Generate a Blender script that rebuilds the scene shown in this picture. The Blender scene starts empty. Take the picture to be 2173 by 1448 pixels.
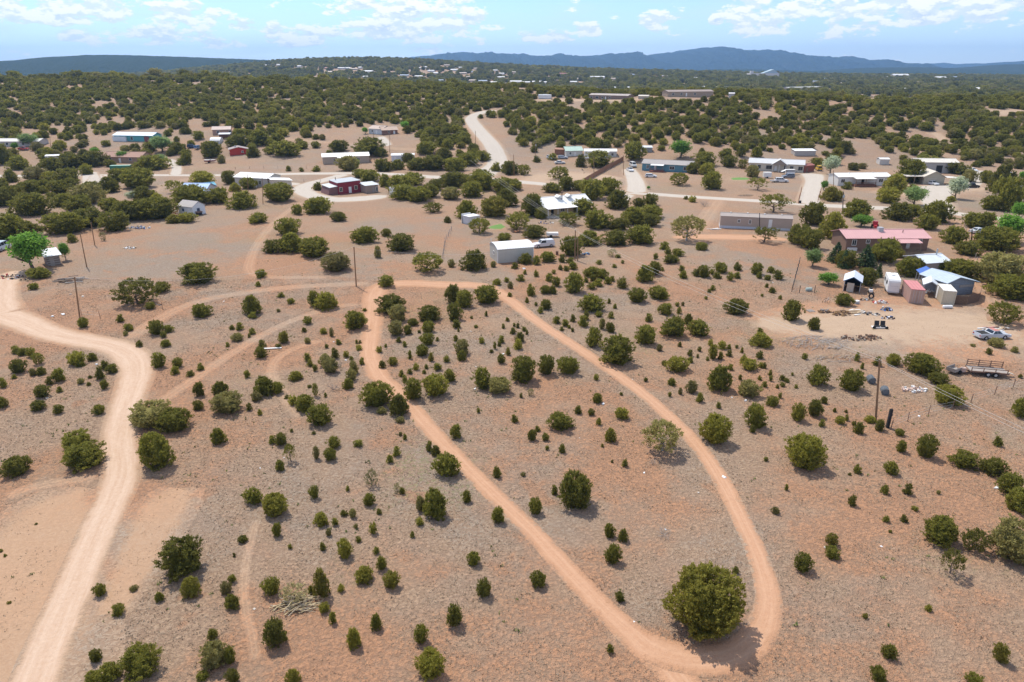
import bpy, bmesh, math, random
import numpy as np
from mathutils import Vector, Matrix

random.seed(7); np.random.seed(7)
rnd = random.Random(11)
SC = bpy.context.scene
COL = SC.collection
R = math.radians

# ------------------------------------------------------------------ camera
PITCH = R(21.7); FPX = 1442.0; W0, H0 = 2173.0, 1448.0; CAMZ = 40.0
cam_d = bpy.data.cameras.new('camera'); cam = bpy.data.objects.new('camera', cam_d); COL.objects.link(cam)
cam.location = (0, 0, CAMZ); cam.rotation_euler = (R(90) - PITCH, 0, 0)
cam_d.sensor_fit = 'HORIZONTAL'; cam_d.sensor_width = 36; cam_d.lens = 36 * FPX / W0
cam_d.clip_start = 0.5; cam_d.clip_end = 40000
SC.camera = cam

# ------------------------------------------------------------------ sun, view
SUN_AZ = math.atan2(-0.56, 0.83); SUN_EL = R(58)
sun_dir = Vector((math.sin(SUN_AZ) * math.cos(SUN_EL), math.cos(SUN_AZ) * math.cos(SUN_EL), math.sin(SUN_EL)))
sl = bpy.data.lights.new('sun', 'SUN'); sl.energy = 4.0; sl.angle = R(0.6); sl.color = (1.0, 0.94, 0.83)
so = bpy.data.objects.new('sun', sl); COL.objects.link(so)
so.rotation_euler = (-sun_dir).to_track_quat('-Z', 'Y').to_euler(); so.location = (0, 0, 300)
SC.view_settings.view_transform = 'Standard'; SC.view_settings.look = 'None'
SC.view_settings.exposure = 0.34; SC.view_settings.gamma = 1.0
SC.render.engine = 'CYCLES'
SC.cycles.use_denoising = True
try: SC.cycles.denoiser = 'OPENIMAGEDENOISE'; SC.cycles.denoising_input_passes = 'RGB_ALBEDO_NORMAL'
except Exception: pass
SC.cycles.max_bounces = 4; SC.cycles.diffuse_bounces = 2; SC.cycles.glossy_bounces = 1
SC.cycles.transmission_bounces = 3; SC.cycles.volume_bounces = 0; SC.cycles.transparent_max_bounces = 4
SC.cycles.use_adaptive_sampling = False
SC.cycles.caustics_reflective = False; SC.cycles.caustics_refractive = False

# ------------------------------------------------------------------ node helpers
class NT:
    def __init__(s, tree): s.t = tree; s.n = tree.nodes; s.l = tree.links
    def new(s, ty, **kw):
        n = s.n.new(ty)
        for k, v in kw.items(): setattr(n, k, v)
        return n
    def link(s, a, b): s.l.new(a, b)
    def put(s, sock, v):
        if v is None: return
        if hasattr(v, 'is_output') or isinstance(v, bpy.types.NodeSocket): s.l.new(v, sock)
        else: sock.default_value = v
    def math(s, op, a, b=None, c=None, clamp=False):
        n = s.n.new('ShaderNodeMath'); n.operation = op; n.use_clamp = clamp
        for i, v in enumerate((a, b, c)): s.put(n.inputs[i], v)
        return n.outputs[0]
    def vmath(s, op, a, b=None, out=0):
        n = s.n.new('ShaderNodeVectorMath'); n.operation = op
        s.put(n.inputs[0], a)
        if b is not None: s.put(n.inputs[1], b)
        return n.outputs[out]
    def mix(s, f, a, b):
        n = s.n.new('ShaderNodeMix'); n.data_type = 'RGBA'
        s.put(n.inputs['Factor'], f)
        for key, v in (('A', a), ('B', b)):
            k = [i for i in n.inputs if i.name == key and i.type == 'RGBA'][0]
            if isinstance(v, tuple) and len(v) == 3: v = (*v, 1)
            s.put(k, v)
        return [o for o in n.outputs if o.type == 'RGBA'][0]
    def noise(s, vec, scale, detail=4, rough=.55, dist=0.0):
        n = s.n.new('ShaderNodeTexNoise'); s.put(n.inputs['Vector'], vec)
        n.inputs['Scale'].default_value = scale; n.inputs['Detail'].default_value = detail
        n.inputs['Roughness'].default_value = rough; n.inputs['Distortion'].default_value = dist
        return n.outputs['Fac'] if 'Fac' in n.outputs else n.outputs[0]
    def ramp(s, v, lo, hi, a=0.0, b=1.0, smooth=True):
        n = s.n.new('ShaderNodeMapRange'); n.clamp = True
        if smooth: n.interpolation_type = 'SMOOTHSTEP'
        s.put(n.inputs[0], v)
        for i, q in enumerate((lo, hi, a, b)): s.put(n.inputs[i + 1], q)
        return n.outputs[0]

# ------------------------------------------------------------------ world: sky with fair weather cumulus
world = bpy.data.worlds.new('World'); SC.world = world; world.use_nodes = True
w = NT(world.node_tree); w.n.clear()
sky = w.new('ShaderNodeTexSky'); sky.sky_type = 'NISHITA'; sky.sun_disc = False
sky.sun_elevation = SUN_EL; sky.sun_rotation = SUN_AZ % (2 * math.pi)
sky.altitude = 1900; sky.air_density = 1.0; sky.dust_density = 0.35; sky.ozone_density = 3.0
tc = w.new('ShaderNodeTexCoord')
sx = w.new('ShaderNodeSeparateXYZ'); w.link(tc.outputs['Generated'], sx.inputs[0])
dx, dy, dz = sx.outputs
rr = w.math('SQRT', w.math('ADD', w.math('MULTIPLY', dx, dx), w.math('MULTIPLY', dy, dy)))
rr = w.math('MAXIMUM', rr, 0.02)
el = w.math('DIVIDE', dz, rr)                       # tangent of the elevation
def cvec(zs, zoff=0.0):
    c = w.new('ShaderNodeCombineXYZ')
    w.link(w.math('DIVIDE', dx, rr), c.inputs[0]); w.link(w.math('DIVIDE', dy, rr), c.inputs[1])
    w.link(w.math('MULTIPLY', w.math('ADD', el, zoff), zs), c.inputs[2])
    return c.outputs[0]
az = w.math('ARCTAN2', dx, dy)
# cloud banks (px, py, half width, half height) seen at the time of the picture, as directions
banks = [(130, 22, 130, 22), (395, 30, 65, 20), (520, 55, 24, 10), (640, 72, 66, 18), (705, 75, 16, 14), (860, 18, 130, 26),
         (900, 48, 130, 30), (830, 62, 90, 20), (1000, 38, 36, 12), (1165, 78, 46, 12), (1245, 62, 24, 13), (1395, 52, 32, 20),
         (1590, 22, 50, 28), (1690, 14, 40, 20), (1610, 52, 60, 16), (1522, 42, 14, 10), (1780, 50, 16, 22), (1830, 58, 40, 12), (1900, 14, 150, 20),
         (2110, 22, 70, 22), (470, 92, 40, 9), (900, 108, 30, 8), (300, 75, 110, 16), (180, 78, 60, 10), (2000, 34, 160, 14)]
bank = None
for (bx, by, bw, bh) in banks:
    a0 = math.atan2((bx - 1086.5) / FPX, math.cos(PITCH) + (724 - by) / FPX * math.sin(PITCH))
    hh = math.hypot((bx - 1086.5) / FPX, math.cos(PITCH) + (724 - by) / FPX * math.sin(PITCH))
    e0 = (-math.sin(PITCH) + (724 - by) / FPX * math.cos(PITCH)) / hh
    u = w.math('MULTIPLY', w.math('SUBTRACT', az, a0), 0.98 * FPX / bw)
    v = w.math('MULTIPLY', w.math('SUBTRACT', el, e0), 0.92 * FPX / bh)
    q = w.math('SUBTRACT', 1.0, w.math('ADD', w.math('MULTIPLY', u, u), w.math('MULTIPLY', v, v)))
    bank = q if bank is None else w.math('MAXIMUM', bank, q)
bank = w.math('MAXIMUM', bank, -1.2)
n_big = w.noise(cvec(2.4), 30.0, 7, .62)
n_up = w.noise(cvec(2.4, 0.006), 30.0, 7, .62)
n_field = w.noise(cvec(2.0), 7.0, 3, .5)
dens = w.math('ADD', w.math('MULTIPLY', w.math('SUBTRACT', n_big, 0.5), 4.6), w.math('ADD', w.math('MULTIPLY', bank, 0.55), .10))
other = w.math('ADD', w.math('MULTIPLY', w.math('SUBTRACT', n_big, 0.5), 3.0), w.math('MULTIPLY', w.math('SUBTRACT', n_field, .50), 5.0))  # unseen clouds above the view, cover raised to whiten and brighten ambient light
high = w.ramp(el, .115, .16)
dens = w.math('MAXIMUM', dens, w.math('ADD', other, w.ramp(el, .10, .15, -1.2, 0.0)))
cover = w.ramp(dens, -0.02, 0.42)
shade = w.ramp(w.math('SUBTRACT', n_big, n_up), -0.06, 0.07)
thick = w.ramp(dens, 0.3, 1.3)
c_lo = w.mix(thick, (5.3, 5.85, 6.7), (4.2, 4.85, 5.8))
c_col = w.mix(shade, c_lo, (7.2, 7.15, 7.05))
veil = w.math('MULTIPLY', w.ramp(el, 0.12, -0.01), 0.5)
hz_n = w.math('MULTIPLY', w.ramp(w.noise(cvec(6.0), 5.0, 4, .6), .42, .72), 0.35)
tint = w.vmath('MULTIPLY', sky.outputs[0], (0.86, 0.92, 1.05))
skyc = w.mix(w.math('ADD', veil, hz_n), tint, (4.7, 5.5, 6.5))
fin = w.mix(w.math('MULTIPLY', cover, 0.93), skyc, c_col)
bg = w.new('ShaderNodeBackground'); bg.inputs['Strength'].default_value = 0.15
w.link(fin, bg.inputs['Color'])
wo = w.new('ShaderNodeOutputWorld'); w.link(bg.outputs[0], wo.inputs[0])

# ------------------------------------------------------------------ terrain height
def sstep(t): t = np.clip(t, 0, 1); return t * t * (3 - 2 * t)
def elev_at(px, v, Y):
    up = (724 - v) / FPX
    dyy = math.cos(PITCH) + up * math.sin(PITCH); dzz = -math.sin(PITCH) + up * math.cos(PITCH)
    return CAMZ + Y * dzz / dyy
def s_of(px, v=150): return ((px - 1086.5) / FPX) / (math.cos(PITCH) + (724 - v) / FPX * math.sin(PITCH))
SS = [-.75, -.45, -.2, 0.0, .12, .25, .5, .75]
YC = [640, 640, 600, 540, 500, 455, 460, 480]
HC = [32.5, 31.5, 29.0, 26.0, 24.5, 24.0, 21.5, 19.0]
MID = [(-300, 172), (0, 172), (300, 160), (520, 140), (620, 132), (700, 128), (800, 127.5), (900, 131), (960, 135), (1100, 143), (1250, 149.5), (1400, 154), (1600, 159), (1750, 162), (2173, 165), (2600, 166)]
mid_s = [s_of(a) for a, b in MID]; mid_h = [elev_at(a, b, 2400) for a, b in MID]
def height(x, y):
    x = np.asarray(x, float); y = np.asarray(y, float)
    s = x / np.maximum(y, 60.0)
    yc = np.interp(s, SS, YC); hc = np.interp(s, SS, HC)
    t = (y - 292) / (yc - 292)
    rise = hc * (0.45 * sstep(t) + 0.55 * np.clip(t, 0, 1) * sstep(np.clip(t * 4, 0, 1)))
    down = hc + (6.0 - hc) * sstep((y - yc - 15) / 330)
    h = np.where(y < yc, rise, down)
    h = h + (np.interp(s, mid_s, mid_h) - 6.0) * sstep((y - 1150) / 1250) * (1 - .6 * sstep((y - 2450) / 900))
    near = 1 - sstep((y - 250) / 200)
    h = h + 0.16 * np.sin(x * .083 + 1.3) * np.sin(y * .071 + .4) + .10 * np.sin(x * .031 - y * .12)
    h = h + (1 - near) * (1.6 * np.sin(x * .028 + .6) * np.sin(y * .035) + .9 * np.sin(x * .061 + y * .047))
    return h
def hgt(x, y): return float(height(x, y))
CP, SP = math.cos(PITCH), math.sin(PITCH)
def pray(px, py):
    u = (px - 1086.5) / FPX; v = (724 - py) / FPX
    return u, CP + v * SP, -SP + v * CP
TT = np.concatenate([np.arange(25, 700, 1.5), np.arange(700, 4500, 6.0)])
def G(px, py):
    a, b, c = pray(px, py)
    zz = CAMZ + TT * c - height(TT * a, TT * b)
    k = np.argmax(zz < 0)
    if zz[k] >= 0: k = len(TT) - 1
    lo, hi = TT[max(k - 1, 0)], TT[k]
    for _ in range(22):
        m = (lo + hi) / 2
        if CAMZ + m * c - hgt(m * a, m * b) < 0: hi = m
        else: lo = m
    return Vector((hi * a, hi * b, hgt(hi * a, hi * b)))
def depth(p): return p.y * CP - (p.z - CAMZ) * SP
def ppm(p): return FPX / depth(p)
def proj(x, y, z):
    d = y * CP - (z - CAMZ) * SP; u = y * SP + (z - CAMZ) * CP
    return 1086.5 + FPX * x / d, 724 - FPX * u / d, d
def above(px, py, base):
    """height above ground of the pixel on the vertical through base"""
    a, b, c = pray(px, py); t = base.y / b
    return CAMZ + t * c - base.z

# ------------------------------------------------------------------ object helpers
def tag(o, label=None, cat=None, group=None, kind=None):
    if label: o['label'] = label
    if cat: o['category'] = cat
    if group: o['group'] = group
    if kind: o['kind'] = kind
    return o
def thing(name, label, cat, loc=(0, 0, 0), rz=0.0, group=None):
    o = bpy.data.objects.new(name, None); COL.objects.link(o); o.empty_display_size = .2
    o.location = loc; o.rotation_euler = (0, 0, rz)
    return tag(o, label, cat, group)
def link(name, me, parent=None):
    o = bpy.data.objects.new(name, me); COL.objects.link(o)
    if parent: o.parent = parent
    return o
class MB:
    def __init__(s): s.v = []; s.f = []; s.sm = False
    def add(s, vs, fs):
        b = len(s.v); s.v += [tuple(p) for p in vs]; s.f += [tuple(i + b for i in f) for f in fs]; return s
    def box(s, x0, x1, y0, y1, z0, z1):
        return s.add([(x0, y0, z0), (x1, y0, z0), (x1, y1, z0), (x0, y1, z0), (x0, y0, z1), (x1, y0, z1), (x1, y1, z1), (x0, y1, z1)],
                     [(0, 3, 2, 1), (4, 5, 6, 7), (0, 1, 5, 4), (1, 2, 6, 5), (2, 3, 7, 6), (3, 0, 4, 7)])
    def prism(s, prof, a0, a1, ax='y'):
        """closed profile extruded: ax y -> profile is (x,z); ax x -> profile is (y,z)"""
        n = len(prof)
        mk = (lambda p, a: (p[0], a, p[1])) if ax == 'y' else (lambda p, a: (a, p[0], p[1]))
        vs = [mk(p, a0) for p in prof] + [mk(p, a1) for p in prof]
        fs = [(i, (i + 1) % n, n + (i + 1) % n, n + i) for i in range(n)] + [tuple(range(n - 1, -1, -1)), tuple(range(n, 2 * n))]
        return s.add(vs, fs)
    def slab(s, q, t):
        """quad q thickened by t along its normal"""
        q = [Vector(p) for p in q]; nn = (q[1] - q[0]).cross(q[3] - q[0]).normalized() * t
        return s.add([*q, *[p + nn for p in q]], [(0, 3, 2, 1), (4, 5, 6, 7), (0, 1, 5, 4), (1, 2, 6, 5), (2, 3, 7, 6), (3, 0, 4, 7)])
    def tube(s, p, q, r0, r1=None, n=6, cap=True):
        p = Vector(p); q = Vector(q); r1 = r0 if r1 is None else r1
        d = (q - p)
        if d.length < 1e-6: return s
        d.normalize(); a = d.orthogonal().normalized(); b = d.cross(a)
        vs = [p + (a * math.cos(k * 2 * math.pi / n) + b * math.sin(k * 2 * math.pi / n)) * r0 for k in range(n)]
        vs += [q + (a * math.cos(k * 2 * math.pi / n) + b * math.sin(k * 2 * math.pi / n)) * r1 for k in range(n)]
        fs = [(k, (k + 1) % n, n + (k + 1) % n, n + k) for k in range(n)]
        if cap: fs += [tuple(range(n - 1, -1, -1)), tuple(range(n, 2 * n))]
        return s.add(vs, fs)
    def mesh(s, name, m=None):
        me = bpy.data.meshes.new(name); me.from_pydata(s.v, [], s.f); me.validate(); me.update()
        bm = bmesh.new(); bm.from_mesh(me); bmesh.ops.recalc_face_normals(bm, faces=bm.faces[:]); bm.to_mesh(me); bm.free()
        if m: me.materials.append(m)
        if s.sm: me.polygons.foreach_set('use_smooth', [True] * len(me.polygons))
        return me
    def build(s, name, m, parent=None): return link(name, s.mesh(name, m), parent)

# ------------------------------------------------------------------ materials
MATS = {}
def base_mat(name):
    m = bpy.data.materials.new(name); m.use_nodes = True; t = NT(m.node_tree); t.n.clear()
    b = t.new('ShaderNodeBsdfPrincipled'); o = t.new('ShaderNodeOutputMaterial'); t.link(b.outputs[0], o.inputs[0])
    return m, t, b
def mat(name, col, rough=.8, var=.14, scale=1.2, metal=0.0, stripes=None, bump=0.0, spec=.3):
    """painted or natural surface: base colour, worn by noise; stripes=(axis, period) for ribbed sheet"""
    if name in MATS: return MATS[name]
    m, t, b = base_mat(name)
    tcn = t.new('ShaderNodeTexCoord'); oi = t.new('ShaderNodeObjectInfo')
    vec = t.vmath('ADD', tcn.outputs['Object'], t.vmath('SCALE', oi.outputs['Location'], None)) if False else tcn.outputs['Object']
    f = t.noise(vec, scale, 5, .65)
    f2 = t.noise(vec, scale * 7, 3, .6)
    k = t.math('ADD', t.math('MULTIPLY', t.math('SUBTRACT', f, .5), var * 3.0), t.math('MULTIPLY', t.math('SUBTRACT', f2, .5), var * 1.3))
    k = t.math('ADD', k, 1.0)
    h = None
    if stripes:
        sp = t.new('ShaderNodeSeparateXYZ'); t.link(tcn.outputs['Object'], sp.inputs[0])
        ax = sp.outputs['xyz'.index(stripes[0])]
        h = t.math('PINGPONG', ax, stripes[1] / 2)
        h = t.ramp(h, 0, stripes[1] / 2)
        k = t.math('MULTIPLY', k, t.math('ADD', t.math('MULTIPLY', h, .16), .90))
    cc = t.vmath('MULTIPLY', (*col,), (1, 1, 1)) if False else None
    n = t.new('ShaderNodeVectorMath'); n.operation = 'SCALE'; n.inputs[0].default_value = col; t.link(k, n.inputs['Scale'])
    t.link(n.outputs[0], b.inputs['Base Color'])
    b.inputs['Roughness'].default_value = rough; b.inputs['Metallic'].default_value = metal
    b.inputs['Specular IOR Level'].default_value = spec
    if stripes or bump:
        bp = t.new('ShaderNodeBump'); bp.inputs['Strength'].default_value = .6; bp.inputs['Distance'].default_value = .04 if stripes else bump
        t.link(h if stripes else f2, bp.inputs['Height']); t.link(bp.outputs[0], b.inputs['Normal'])
    MATS[name] = m; return m
def glass_mat():
    if 'glass' in MATS: return MATS['glass']
    m, t, b = base_mat('window_glass'); b.inputs['Base Color'].default_value = (.02, .028, .035, 1)
    b.inputs['Roughness'].default_value = .08; b.inputs['Specular IOR Level'].default_value = .6
    MATS['glass'] = m; return m
def leaf_mat(name, c1, c2, c3, trans=.25):
    m, t, b = base_mat(name)
    oi = t.new('ShaderNodeObjectInfo'); at = t.new('ShaderNodeAttribute'); at.attribute_name = 'tone'
    tone = at.outputs['Fac']
    c = t.mix(t.ramp(tone, .0, 1.0, smooth=False), (*c1, 1), (*c2, 1))
    c = t.mix(t.math('MULTIPLY', t.ramp(oi.outputs['Random'], .45, 1.0, smooth=False), .8), c, (*c3, 1))
    k = t.math('ADD', t.math('MULTIPLY', oi.outputs['Random'], -.35), 1.17)
    c = t.vmath('MULTIPLY', c, (1, 1, 1)) ; n = c.node; n.operation = 'SCALE'; t.link(k, n.inputs['Scale'])
    t.link(c, b.inputs['Base Color']); b.inputs['Roughness'].default_value = .75; b.inputs['Specular IOR Level'].default_value = .15
    tr = t.new('ShaderNodeBsdfTranslucent'); t.link(c, tr.inputs['Color'])
    mx = t.new('ShaderNodeMixShader'); mx.inputs[0].default_value = trans
    t.link(b.outputs[0], mx.inputs[1]); t.link(tr.outputs[0], mx.inputs[2])
    o = [x for x in t.n if x.type == 'OUTPUT_MATERIAL'][0]; t.link(mx.outputs[0], o.inputs[0])
    return m
LEAF = {
 'd': leaf_mat('juniper_foliage', (0.140, 0.142, 0.026), (0.314, 0.292, 0.055), (0.187, 0.178, 0.042), .5),
 'y': leaf_mat('olive_foliage', (0.201, 0.197, 0.031), (0.415, 0.368, 0.068), (0.281, 0.241, 0.055), .5),
 'g': leaf_mat('grey_green_foliage', (0.219, 0.196, 0.060), (0.381, 0.332, 0.115), (0.287, 0.247, 0.091), .40),
 'b': leaf_mat('dry_brush_foliage', (0.264, 0.222, 0.105), (0.480, 0.419, 0.204), (0.373, 0.330, 0.160), .35),
 'e': leaf_mat('leafy_tree_foliage', (0.114, 0.241, 0.033), (0.252, 0.444, 0.066), (0.192, 0.342, 0.055), .5),
 'p': leaf_mat('pale_leafy_foliage', (0.181, 0.260, 0.088), (0.336, 0.432, 0.154), (0.252, 0.336, 0.121), .5),
 'v': leaf_mat('silver_foliage', (0.336, 0.374, 0.231), (0.567, 0.622, 0.418), (0.457, 0.483, 0.319), .35),
 'c': leaf_mat('conifer_foliage', (0.066, 0.104, 0.040), (0.144, 0.197, 0.077), (0.102, 0.146, 0.061), .35),
}
BARK = mat('bark', (.16, .12, .09), .95, .25, 6, bump=.02)
DEADW = mat('weathered_wood', (.33, .29, .26), .95, .25, 4, bump=.01)

def ground_group():
    g = bpy.data.node_groups.new('ground_colour', 'ShaderNodeTree')
    g.interface.new_socket('Color', in_out='OUTPUT', socket_type='NodeSocketColor')
    g.interface.new_socket('Height', in_out='OUTPUT', socket_type='NodeSocketFloat')
    t = NT(g); out = t.new('NodeGroupOutput'); geo = t.new('ShaderNodeNewGeometry'); P = geo.outputs['Position']
    big = t.noise(P, .022, 4, .6, .6); big2 = t.noise(t.vmath('ADD', P, (310, 77, 5)), .055, 5, .62, .4)
    midn = t.noise(P, .33, 4, .6); clump = t.noise(P, 3.0, 4, .66, .5); fine = t.noise(P, 8.5, 3, .62)
    red = (.465, .252, .146, 1); tan = (.420, .290, .195, 1); grey = (.348, .282, .220, 1); pale = (.47, .38, .29, 1)
    f = t.math('ADD', t.math('MULTIPLY', big, .62), t.math('ADD', t.math('MULTIPLY', midn, .30), t.math('MULTIPLY', clump, .22)))
    c = t.mix(t.ramp(f, .50, .66), tan, grey)
    r = t.math('ADD', t.math('MULTIPLY', big2, .66), t.math('ADD', t.math('MULTIPLY', midn, .24), t.math('MULTIPLY', clump, .24)))
    py_ = t.new('ShaderNodeSeparateXYZ'); t.link(P, py_.inputs[0])
    redland = t.ramp(py_.outputs[1], 240, 150, .40, 1.0)      # the red soil belongs to the near field
    c = t.mix(t.math('MULTIPLY', t.ramp(r, .51, .66), redland), c, red)
    r2 = t.noise(t.vmath('ADD', P, (55, -120, 9)), .16, 3, .5, .3)
    c = t.mix(t.math('MULTIPLY', t.ramp(r2, .66, .72), t.math('MULTIPLY', redland, .8)), c, red)
    # tufts of dead grass: small dark hummocks with pale edges
    c = t.mix(t.math('MULTIPLY', t.ramp(clump, .60, .44), .55), c, (.235, .152, .103, 1))
    c = t.mix(t.math('MULTIPLY', t.ramp(fine, .55, .78), .40), c, pale)
    c = t.mix(t.math('MULTIPLY', t.ramp(fine, .46, .26), .36), c, (.180, .125, .090, 1))
    # sparse green weeds
    gz = t.noise(t.vmath('ADD', P, (-40, 210, 0)), .03, 3, .5); gf = t.noise(P, 2.6, 2, .5)
    c = t.mix(t.math('MULTIPLY', t.math('MULTIPLY', t.ramp(gz, .58, .70), t.ramp(gf, .5, .66)), .55), c, (.22, .235, .10, 1))
    t.link(c, out.inputs['Color'])
    h = t.math('ADD', clump, t.math('MULTIPLY', fine, .45)); t.link(h, out.inputs['Height'])
    return g
GG = ground_group()
def ground_mat():
    m, t, b = base_mat('dry_ground')
    g = t.new('ShaderNodeGroup'); g.node_tree = GG
    t.link(g.outputs['Color'], b.inputs['Base Color']); b.inputs['Roughness'].default_value = .97; b.inputs['Specular IOR Level'].default_value = .1
    bp = t.new('ShaderNodeBump'); bp.inputs['Strength'].default_value = 1.0; bp.inputs['Distance'].default_value = .34
    t.link(g.outputs['Height'], bp.inputs['Height']); t.link(bp.outputs[0], b.inputs['Normal'])
    return m
GROUND = ground_mat()
def road_mat(name, col, col2, ruts=.25, edge=(1.0, .62), halo=None, wob=.55, two=False, strength=1.0):
    m, t, b = base_mat(name)
    g = t.new('ShaderNodeGroup'); g.node_tree = GG
    uv = t.new('ShaderNodeUVMap'); sp = t.new('ShaderNodeSeparateXYZ'); t.link(uv.outputs[0], sp.inputs[0])
    fa = t.new('ShaderNodeAttribute'); fa.attribute_name = 'fade'
    a = t.math('ADD', t.math('ABSOLUTE', sp.outputs[0]), t.math('MULTIPLY', t.math('SUBTRACT', 1.0, fa.outputs['Fac']), 1.5))   # 0 centre .. 1 edge of the carriageway .. 1.5 outer rim
    geo = t.new('ShaderNodeNewGeometry'); P = geo.outputs['Position']
    n1 = t.noise(P, .5, 5, .65); n2 = t.noise(P, 3.0, 4, .6)
    sc = t.vmath('MULTIPLY', uv.outputs[0], (5.5, .22, 1)); streak = t.noise(sc, 1.0, 5, .6, .4)
    aa = t.math('ADD', a, t.math('MULTIPLY', t.math('SUBTRACT', t.math('ADD', t.math('MULTIPLY', n1, .5), t.math('MULTIPLY', n2, .5)), .5), wob * 3.0))
    k = t.math('MULTIPLY', t.ramp(aa, edge[0], edge[1]), strength)
    rut = t.ramp(t.math('ABSOLUTE', t.math('SUBTRACT', a, .46)), .26, .04)
    if two: k = t.math('MULTIPLY', k, t.math('ADD', .30, t.math('MULTIPLY', rut, .70)))
    f = t.math('ADD', t.math('MULTIPLY', t.math('SUBTRACT', streak, .5), 1.6), t.math('MULTIPLY', t.math('SUBTRACT', n2, .5), 1.3))
    f = t.math('ADD', t.math('ADD', f, .42), t.math('MULTIPLY', rut, ruts), clamp=True)
    rc = t.mix(f, (*col2, 1), (*col, 1))
    n3 = t.noise(P, 9.0, 3, .65)
    rc = t.mix(t.math('MULTIPLY', t.ramp(n3, .44, .28), .35), rc, tuple(q * .62 for q in col2) + (1,))
    under = g.outputs['Color']
    if halo:
        hk = t.math('MULTIPLY', t.ramp(t.math('ADD', aa, t.math('MULTIPLY', t.math('SUBTRACT', n2, .5), .5)), 1.5, .85), .75)
        under = t.mix(hk, under, (*halo, 1))
    # the outermost rim always is the ground itself
    rim = t.ramp(a, 1.5, 1.3)
    c = t.mix(t.math('MULTIPLY', k, rim), t.mix(rim, g.outputs['Color'], under), rc)
    t.link(c, b.inputs['Base Color']); b.inputs['Roughness'].default_value = .95; b.inputs['Specular IOR Level'].default_value = .1
    bp = t.new('ShaderNodeBump'); bp.inputs['Distance'].default_value = .22
    t.link(t.math('ADD', .28, t.math('MULTIPLY', t.math('SUBTRACT', 1.0, t.math('MULTIPLY', k, rim)), .6)), bp.inputs['Strength'])
    t.link(t.mix(t.math('MULTIPLY', k, rim), g.outputs['Height'], t.math('ADD', streak, n2)) if False else g.outputs['Height'], bp.inputs['Height'])
    t.link(bp.outputs[0], b.inputs['Normal'])
    return m
# ------------------------------------------------------------------ ground
def grid_mesh(name, X, Y, Z, m, smooth=True):
    nr, nc = X.shape
    me = bpy.data.meshes.new(name)
    co = np.stack([X, Y, Z], -1).reshape(-1, 3).astype(np.float32)
    i = np.arange(nr - 1)[:, None] * nc + np.arange(nc - 1)[None, :]
    q = np.stack([i, i + 1, i + nc + 1, i + nc], -1).reshape(-1, 4).astype(np.int32)
    me.vertices.add(len(co)); me.vertices.foreach_set('co', co.ravel())
    me.loops.add(q.size); me.loops.foreach_set('vertex_index', q.ravel())
    me.polygons.add(len(q)); me.polygons.foreach_set('loop_start', np.arange(0, q.size, 4, dtype=np.int32))
    me.polygons.foreach_set('use_smooth', np.full(len(q), smooth))
    me.update(calc_edges=True); me.validate(); me.materials.append(m)
    return me
rr_ = 20 * np.exp(np.arange(0, 655) * math.log(14100 / 20) / 654)
gy = rr_ - 100.0
gu = np.linspace(-1, 1, 261)
GX = gu[None, :] * (rr_[:, None]) * 1.2; GY = np.repeat(gy[:, None], 261, 1)
tag(link('ground', grid_mesh('ground', GX, GY, height(GX, GY), GROUND)), 'dry red and tan ground with dead grass', kind='structure')

# ------------------------------------------------------------------ far hills
def hill_mat(name, c1, c2, c3, scale):
    m, t, b = base_mat(name); geo = t.new('ShaderNodeNewGeometry'); P = geo.outputs['Position']
    n = t.noise(P, scale, 4, .7); n2 = t.noise(P, scale * .12, 4, .6)
    c = t.mix(t.ramp(n, .35, .62), (*c1, 1), (*c2, 1)); c = t.mix(t.math('MULTIPLY', t.ramp(n2, .58, .72), t.ramp(n, .5, .7)), c, (*c3, 1))
    t.link(c, b.inputs['Base Color']); b.inputs['Roughness'].default_value = 1; b.inputs['Specular IOR Level'].default_value = 0
    bp = t.new('ShaderNodeBump'); bp.inputs['Strength'].default_value = 1; bp.inputs['Distance'].default_value = .5 / scale
    t.link(n, bp.inputs['Height']); t.link(bp.outputs[0], b.inputs['Normal'])
    return m
HILL = hill_mat('wooded_hillside', (.022, .034, .020), (.045, .058, .032), (.16, .13, .09), .09)
MOUNT = hill_mat('mountain_forest', (.020, .032, .026), (.034, .046, .034), (.07, .065, .05), .012)
def vnoise(x, seed, octs=5):
    r = np.random.RandomState(seed); out = np.zeros_like(x); a = 1.0; f = 1.0
    for _ in range(octs):
        tab = r.rand(4096) - .5; k = np.floor(x * f).astype(int); t = x * f - k
        out += a * (tab[k % 4096] * (1 - sstep(t)) + tab[(k + 1) % 4096] * sstep(t)); a *= .5; f *= 2.03
    return out
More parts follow.
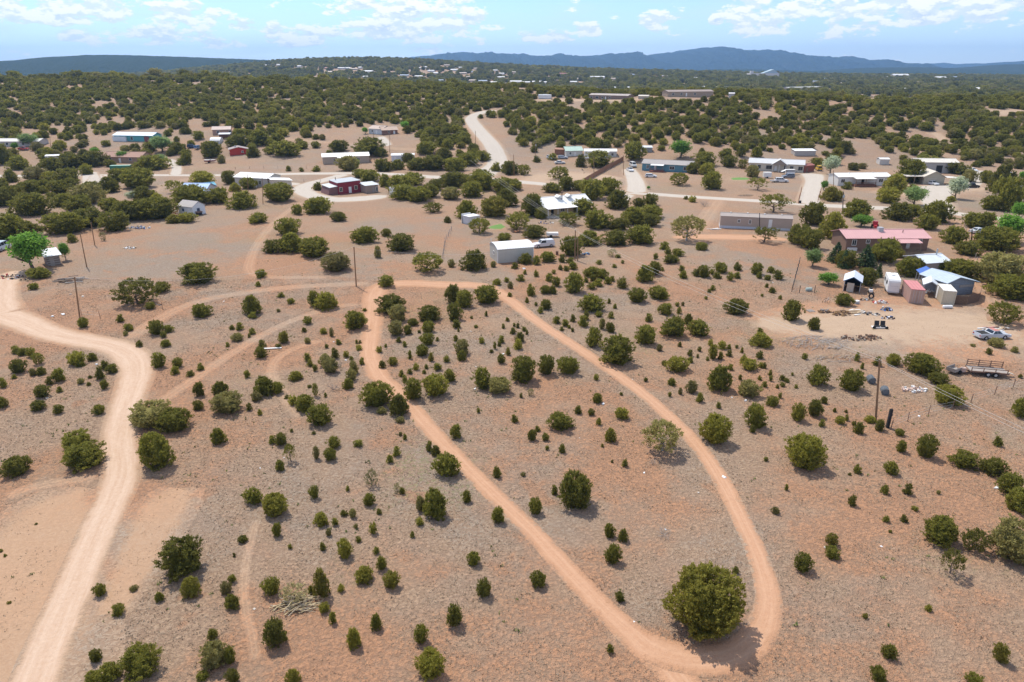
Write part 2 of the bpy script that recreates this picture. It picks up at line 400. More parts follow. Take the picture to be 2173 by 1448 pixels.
def hill(name, label, table, Yc, D, base, m, rough, step=3.0, gully=0.0, seed=1, rows=41):
    px = np.arange(table[0][0], table[-1][0], step); v = np.interp(px, [a for a, b in table], [b for a, b in table])
    # round the table a little
    k = np.ones(5) / 5; v = np.convolve(np.pad(v, 2, 'edge'), k, 'valid')
    s = np.array([s_of(a, 130) for a in px]); crest = np.array([elev_at(a, b, Yc) for a, b in zip(px, v)])
    crest = crest + rough * vnoise(px / 6.0, seed, 3)
    j = np.linspace(-1, 1, rows); Yr = Yc + j * D
    sh = np.where(j < 0, 1 - np.abs(j) ** 1.35, 1 - np.abs(j) ** 1.8)
    X = s[None, :] * Yc * (1 + .25 * j[:, None] * D / Yc); Y = np.repeat(Yr[:, None], len(px), 1)
    Z = base + (crest[None, :] - base) * sh[:, None]
    gl = vnoise(px[None, :] / 26.0 + 3.1 * j[:, None], seed + 3, 4) + .6 * np.abs(vnoise(px[None, :] / 11.0 + 1.7 * j[:, None], seed + 5, 3))
    Z = Z + gully * gl * (sh[:, None] * (1 - sh[:, None]) * 4)
    me = grid_mesh(name, X, Y, Z, m)
    return tag(link(name, me), label, kind='structure')
hill('hill', 'long wooded hill on the far side of the valley',
     [(-700, 150), (-300, 141), (0, 131), (60, 127), (120, 121), (200, 116.5), (260, 117), (330, 119), (430, 122.5), (500, 125), (560, 127.5), (620, 131), (700, 136), (800, 143), (950, 152), (1100, 160)],
     3700, 1000, 0.0, HILL, 2.2, seed=4, gully=10)
hill('hill', 'low dark wooded hill beyond the town plain',
     [(1250, 164), (1380, 158), (1450, 152), (1520, 147), (1560, 146.5), (1650, 149), (1750, 152), (1800, 147.5), (1860, 144), (1950, 143), (2020, 145), (2060, 146), (2090, 142), (2140, 137), (2180, 137), (2350, 140), (2600, 146), (2900, 158)],
     5200, 1300, 0.0, HILL, 2.0, seed=9, gully=16)
hill('mountain_range', 'blue mountain range on the horizon',
     [(640, 152), (760, 136), (820, 128), (870, 121.5), (910, 118), (945, 115), (985, 110), (1010, 113.5), (1080, 114), (1150, 119.5), (1178, 117.5), (1210, 119.5), (1270, 118), (1330, 113), (1352, 115), (1370, 119), (1390, 114), (1420, 112), (1445, 108), (1482, 102.5), (1520, 104), (1560, 107), (1600, 109), (1606, 108.5), (1640, 115), (1690, 121), (1740, 127), (1780, 136), (1792, 131.5), (1815, 134), (1850, 139), (1893, 146), (1960, 155), (2030, 150), (2080, 141), (2108, 137), (2125, 134), (2150, 131), (2175, 136), (2300, 142), (2500, 146), (2800, 156)],
     9300, 2400, 0.0, MOUNT, 7.0, seed=14, gully=110, rows=61)

# ------------------------------------------------------------------ roads and tracks
def cat(pts, step):
    pts = [Vector(p) for p in pts]; P = [pts[0] * 2 - pts[1]] + pts + [pts[-1] * 2 - pts[-2]]; out = []
    for i in range(1, len(P) - 2):
        n = max(2, int((P[i + 1] - P[i]).length / step))
        for k in range(n):
            t = k / n
            out.append(.5 * ((2 * P[i]) + (-P[i - 1] + P[i + 1]) * t + (2 * P[i - 1] - 5 * P[i] + 4 * P[i + 1] - P[i + 2]) * t * t + (-P[i - 1] + 3 * P[i] - 3 * P[i + 1] + P[i + 2]) * t ** 3))
    out.append(pts[-1]); return out
STRIP_N = [0]
LINES = {}
def strip(name, m, pts, width, label=None, wtab=None):
    """pts: pixels of the centre line on the ground; width in metres (or one per point)"""
    STRIP_N[0] += 1; off = .008 + .0014 * STRIP_N[0]
    g = [G(*p) for p in pts]
    c = cat([(p.x, p.y, 0) for p in g], 1.6)
    ws = width if isinstance(width, (list, tuple)) else [width] * len(pts)
    # width along the curve by nearest control points
    cum = [0]
    for a, b in zip(g[:-1], g[1:]): cum.append(cum[-1] + (Vector((b.x, b.y)) - Vector((a.x, a.y))).length)
    L = [0]
    for a, b in zip(c[:-1], c[1:]): L.append(L[-1] + (b - a).length)
    wl = (.86 if name == 'dirt_track' else 1.0) * np.interp(np.array(L) / L[-1], np.array(cum) / cum[-1], ws)
    cross = [-1.5, -1.2, -1.0, -.75, -.5, -.25, 0, .25, .5, .75, 1.0, 1.2, 1.5]
    vs = []; uvs = []; fades = []
    for i, p in enumerate(c):
        d = (c[min(i + 1, len(c) - 1)] - c[max(i - 1, 0)]); d.normalize(); nx = Vector((-d.y, d.x, 0))
        for u in cross:
            q = p + nx * (-u * wl[i] / 2); rim = 1 - max(0, (abs(u) - 1.2) / .3)
            ed = min(L[i], L[-1] - L[i]) / min(max(wl[i] * .6, 1.0), 4.0, L[-1] * .22); fd = min(1.0, ed); rim = min(rim, fd * 4)
            vs.append((q.x, q.y, -.06 + (off + .06 + q.y * .00035) * min(1.0, rim))); uvs.append((u, L[i])); fades.append(fd)
    V = np.array(vs); V[:, 2] += height(V[:, 0], V[:, 1])
    nc = len(cross); X = V[:, 0].reshape(-1, nc); Y = V[:, 1].reshape(-1, nc); Z = V[:, 2].reshape(-1, nc)
    me = grid_mesh(name, X, Y, Z, m)
    ul = me.uv_layers.new(name='UVMap'); li = np.empty(len(me.loops), np.int32); me.loops.foreach_get('vertex_index', li)
    ul.data.foreach_set('uv', np.array(uvs, np.float32)[li].ravel())
    fa = me.attributes.new('fade', 'FLOAT', 'POINT'); fa.data.foreach_set('value', np.array(fades, np.float32))
    o = tag(link(name, me), label, kind='structure')
    LINES.setdefault(name, []).append(np.array([(p.x, p.y) for p in c]))
    return o
PALE = road_mat('pale_dirt_road', (.555, .410, .305), (.465, .312, .215), .25, (1.15, .72), (.45, .30, .195), .36)
TRACK = road_mat('red_dirt_track', (.52, .318, .205), (.43, .238, .142), .25, (1.3, .35), (.45, .242, .138), 1.0)
FAINT = road_mat('faint_dirt_track', (.47, .315, .205), (.42, .265, .165), .6, (1.15, .35), None, 1.0, two=True, strength=.34)
GRAVEL = road_mat('grey_gravel_road', (.50, .445, .385), (.44, .385, .325), .15, (1.1, .85), (.44, .33, .235), .2)
YARD = road_mat('sandy_yard', (.445, .325, .228), (.385, .275, .19), .1, (1.0, .35), None, 1.1)
LAWN = road_mat('green_lawn', (.11, .24, .06), (.16, .25, .08), .0, (1.1, .7), None, .6)

BLADED = road_mat('bladed_soil', (.440, .285, .182), (.405, .250, .152), 0, (1.1, .5), None, .6, strength=.72)
strip('ground_clearing', BLADED, [(-90, 1560), (-10, 1330), (70, 1170), (130, 1075), (205, 1018)], [15, 14, 11, 8, 4], 'bladed bare soil on the left of the pale road')
strip('ground_clearing', BLADED, [(400, 1018), (352, 1075), (310, 1150), (268, 1235), (215, 1340)], [3, 5.5, 5, 3.5, 2], 'bladed bare soil on the right of the pale road')
strip('ground_clearing', YARD, [(1580, 690), (1700, 690), (1830, 690), (1990, 690), (2173, 690)], [6, 15, 22, 24, 20], 'sandy yard in front of the container row')
strip('ground_clearing', TRACK, [(1420, 505), (1500, 503), (1600, 505), (1680, 510)], [4, 5.5, 5.5, 3], 'bare orange soil below the beige trailer home')
strip('ground_clearing', YARD, [(1120, 392), (1180, 376), (1260, 376), (1300, 372)], [12, 30, 36, 24], 'bare pink soil yard above the road')
strip('ground_clearing', YARD, [(1880, 415), (1975, 402), (2060, 400), (2110, 402)], [10, 19, 19, 14], 'dry yard around the parked cars')
strip('dirt_road', PALE, [(0, 1660), (52, 1510), (90, 1400), (143, 1278), (207, 1127), (256, 1013), (254, 919), (277, 836), (288, 800), (287, 775), (273, 752), (247, 738), (212, 729), (166, 721), (97, 704), (40, 680), (-30, 660), (-160, 630)],
      [2.9, 2.9, 2.9, 2.9, 3.0, 3.1, 3.2, 3.5, 3.9, 4.2, 4.4, 4.3, 4.2, 4.3, 4.4, 5.0, 6.0, 7], 'pale dirt road curving up the left side')
strip('dirt_road', PALE, [(8, 672), (2, 640), (6, 612), (20, 585), (60, 572)], [6, 5, 4.5, 4.5, 3.5], 'pale dirt spur to the shack')
strip('dirt_track', TRACK, [(1520, 1640), (1475, 1500), (1425, 1420), (1370, 1372), (1290, 1300), (1190, 1195), (1130, 1128), (1078, 1078), (1000, 1003), (930, 930), (878, 872), (840, 832), (806, 800), (788, 765), (785, 735), (789, 700), (792, 660), (796, 625), (815, 607), (870, 602), (945, 605), (1010, 606), (1060, 618)],
      [2.4, 2.4, 2.6, 2.4, 1.9, 1.9, 1.8, 1.9, 1.9, 2.1, 2.4, 2.6, 2.7, 2.8, 2.9, 3.2, 3.6, 4.2, 4.5, 4.2, 4.2, 4.0, 3.6], 'red dirt track running up from the loop')
strip('dirt_track', TRACK, [(1330, 1352), (1420, 1392), (1500, 1402), (1570, 1385), (1618, 1335), (1632, 1270), (1612, 1190), (1575, 1105), (1530, 1018), (1480, 945), (1415, 880), (1350, 825), (1250, 755), (1150, 690), (1085, 640), (1045, 612)],
      [2.6, 2.8, 2.6, 2.4, 2.2, 1.9, 1.8, 1.7, 1.8, 1.8, 1.8, 1.9, 2.1, 2.2, 2.6, 3.0], 'red dirt track looping around the big juniper')
strip('dirt_track', FAINT, [(268, 722), (330, 682), (400, 648), (480, 628), (600, 612), (700, 606), (790, 602)], 2.6, 'faint two-wheel track toward the utility pole')
strip('dirt_track', FAINT, [(330, 862), (420, 800), (500, 746), (600, 690), (700, 655), (770, 645)], 1.8, 'faint two-wheel track across the field')
strip('dirt_track', FAINT, [(640, 890), (600, 835), (577, 795), (590, 760), (640, 735), (700, 720)], 1.5, 'faint looping footpath among young junipers')
strip('dirt_track', FAINT, [(548, 1092), (535, 1140), (522, 1200), (518, 1270), (535, 1350), (545, 1420)], .8, 'thin pale footpath between seedlings')
strip('dirt_track', FAINT, [(0, 1062), (60, 1038), (140, 1022), (225, 1010)], 1.8, 'tyre marks curving off the pale road')
strip('dirt_track', FAINT, [(700, 590), (545, 585), (535, 545), (560, 500), (600, 458), (640, 430)], 2.2, 'faint track across the open field to the drive')
strip('dirt_track', FAINT, [(2120, 690), (2108, 650), (2092, 610), (2072, 578), (2062, 545), (2045, 500), (2040, 462)], 3.0, 'two-wheel lane passing the grey barn')
strip('gravel_road', GRAVEL, [(-60, 374), (100, 374), (200, 373), (400, 373), (560, 371), (700, 369), (800, 369), (880, 374), (960, 379), (1020, 381), (1080, 385), (1180, 394), (1300, 406), (1400, 414), (1520, 422), (1620, 428), (1750, 437), (1880, 443), (1980, 449), (2060, 458), (2130, 466), (2240, 478)],
      [4.6, 4.8, 5, 5.2, 5.6, 6, 6, 6.4, 7.5, 8.5, 7, 6, 5.8, 5.6, 5.6, 5.6, 5.6, 5.6, 5.6, 5.6, 5.4, 5.4], 'grey gravel road crossing behind the field')
strip('gravel_road', GRAVEL, [(1010, 380), (1040, 362), (1056, 345), (1050, 320), (1030, 293), (1008, 268), (1000, 252), (1018, 241), (1058, 235)], [10, 9.5, 9, 8.5, 8, 7.5, 7.2, 7, 7], 'gravel road climbing into the woods')
strip('driveway', GRAVEL, [(735, 370), (700, 380), (655, 392), (642, 402), (660, 415), (705, 424), (770, 422), (830, 415)], [5, 5, 6, 7, 7, 7.5, 8.5, 6], 'curved gravel drive round the red house')
strip('driveway', GRAVEL, [(640, 394), (600, 390), (570, 392)], [6, 5, 4], 'gravel drive to the white-roofed house')
strip('driveway', GRAVEL, [(1350, 412), (1350, 392), (1342, 372), (1335, 358)], [7, 6.5, 6, 5], 'gravel drive beside the blue house')
strip('driveway', GRAVEL, [(1716, 436), (1720, 410), (1728, 385), (1722, 368)], [6.5, 6, 6.5, 9], 'wide gravel drive beside the beige house')
strip('driveway', GRAVEL, [(1995, 450), (1985, 425), (1978, 405), (2010, 398), (2045, 398), (2068, 385), (2082, 362)], [8, 9, 14, 10, 7, 6, 5], 'gravel court before the garage')
strip('driveway', FAINT, [(1528, 424), (1512, 445), (1492, 475), (1480, 492)], 4.0, 'two-wheel drive to the beige trailer home')
strip('driveway', GRAVEL, [(1335, 412), (1322, 424), (1316, 436)], [5, 4, 4], 'short drive into the trees')
strip('driveway', GRAVEL, [(372, 373), (375, 358), (368, 346), (352, 338)], 4, 'gravel drive on the far side of the road')
strip('driveway', FAINT, [(410, 378), (372, 388), (338, 398), (322, 410)], 4.5, 'sandy drive curving to the blue-roofed house')
strip('driveway', GRAVEL, [(205, 373), (203, 385), (198, 398), (190, 365)], [4, 6, 7, 5], 'pale gravel turnout by the green container')
strip('driveway', FAINT, [(595, 295), (640, 299), (700, 304), (760, 308), (850, 317), (950, 322), (1040, 322)], 4.5, 'sandy lane at the foot of the woods')
strip('driveway', GRAVEL, [(822, 312), (815, 300), (805, 290)], 5, 'gravel drive up to the twin houses')
strip('lawn', LAWN, [(1038, 480), (1052, 482), (1078, 482)], [5, 6.5, 6], 'small green lawn among junipers')
strip('lawn', LAWN, [(1552, 383), (1575, 380), (1602, 381)], [5, 7, 5], 'strip of green grass by the beige house')
strip('ground_clearing', YARD, [(1130, 213), (1165, 213), (1230, 214), (1330, 213), (1380, 208)], [8, 10, 8, 8, 6], 'bare soil clearing by the hilltop homes')
strip('ground_clearing', YARD, [(1770, 214), (1850, 211), (1935, 213)], [10, 16, 12], 'open meadow in the hilltop woods')
strip('ground_clearing', YARD, [(2080, 246), (2130, 240), (2190, 238)], [8, 18, 20], 'bare rise in the woods')
strip('ground_clearing', YARD, [(1980, 280), (2000, 300), (1985, 330)], [6, 7, 9], 'bare lane between the trees')

# ------------------------------------------------------------------ air
def haze():
    b = MB().box(-13000, 13000, -150, 12500, -35, 420)
    m = bpy.data.materials.new('haze'); m.use_nodes = True; t = NT(m.node_tree); t.n.clear()
    v = t.new('ShaderNodeVolumePrincipled'); v.inputs['Color'].default_value = (.34, .60, 1.0, 1); v.inputs['Density'].default_value = HAZE_D
    v.inputs['Anisotropy'].default_value = .25
    o = t.new('ShaderNodeOutputMaterial'); t.link(v.outputs[0], o.inputs['Volume'])
    tag(b.build('haze', m), 'thin blue air haze', kind='stuff')
HAZE_D = 8.5e-5
haze()
# ------------------------------------------------------------------ vegetation prototypes (unit size: 1 wide, 1 high, base at the origin)
def leaf_arrays(cent, axis, size, wid, rs, face=None):
    """diamond leaves: centres (n,3), axes (n,3) unit"""
    n = len(cent)
    r = rs.normal(size=(n, 3))
    if face is not None: r = r * .55 + face
    side = np.cross(axis, r); side /= np.linalg.norm(side, axis=1, keepdims=True) + 1e-9
    a = cent - axis * size[:, None] * .45; b = cent + axis * size[:, None] * .55
    l = cent + side * wid[:, None] * .5; q = cent - side * wid[:, None] * .5
    return np.stack([a, l, b, q], 1).reshape(-1, 3)
def mesh_leaves(name, verts, tone, m, core=None):
    n = len(verts) // 4
    f = np.arange(n * 4, dtype=np.int32).reshape(-1, 4)
    me = bpy.data.meshes.new(name)
    cv = np.zeros((0, 3)); cf = np.zeros((0, 3), np.int32)
    if core is not None: cv, cf = core
    V = np.concatenate([verts, cv]).astype(np.float32)
    me.vertices.add(len(V)); me.vertices.foreach_set('co', V.ravel())
    lv = np.concatenate([f.ravel(), (cf + n * 4).ravel()]).astype(np.int32)
    me.loops.add(len(lv)); me.loops.foreach_set('vertex_index', lv)
    ls = np.concatenate([np.arange(0, n * 4, 4), n * 4 + np.arange(0, len(cf) * 3, 3)]).astype(np.int32)
    me.polygons.add(len(ls)); me.polygons.foreach_set('loop_start', ls)
    me.update(calc_edges=True)
    at = me.attributes.new('tone', 'FLOAT', 'FACE')
    at.data.foreach_set('value', np.concatenate([tone, np.full(len(cf), .25)]).astype(np.float32))
    me.materials.append(m); return me
def ico(sub):
    bm = bmesh.new(); bmesh.ops.create_icosphere(bm, subdivisions=sub, radius=1)
    v = np.array([p.co[:] for p in bm.verts]); f = np.array([[q.index for q in p.verts] for p in bm.faces], np.int32); bm.free()
    return v, f
def radius_fn(rs, lobes, amp):
    k = [(rs.randint(1, 6), rs.rand() * 6.28, rs.rand() * 4 - 2, rs.rand()) for _ in range(lobes)]
    tot = sum(q[3] for q in k) + 1e-6
    return lambda th, z: 1 + amp * sum(q[3] * np.sin(q[0] * th + q[1] + q[2] * z * 3) for q in k) / tot
def juniper(seed, nclump=170, per=12, leaf=.13, mt='d', prof='egg', amp=.34, up=.85, open_=0.0, z0=0.0):
    rs = np.random.RandomState(seed); rf = radius_fn(rs, 5, amp)
    def pr(z):
        if prof == 'egg': return np.sqrt(np.clip(1 - ((z - .40) / .62) ** 2, .02, 1)) * np.where(z < .25, .80 + .8 * z, 1)
        if prof == 'cone': return np.clip(1.02 - z, .04, 1) ** .75 * np.where(z < .15, .85 + z, 1)
        if prof == 'tall': return np.sqrt(np.clip(1 - ((z - .35) / .66) ** 2, .02, 1)) * (1.05 - .35 * z)
        return np.sqrt(np.clip(1 - ((z - .5) / .52) ** 2, .02, 1))
    z = rs.rand(nclump) ** .9 * .97; th = rs.rand(nclump) * 6.283
    rad = (1 - .55 * rs.rand(nclump) ** 2.2) * pr(z) * .5 * rf(th, z)
    rad *= 1 + .08 * np.clip(rs.normal(size=nclump), -2, 1.3)
    top = 1 + .10 * (rf(th, z) - 1) + .06 * np.minimum(rs.exponential(1.0, nclump), 1.6) * (z > .45)
    zz = z0 + (1 - z0) * z * top
    C = np.stack([rad * np.cos(th), rad * np.sin(th), zz], 1)
    if open_: C = C[rs.rand(nclump) > open_ * (zz < .6)]
    n = len(C); tonec = rs.rand(n)
    out = np.stack([C[:, 0], C[:, 1], (C[:, 2] - .35) * .8], 1); out /= np.linalg.norm(out, axis=1, keepdims=True) + 1e-6
    ax = out * (1 - up * .55) + np.array([0, 0, up]); ax /= np.linalg.norm(ax, axis=1, keepdims=True)
    idx = np.repeat(np.arange(n), per); N = len(idx)
    sp = leaf * .62
    cent = C[idx] + rs.normal(size=(N, 3)) * sp * np.array([.55, .55, .5]) + ax[idx] * (rs.rand(N)[:, None] - .4) * leaf * .9
    cent[:, 2] = np.maximum(cent[:, 2], .02)
    a = ax[idx] + rs.normal(size=(N, 3)) * .42; a /= np.linalg.norm(a, axis=1, keepdims=True)
    size = leaf * (.55 + .6 * rs.rand(N)); wid = size * (.38 + .25 * rs.rand(N))
    tone = np.clip(.65 * tonec[idx] + .35 * rs.rand(N), 0, 1)
    v, f = ico(2)
    th = np.arctan2(v[:, 1], v[:, 0]); z = (v[:, 2] + 1) / 2
    rr2 = pr(z) * .5 * rf(th, z) * .66
    h = np.hypot(v[:, 0], v[:, 1]) + 1e-6
    cv = np.stack([v[:, 0] / h * rr2 * np.minimum(1, h * 1.6), v[:, 1] / h * rr2 * np.minimum(1, h * 1.6), z0 + (1 - z0) * (.03 + z * .80)], 1)
    return mesh_leaves('crown', leaf_arrays(cent, a, size, wid, rs, out[idx] * .8 + np.array([0, 0, .8])), tone, LEAF[mt], None if open_ else (cv, f))
def leafy(seed, nclump=60, per=40, leaf=.07, mt='e', z0=.22, spread=.13, lob=.8):
    rs = np.random.RandomState(seed)
    u = rs.normal(size=(nclump, 3)); u /= np.linalg.norm(u, axis=1, keepdims=True)
    r = rs.rand(nclump) ** .4
    C = u * r[:, None] * np.array([.40, .40, (1 - z0) * .43]) * (1 - .25 * rs.rand(nclump)[:, None]); C[:, 2] += z0 + (1 - z0) * .5
    idx = np.repeat(np.arange(nclump), per); N = len(idx); tonec = rs.rand(nclump)
    cent = C[idx] + rs.normal(size=(N, 3)) * spread * .5
    a = rs.normal(size=(N, 3)); a /= np.linalg.norm(a, axis=1, keepdims=True)
    size = leaf * (.6 + .7 * rs.rand(N)); wid = size * .75
    tone = np.clip(.6 * tonec[idx] + .4 * rs.rand(N), 0, 1)
    return mesh_leaves('crown', leaf_arrays(cent, a, size, wid, rs, (C[idx] - C.mean(0)) * 1.6 + np.array([0, 0, .7])), tone, LEAF[mt])
def conifer(seed, mt='c'):
    rs = np.random.RandomState(seed); C = []; A = []
    for z in np.linspace(.06, .97, 17):
        rad = .5 * (1.02 - z) ** .9; n = int(6 + 26 * (1 - z))
        for k in range(n):
            th = rs.rand() * 6.283
            for q in np.linspace(.25, 1, 6):
                rq = rad * q * (.85 + .3 * rs.rand()); C.append((rq * math.cos(th), rq * math.sin(th), z - .10 * q * (1 - z) + .02 * rs.randn())); A.append((math.cos(th), math.sin(th), -.15))
    C = np.array(C); A = np.array(A) + rs.normal(size=(len(C), 3)) * .35; A /= np.linalg.norm(A, axis=1, keepdims=True)
    size = .10 * (.6 + .7 * rs.rand(len(C)))
    return mesh_leaves('crown', leaf_arrays(C, A, size, size * .5, rs), rs.rand(len(C)), LEAF[mt])
def trunk(seed, h=.6, r=.035, limbs=6, spread=.34, m=None, n=6):
    rs = random.Random(seed); b = MB(); m = m or BARK
    p = Vector((0, 0, -.03)); prev = r
    pts = [p]
    for k in range(4):
        p = p + Vector((rs.uniform(-.03, .03), rs.uniform(-.03, .03), h / 4)); pts.append(p)
    for k in range(4): b.tube(pts[k], pts[k + 1], r * (1 - k * .2), r * (1 - (k + 1) * .2), n, False)
    for k in range(limbs):
        q = pts[1 + k % 3].lerp(pts[2 + k % 3], rs.random()); th = k * 2.4 + rs.uniform(-.4, .4)
        e = q + Vector((math.cos(th) * spread * rs.uniform(.6, 1), math.sin(th) * spread * rs.uniform(.6, 1), rs.uniform(.12, .32)))
        mid = q.lerp(e, .5) + Vector((0, 0, -.03)); b.tube(q, mid, r * .5, r * .32, 5, False); b.tube(mid, e, r * .32, r * .12, 5, False)
    b.sm = True
    return b.mesh('trunk', m)
def skeleton(seed, n0=9, m=None):
    rs = random.Random(seed); b = MB()
    def br(p, d, l, r, dep):
        e = p + d * l; b.tube(p, e, r, r * .6, 4, False)
        if dep == 0: return
        for _ in range(3):
            nd = (d + Vector((rs.uniform(-.8, .8), rs.uniform(-.8, .8), rs.uniform(-.4, .5)))).normalized(); br(p.lerp(e, rs.uniform(.5, 1)), nd, l * rs.uniform(.45, .75), r * .55, dep - 1)
    for k in range(n0):
        th = k * 6.283 / n0 + rs.uniform(-.3, .3); d = Vector((math.cos(th), math.sin(th), rs.uniform(.4, 1.6))).normalized()
        br(Vector((0, 0, 0)), d, .36, .014, 3)
    return b.mesh('branches', m or DEADW)

JUN = [juniper(20 + i, 260, 14, .105, 'd', ['egg', 'egg', 'round', 'egg', 'tall', 'egg'][i], [.34, .45, .30, .5, .34, .6][i]) for i in range(6)]
JUNB = [juniper(40 + i, 560, 16, .072, 'd', ['egg', 'round', 'egg', 'egg'][i], [.32, .42, .5, .36][i]) for i in range(4)]
HERO = juniper(61, 1500, 20, .046, 'y', 'round', .34, .55)
JUNS = [juniper(70 + i, 70, 10, .20, 'd', ['egg', 'tall', 'egg', 'tall'][i], .35) for i in range(4)]
YEL = [juniper(80 + i, 240, 13, .11, 'y', ['egg', 'tall', 'round'][i], .42) for i in range(3)]
YELS = [juniper(85 + i, 70, 10, .2, 'y', ['egg', 'tall'][i], .35) for i in range(2)]
YELB = [juniper(88 + i, 560, 16, .072, 'y', ['egg', 'round'][i], .36) for i in range(2)]
GRY = [juniper(90 + i, 220, 14, .11, 'g', ['egg', 'round', 'egg'][i], .42, .75) for i in range(3)]
GRYB = [juniper(94 + i, 520, 16, .072, 'g', 'round', .42, .7) for i in range(2)]
DRY = [juniper(98 + i, 150, 12, .10, 'b', 'round', .4, .9, open_=.5) for i in range(2)]
OPEN = [juniper(101 + i, 330, 14, .082, 'd', 'round', .5, .7, open_=.35, z0=.06) for i in range(3)]
UMB = [juniper(201 + i, 210, 15, .085, 'd', 'round', .5, .7, open_=.85, z0=.16) for i in range(2)]
OPENG = [juniper(105 + i, 380, 15, .072, 'g', 'round', .5, .7, open_=.62, z0=.14) for i in range(2)]
LEFY = {k: [leafy(110 + 7 * i + ord(k), 95, 46, .060, k) for i in range(2)] for k in 'epv'}
CON = [conifer(130 + i) for i in range(2)]
TRK = [trunk(140 + i, .55, .040, 6, .30) for i in range(3)]
TRKO = [trunk(150 + i, .62, .042, 9, .40) for i in range(3)]
TRKG = [trunk(160 + i, .62, .042, 11, .42, DEADW) for i in range(2)]
SKEL = [skeleton(170 + i) for i in range(3)]

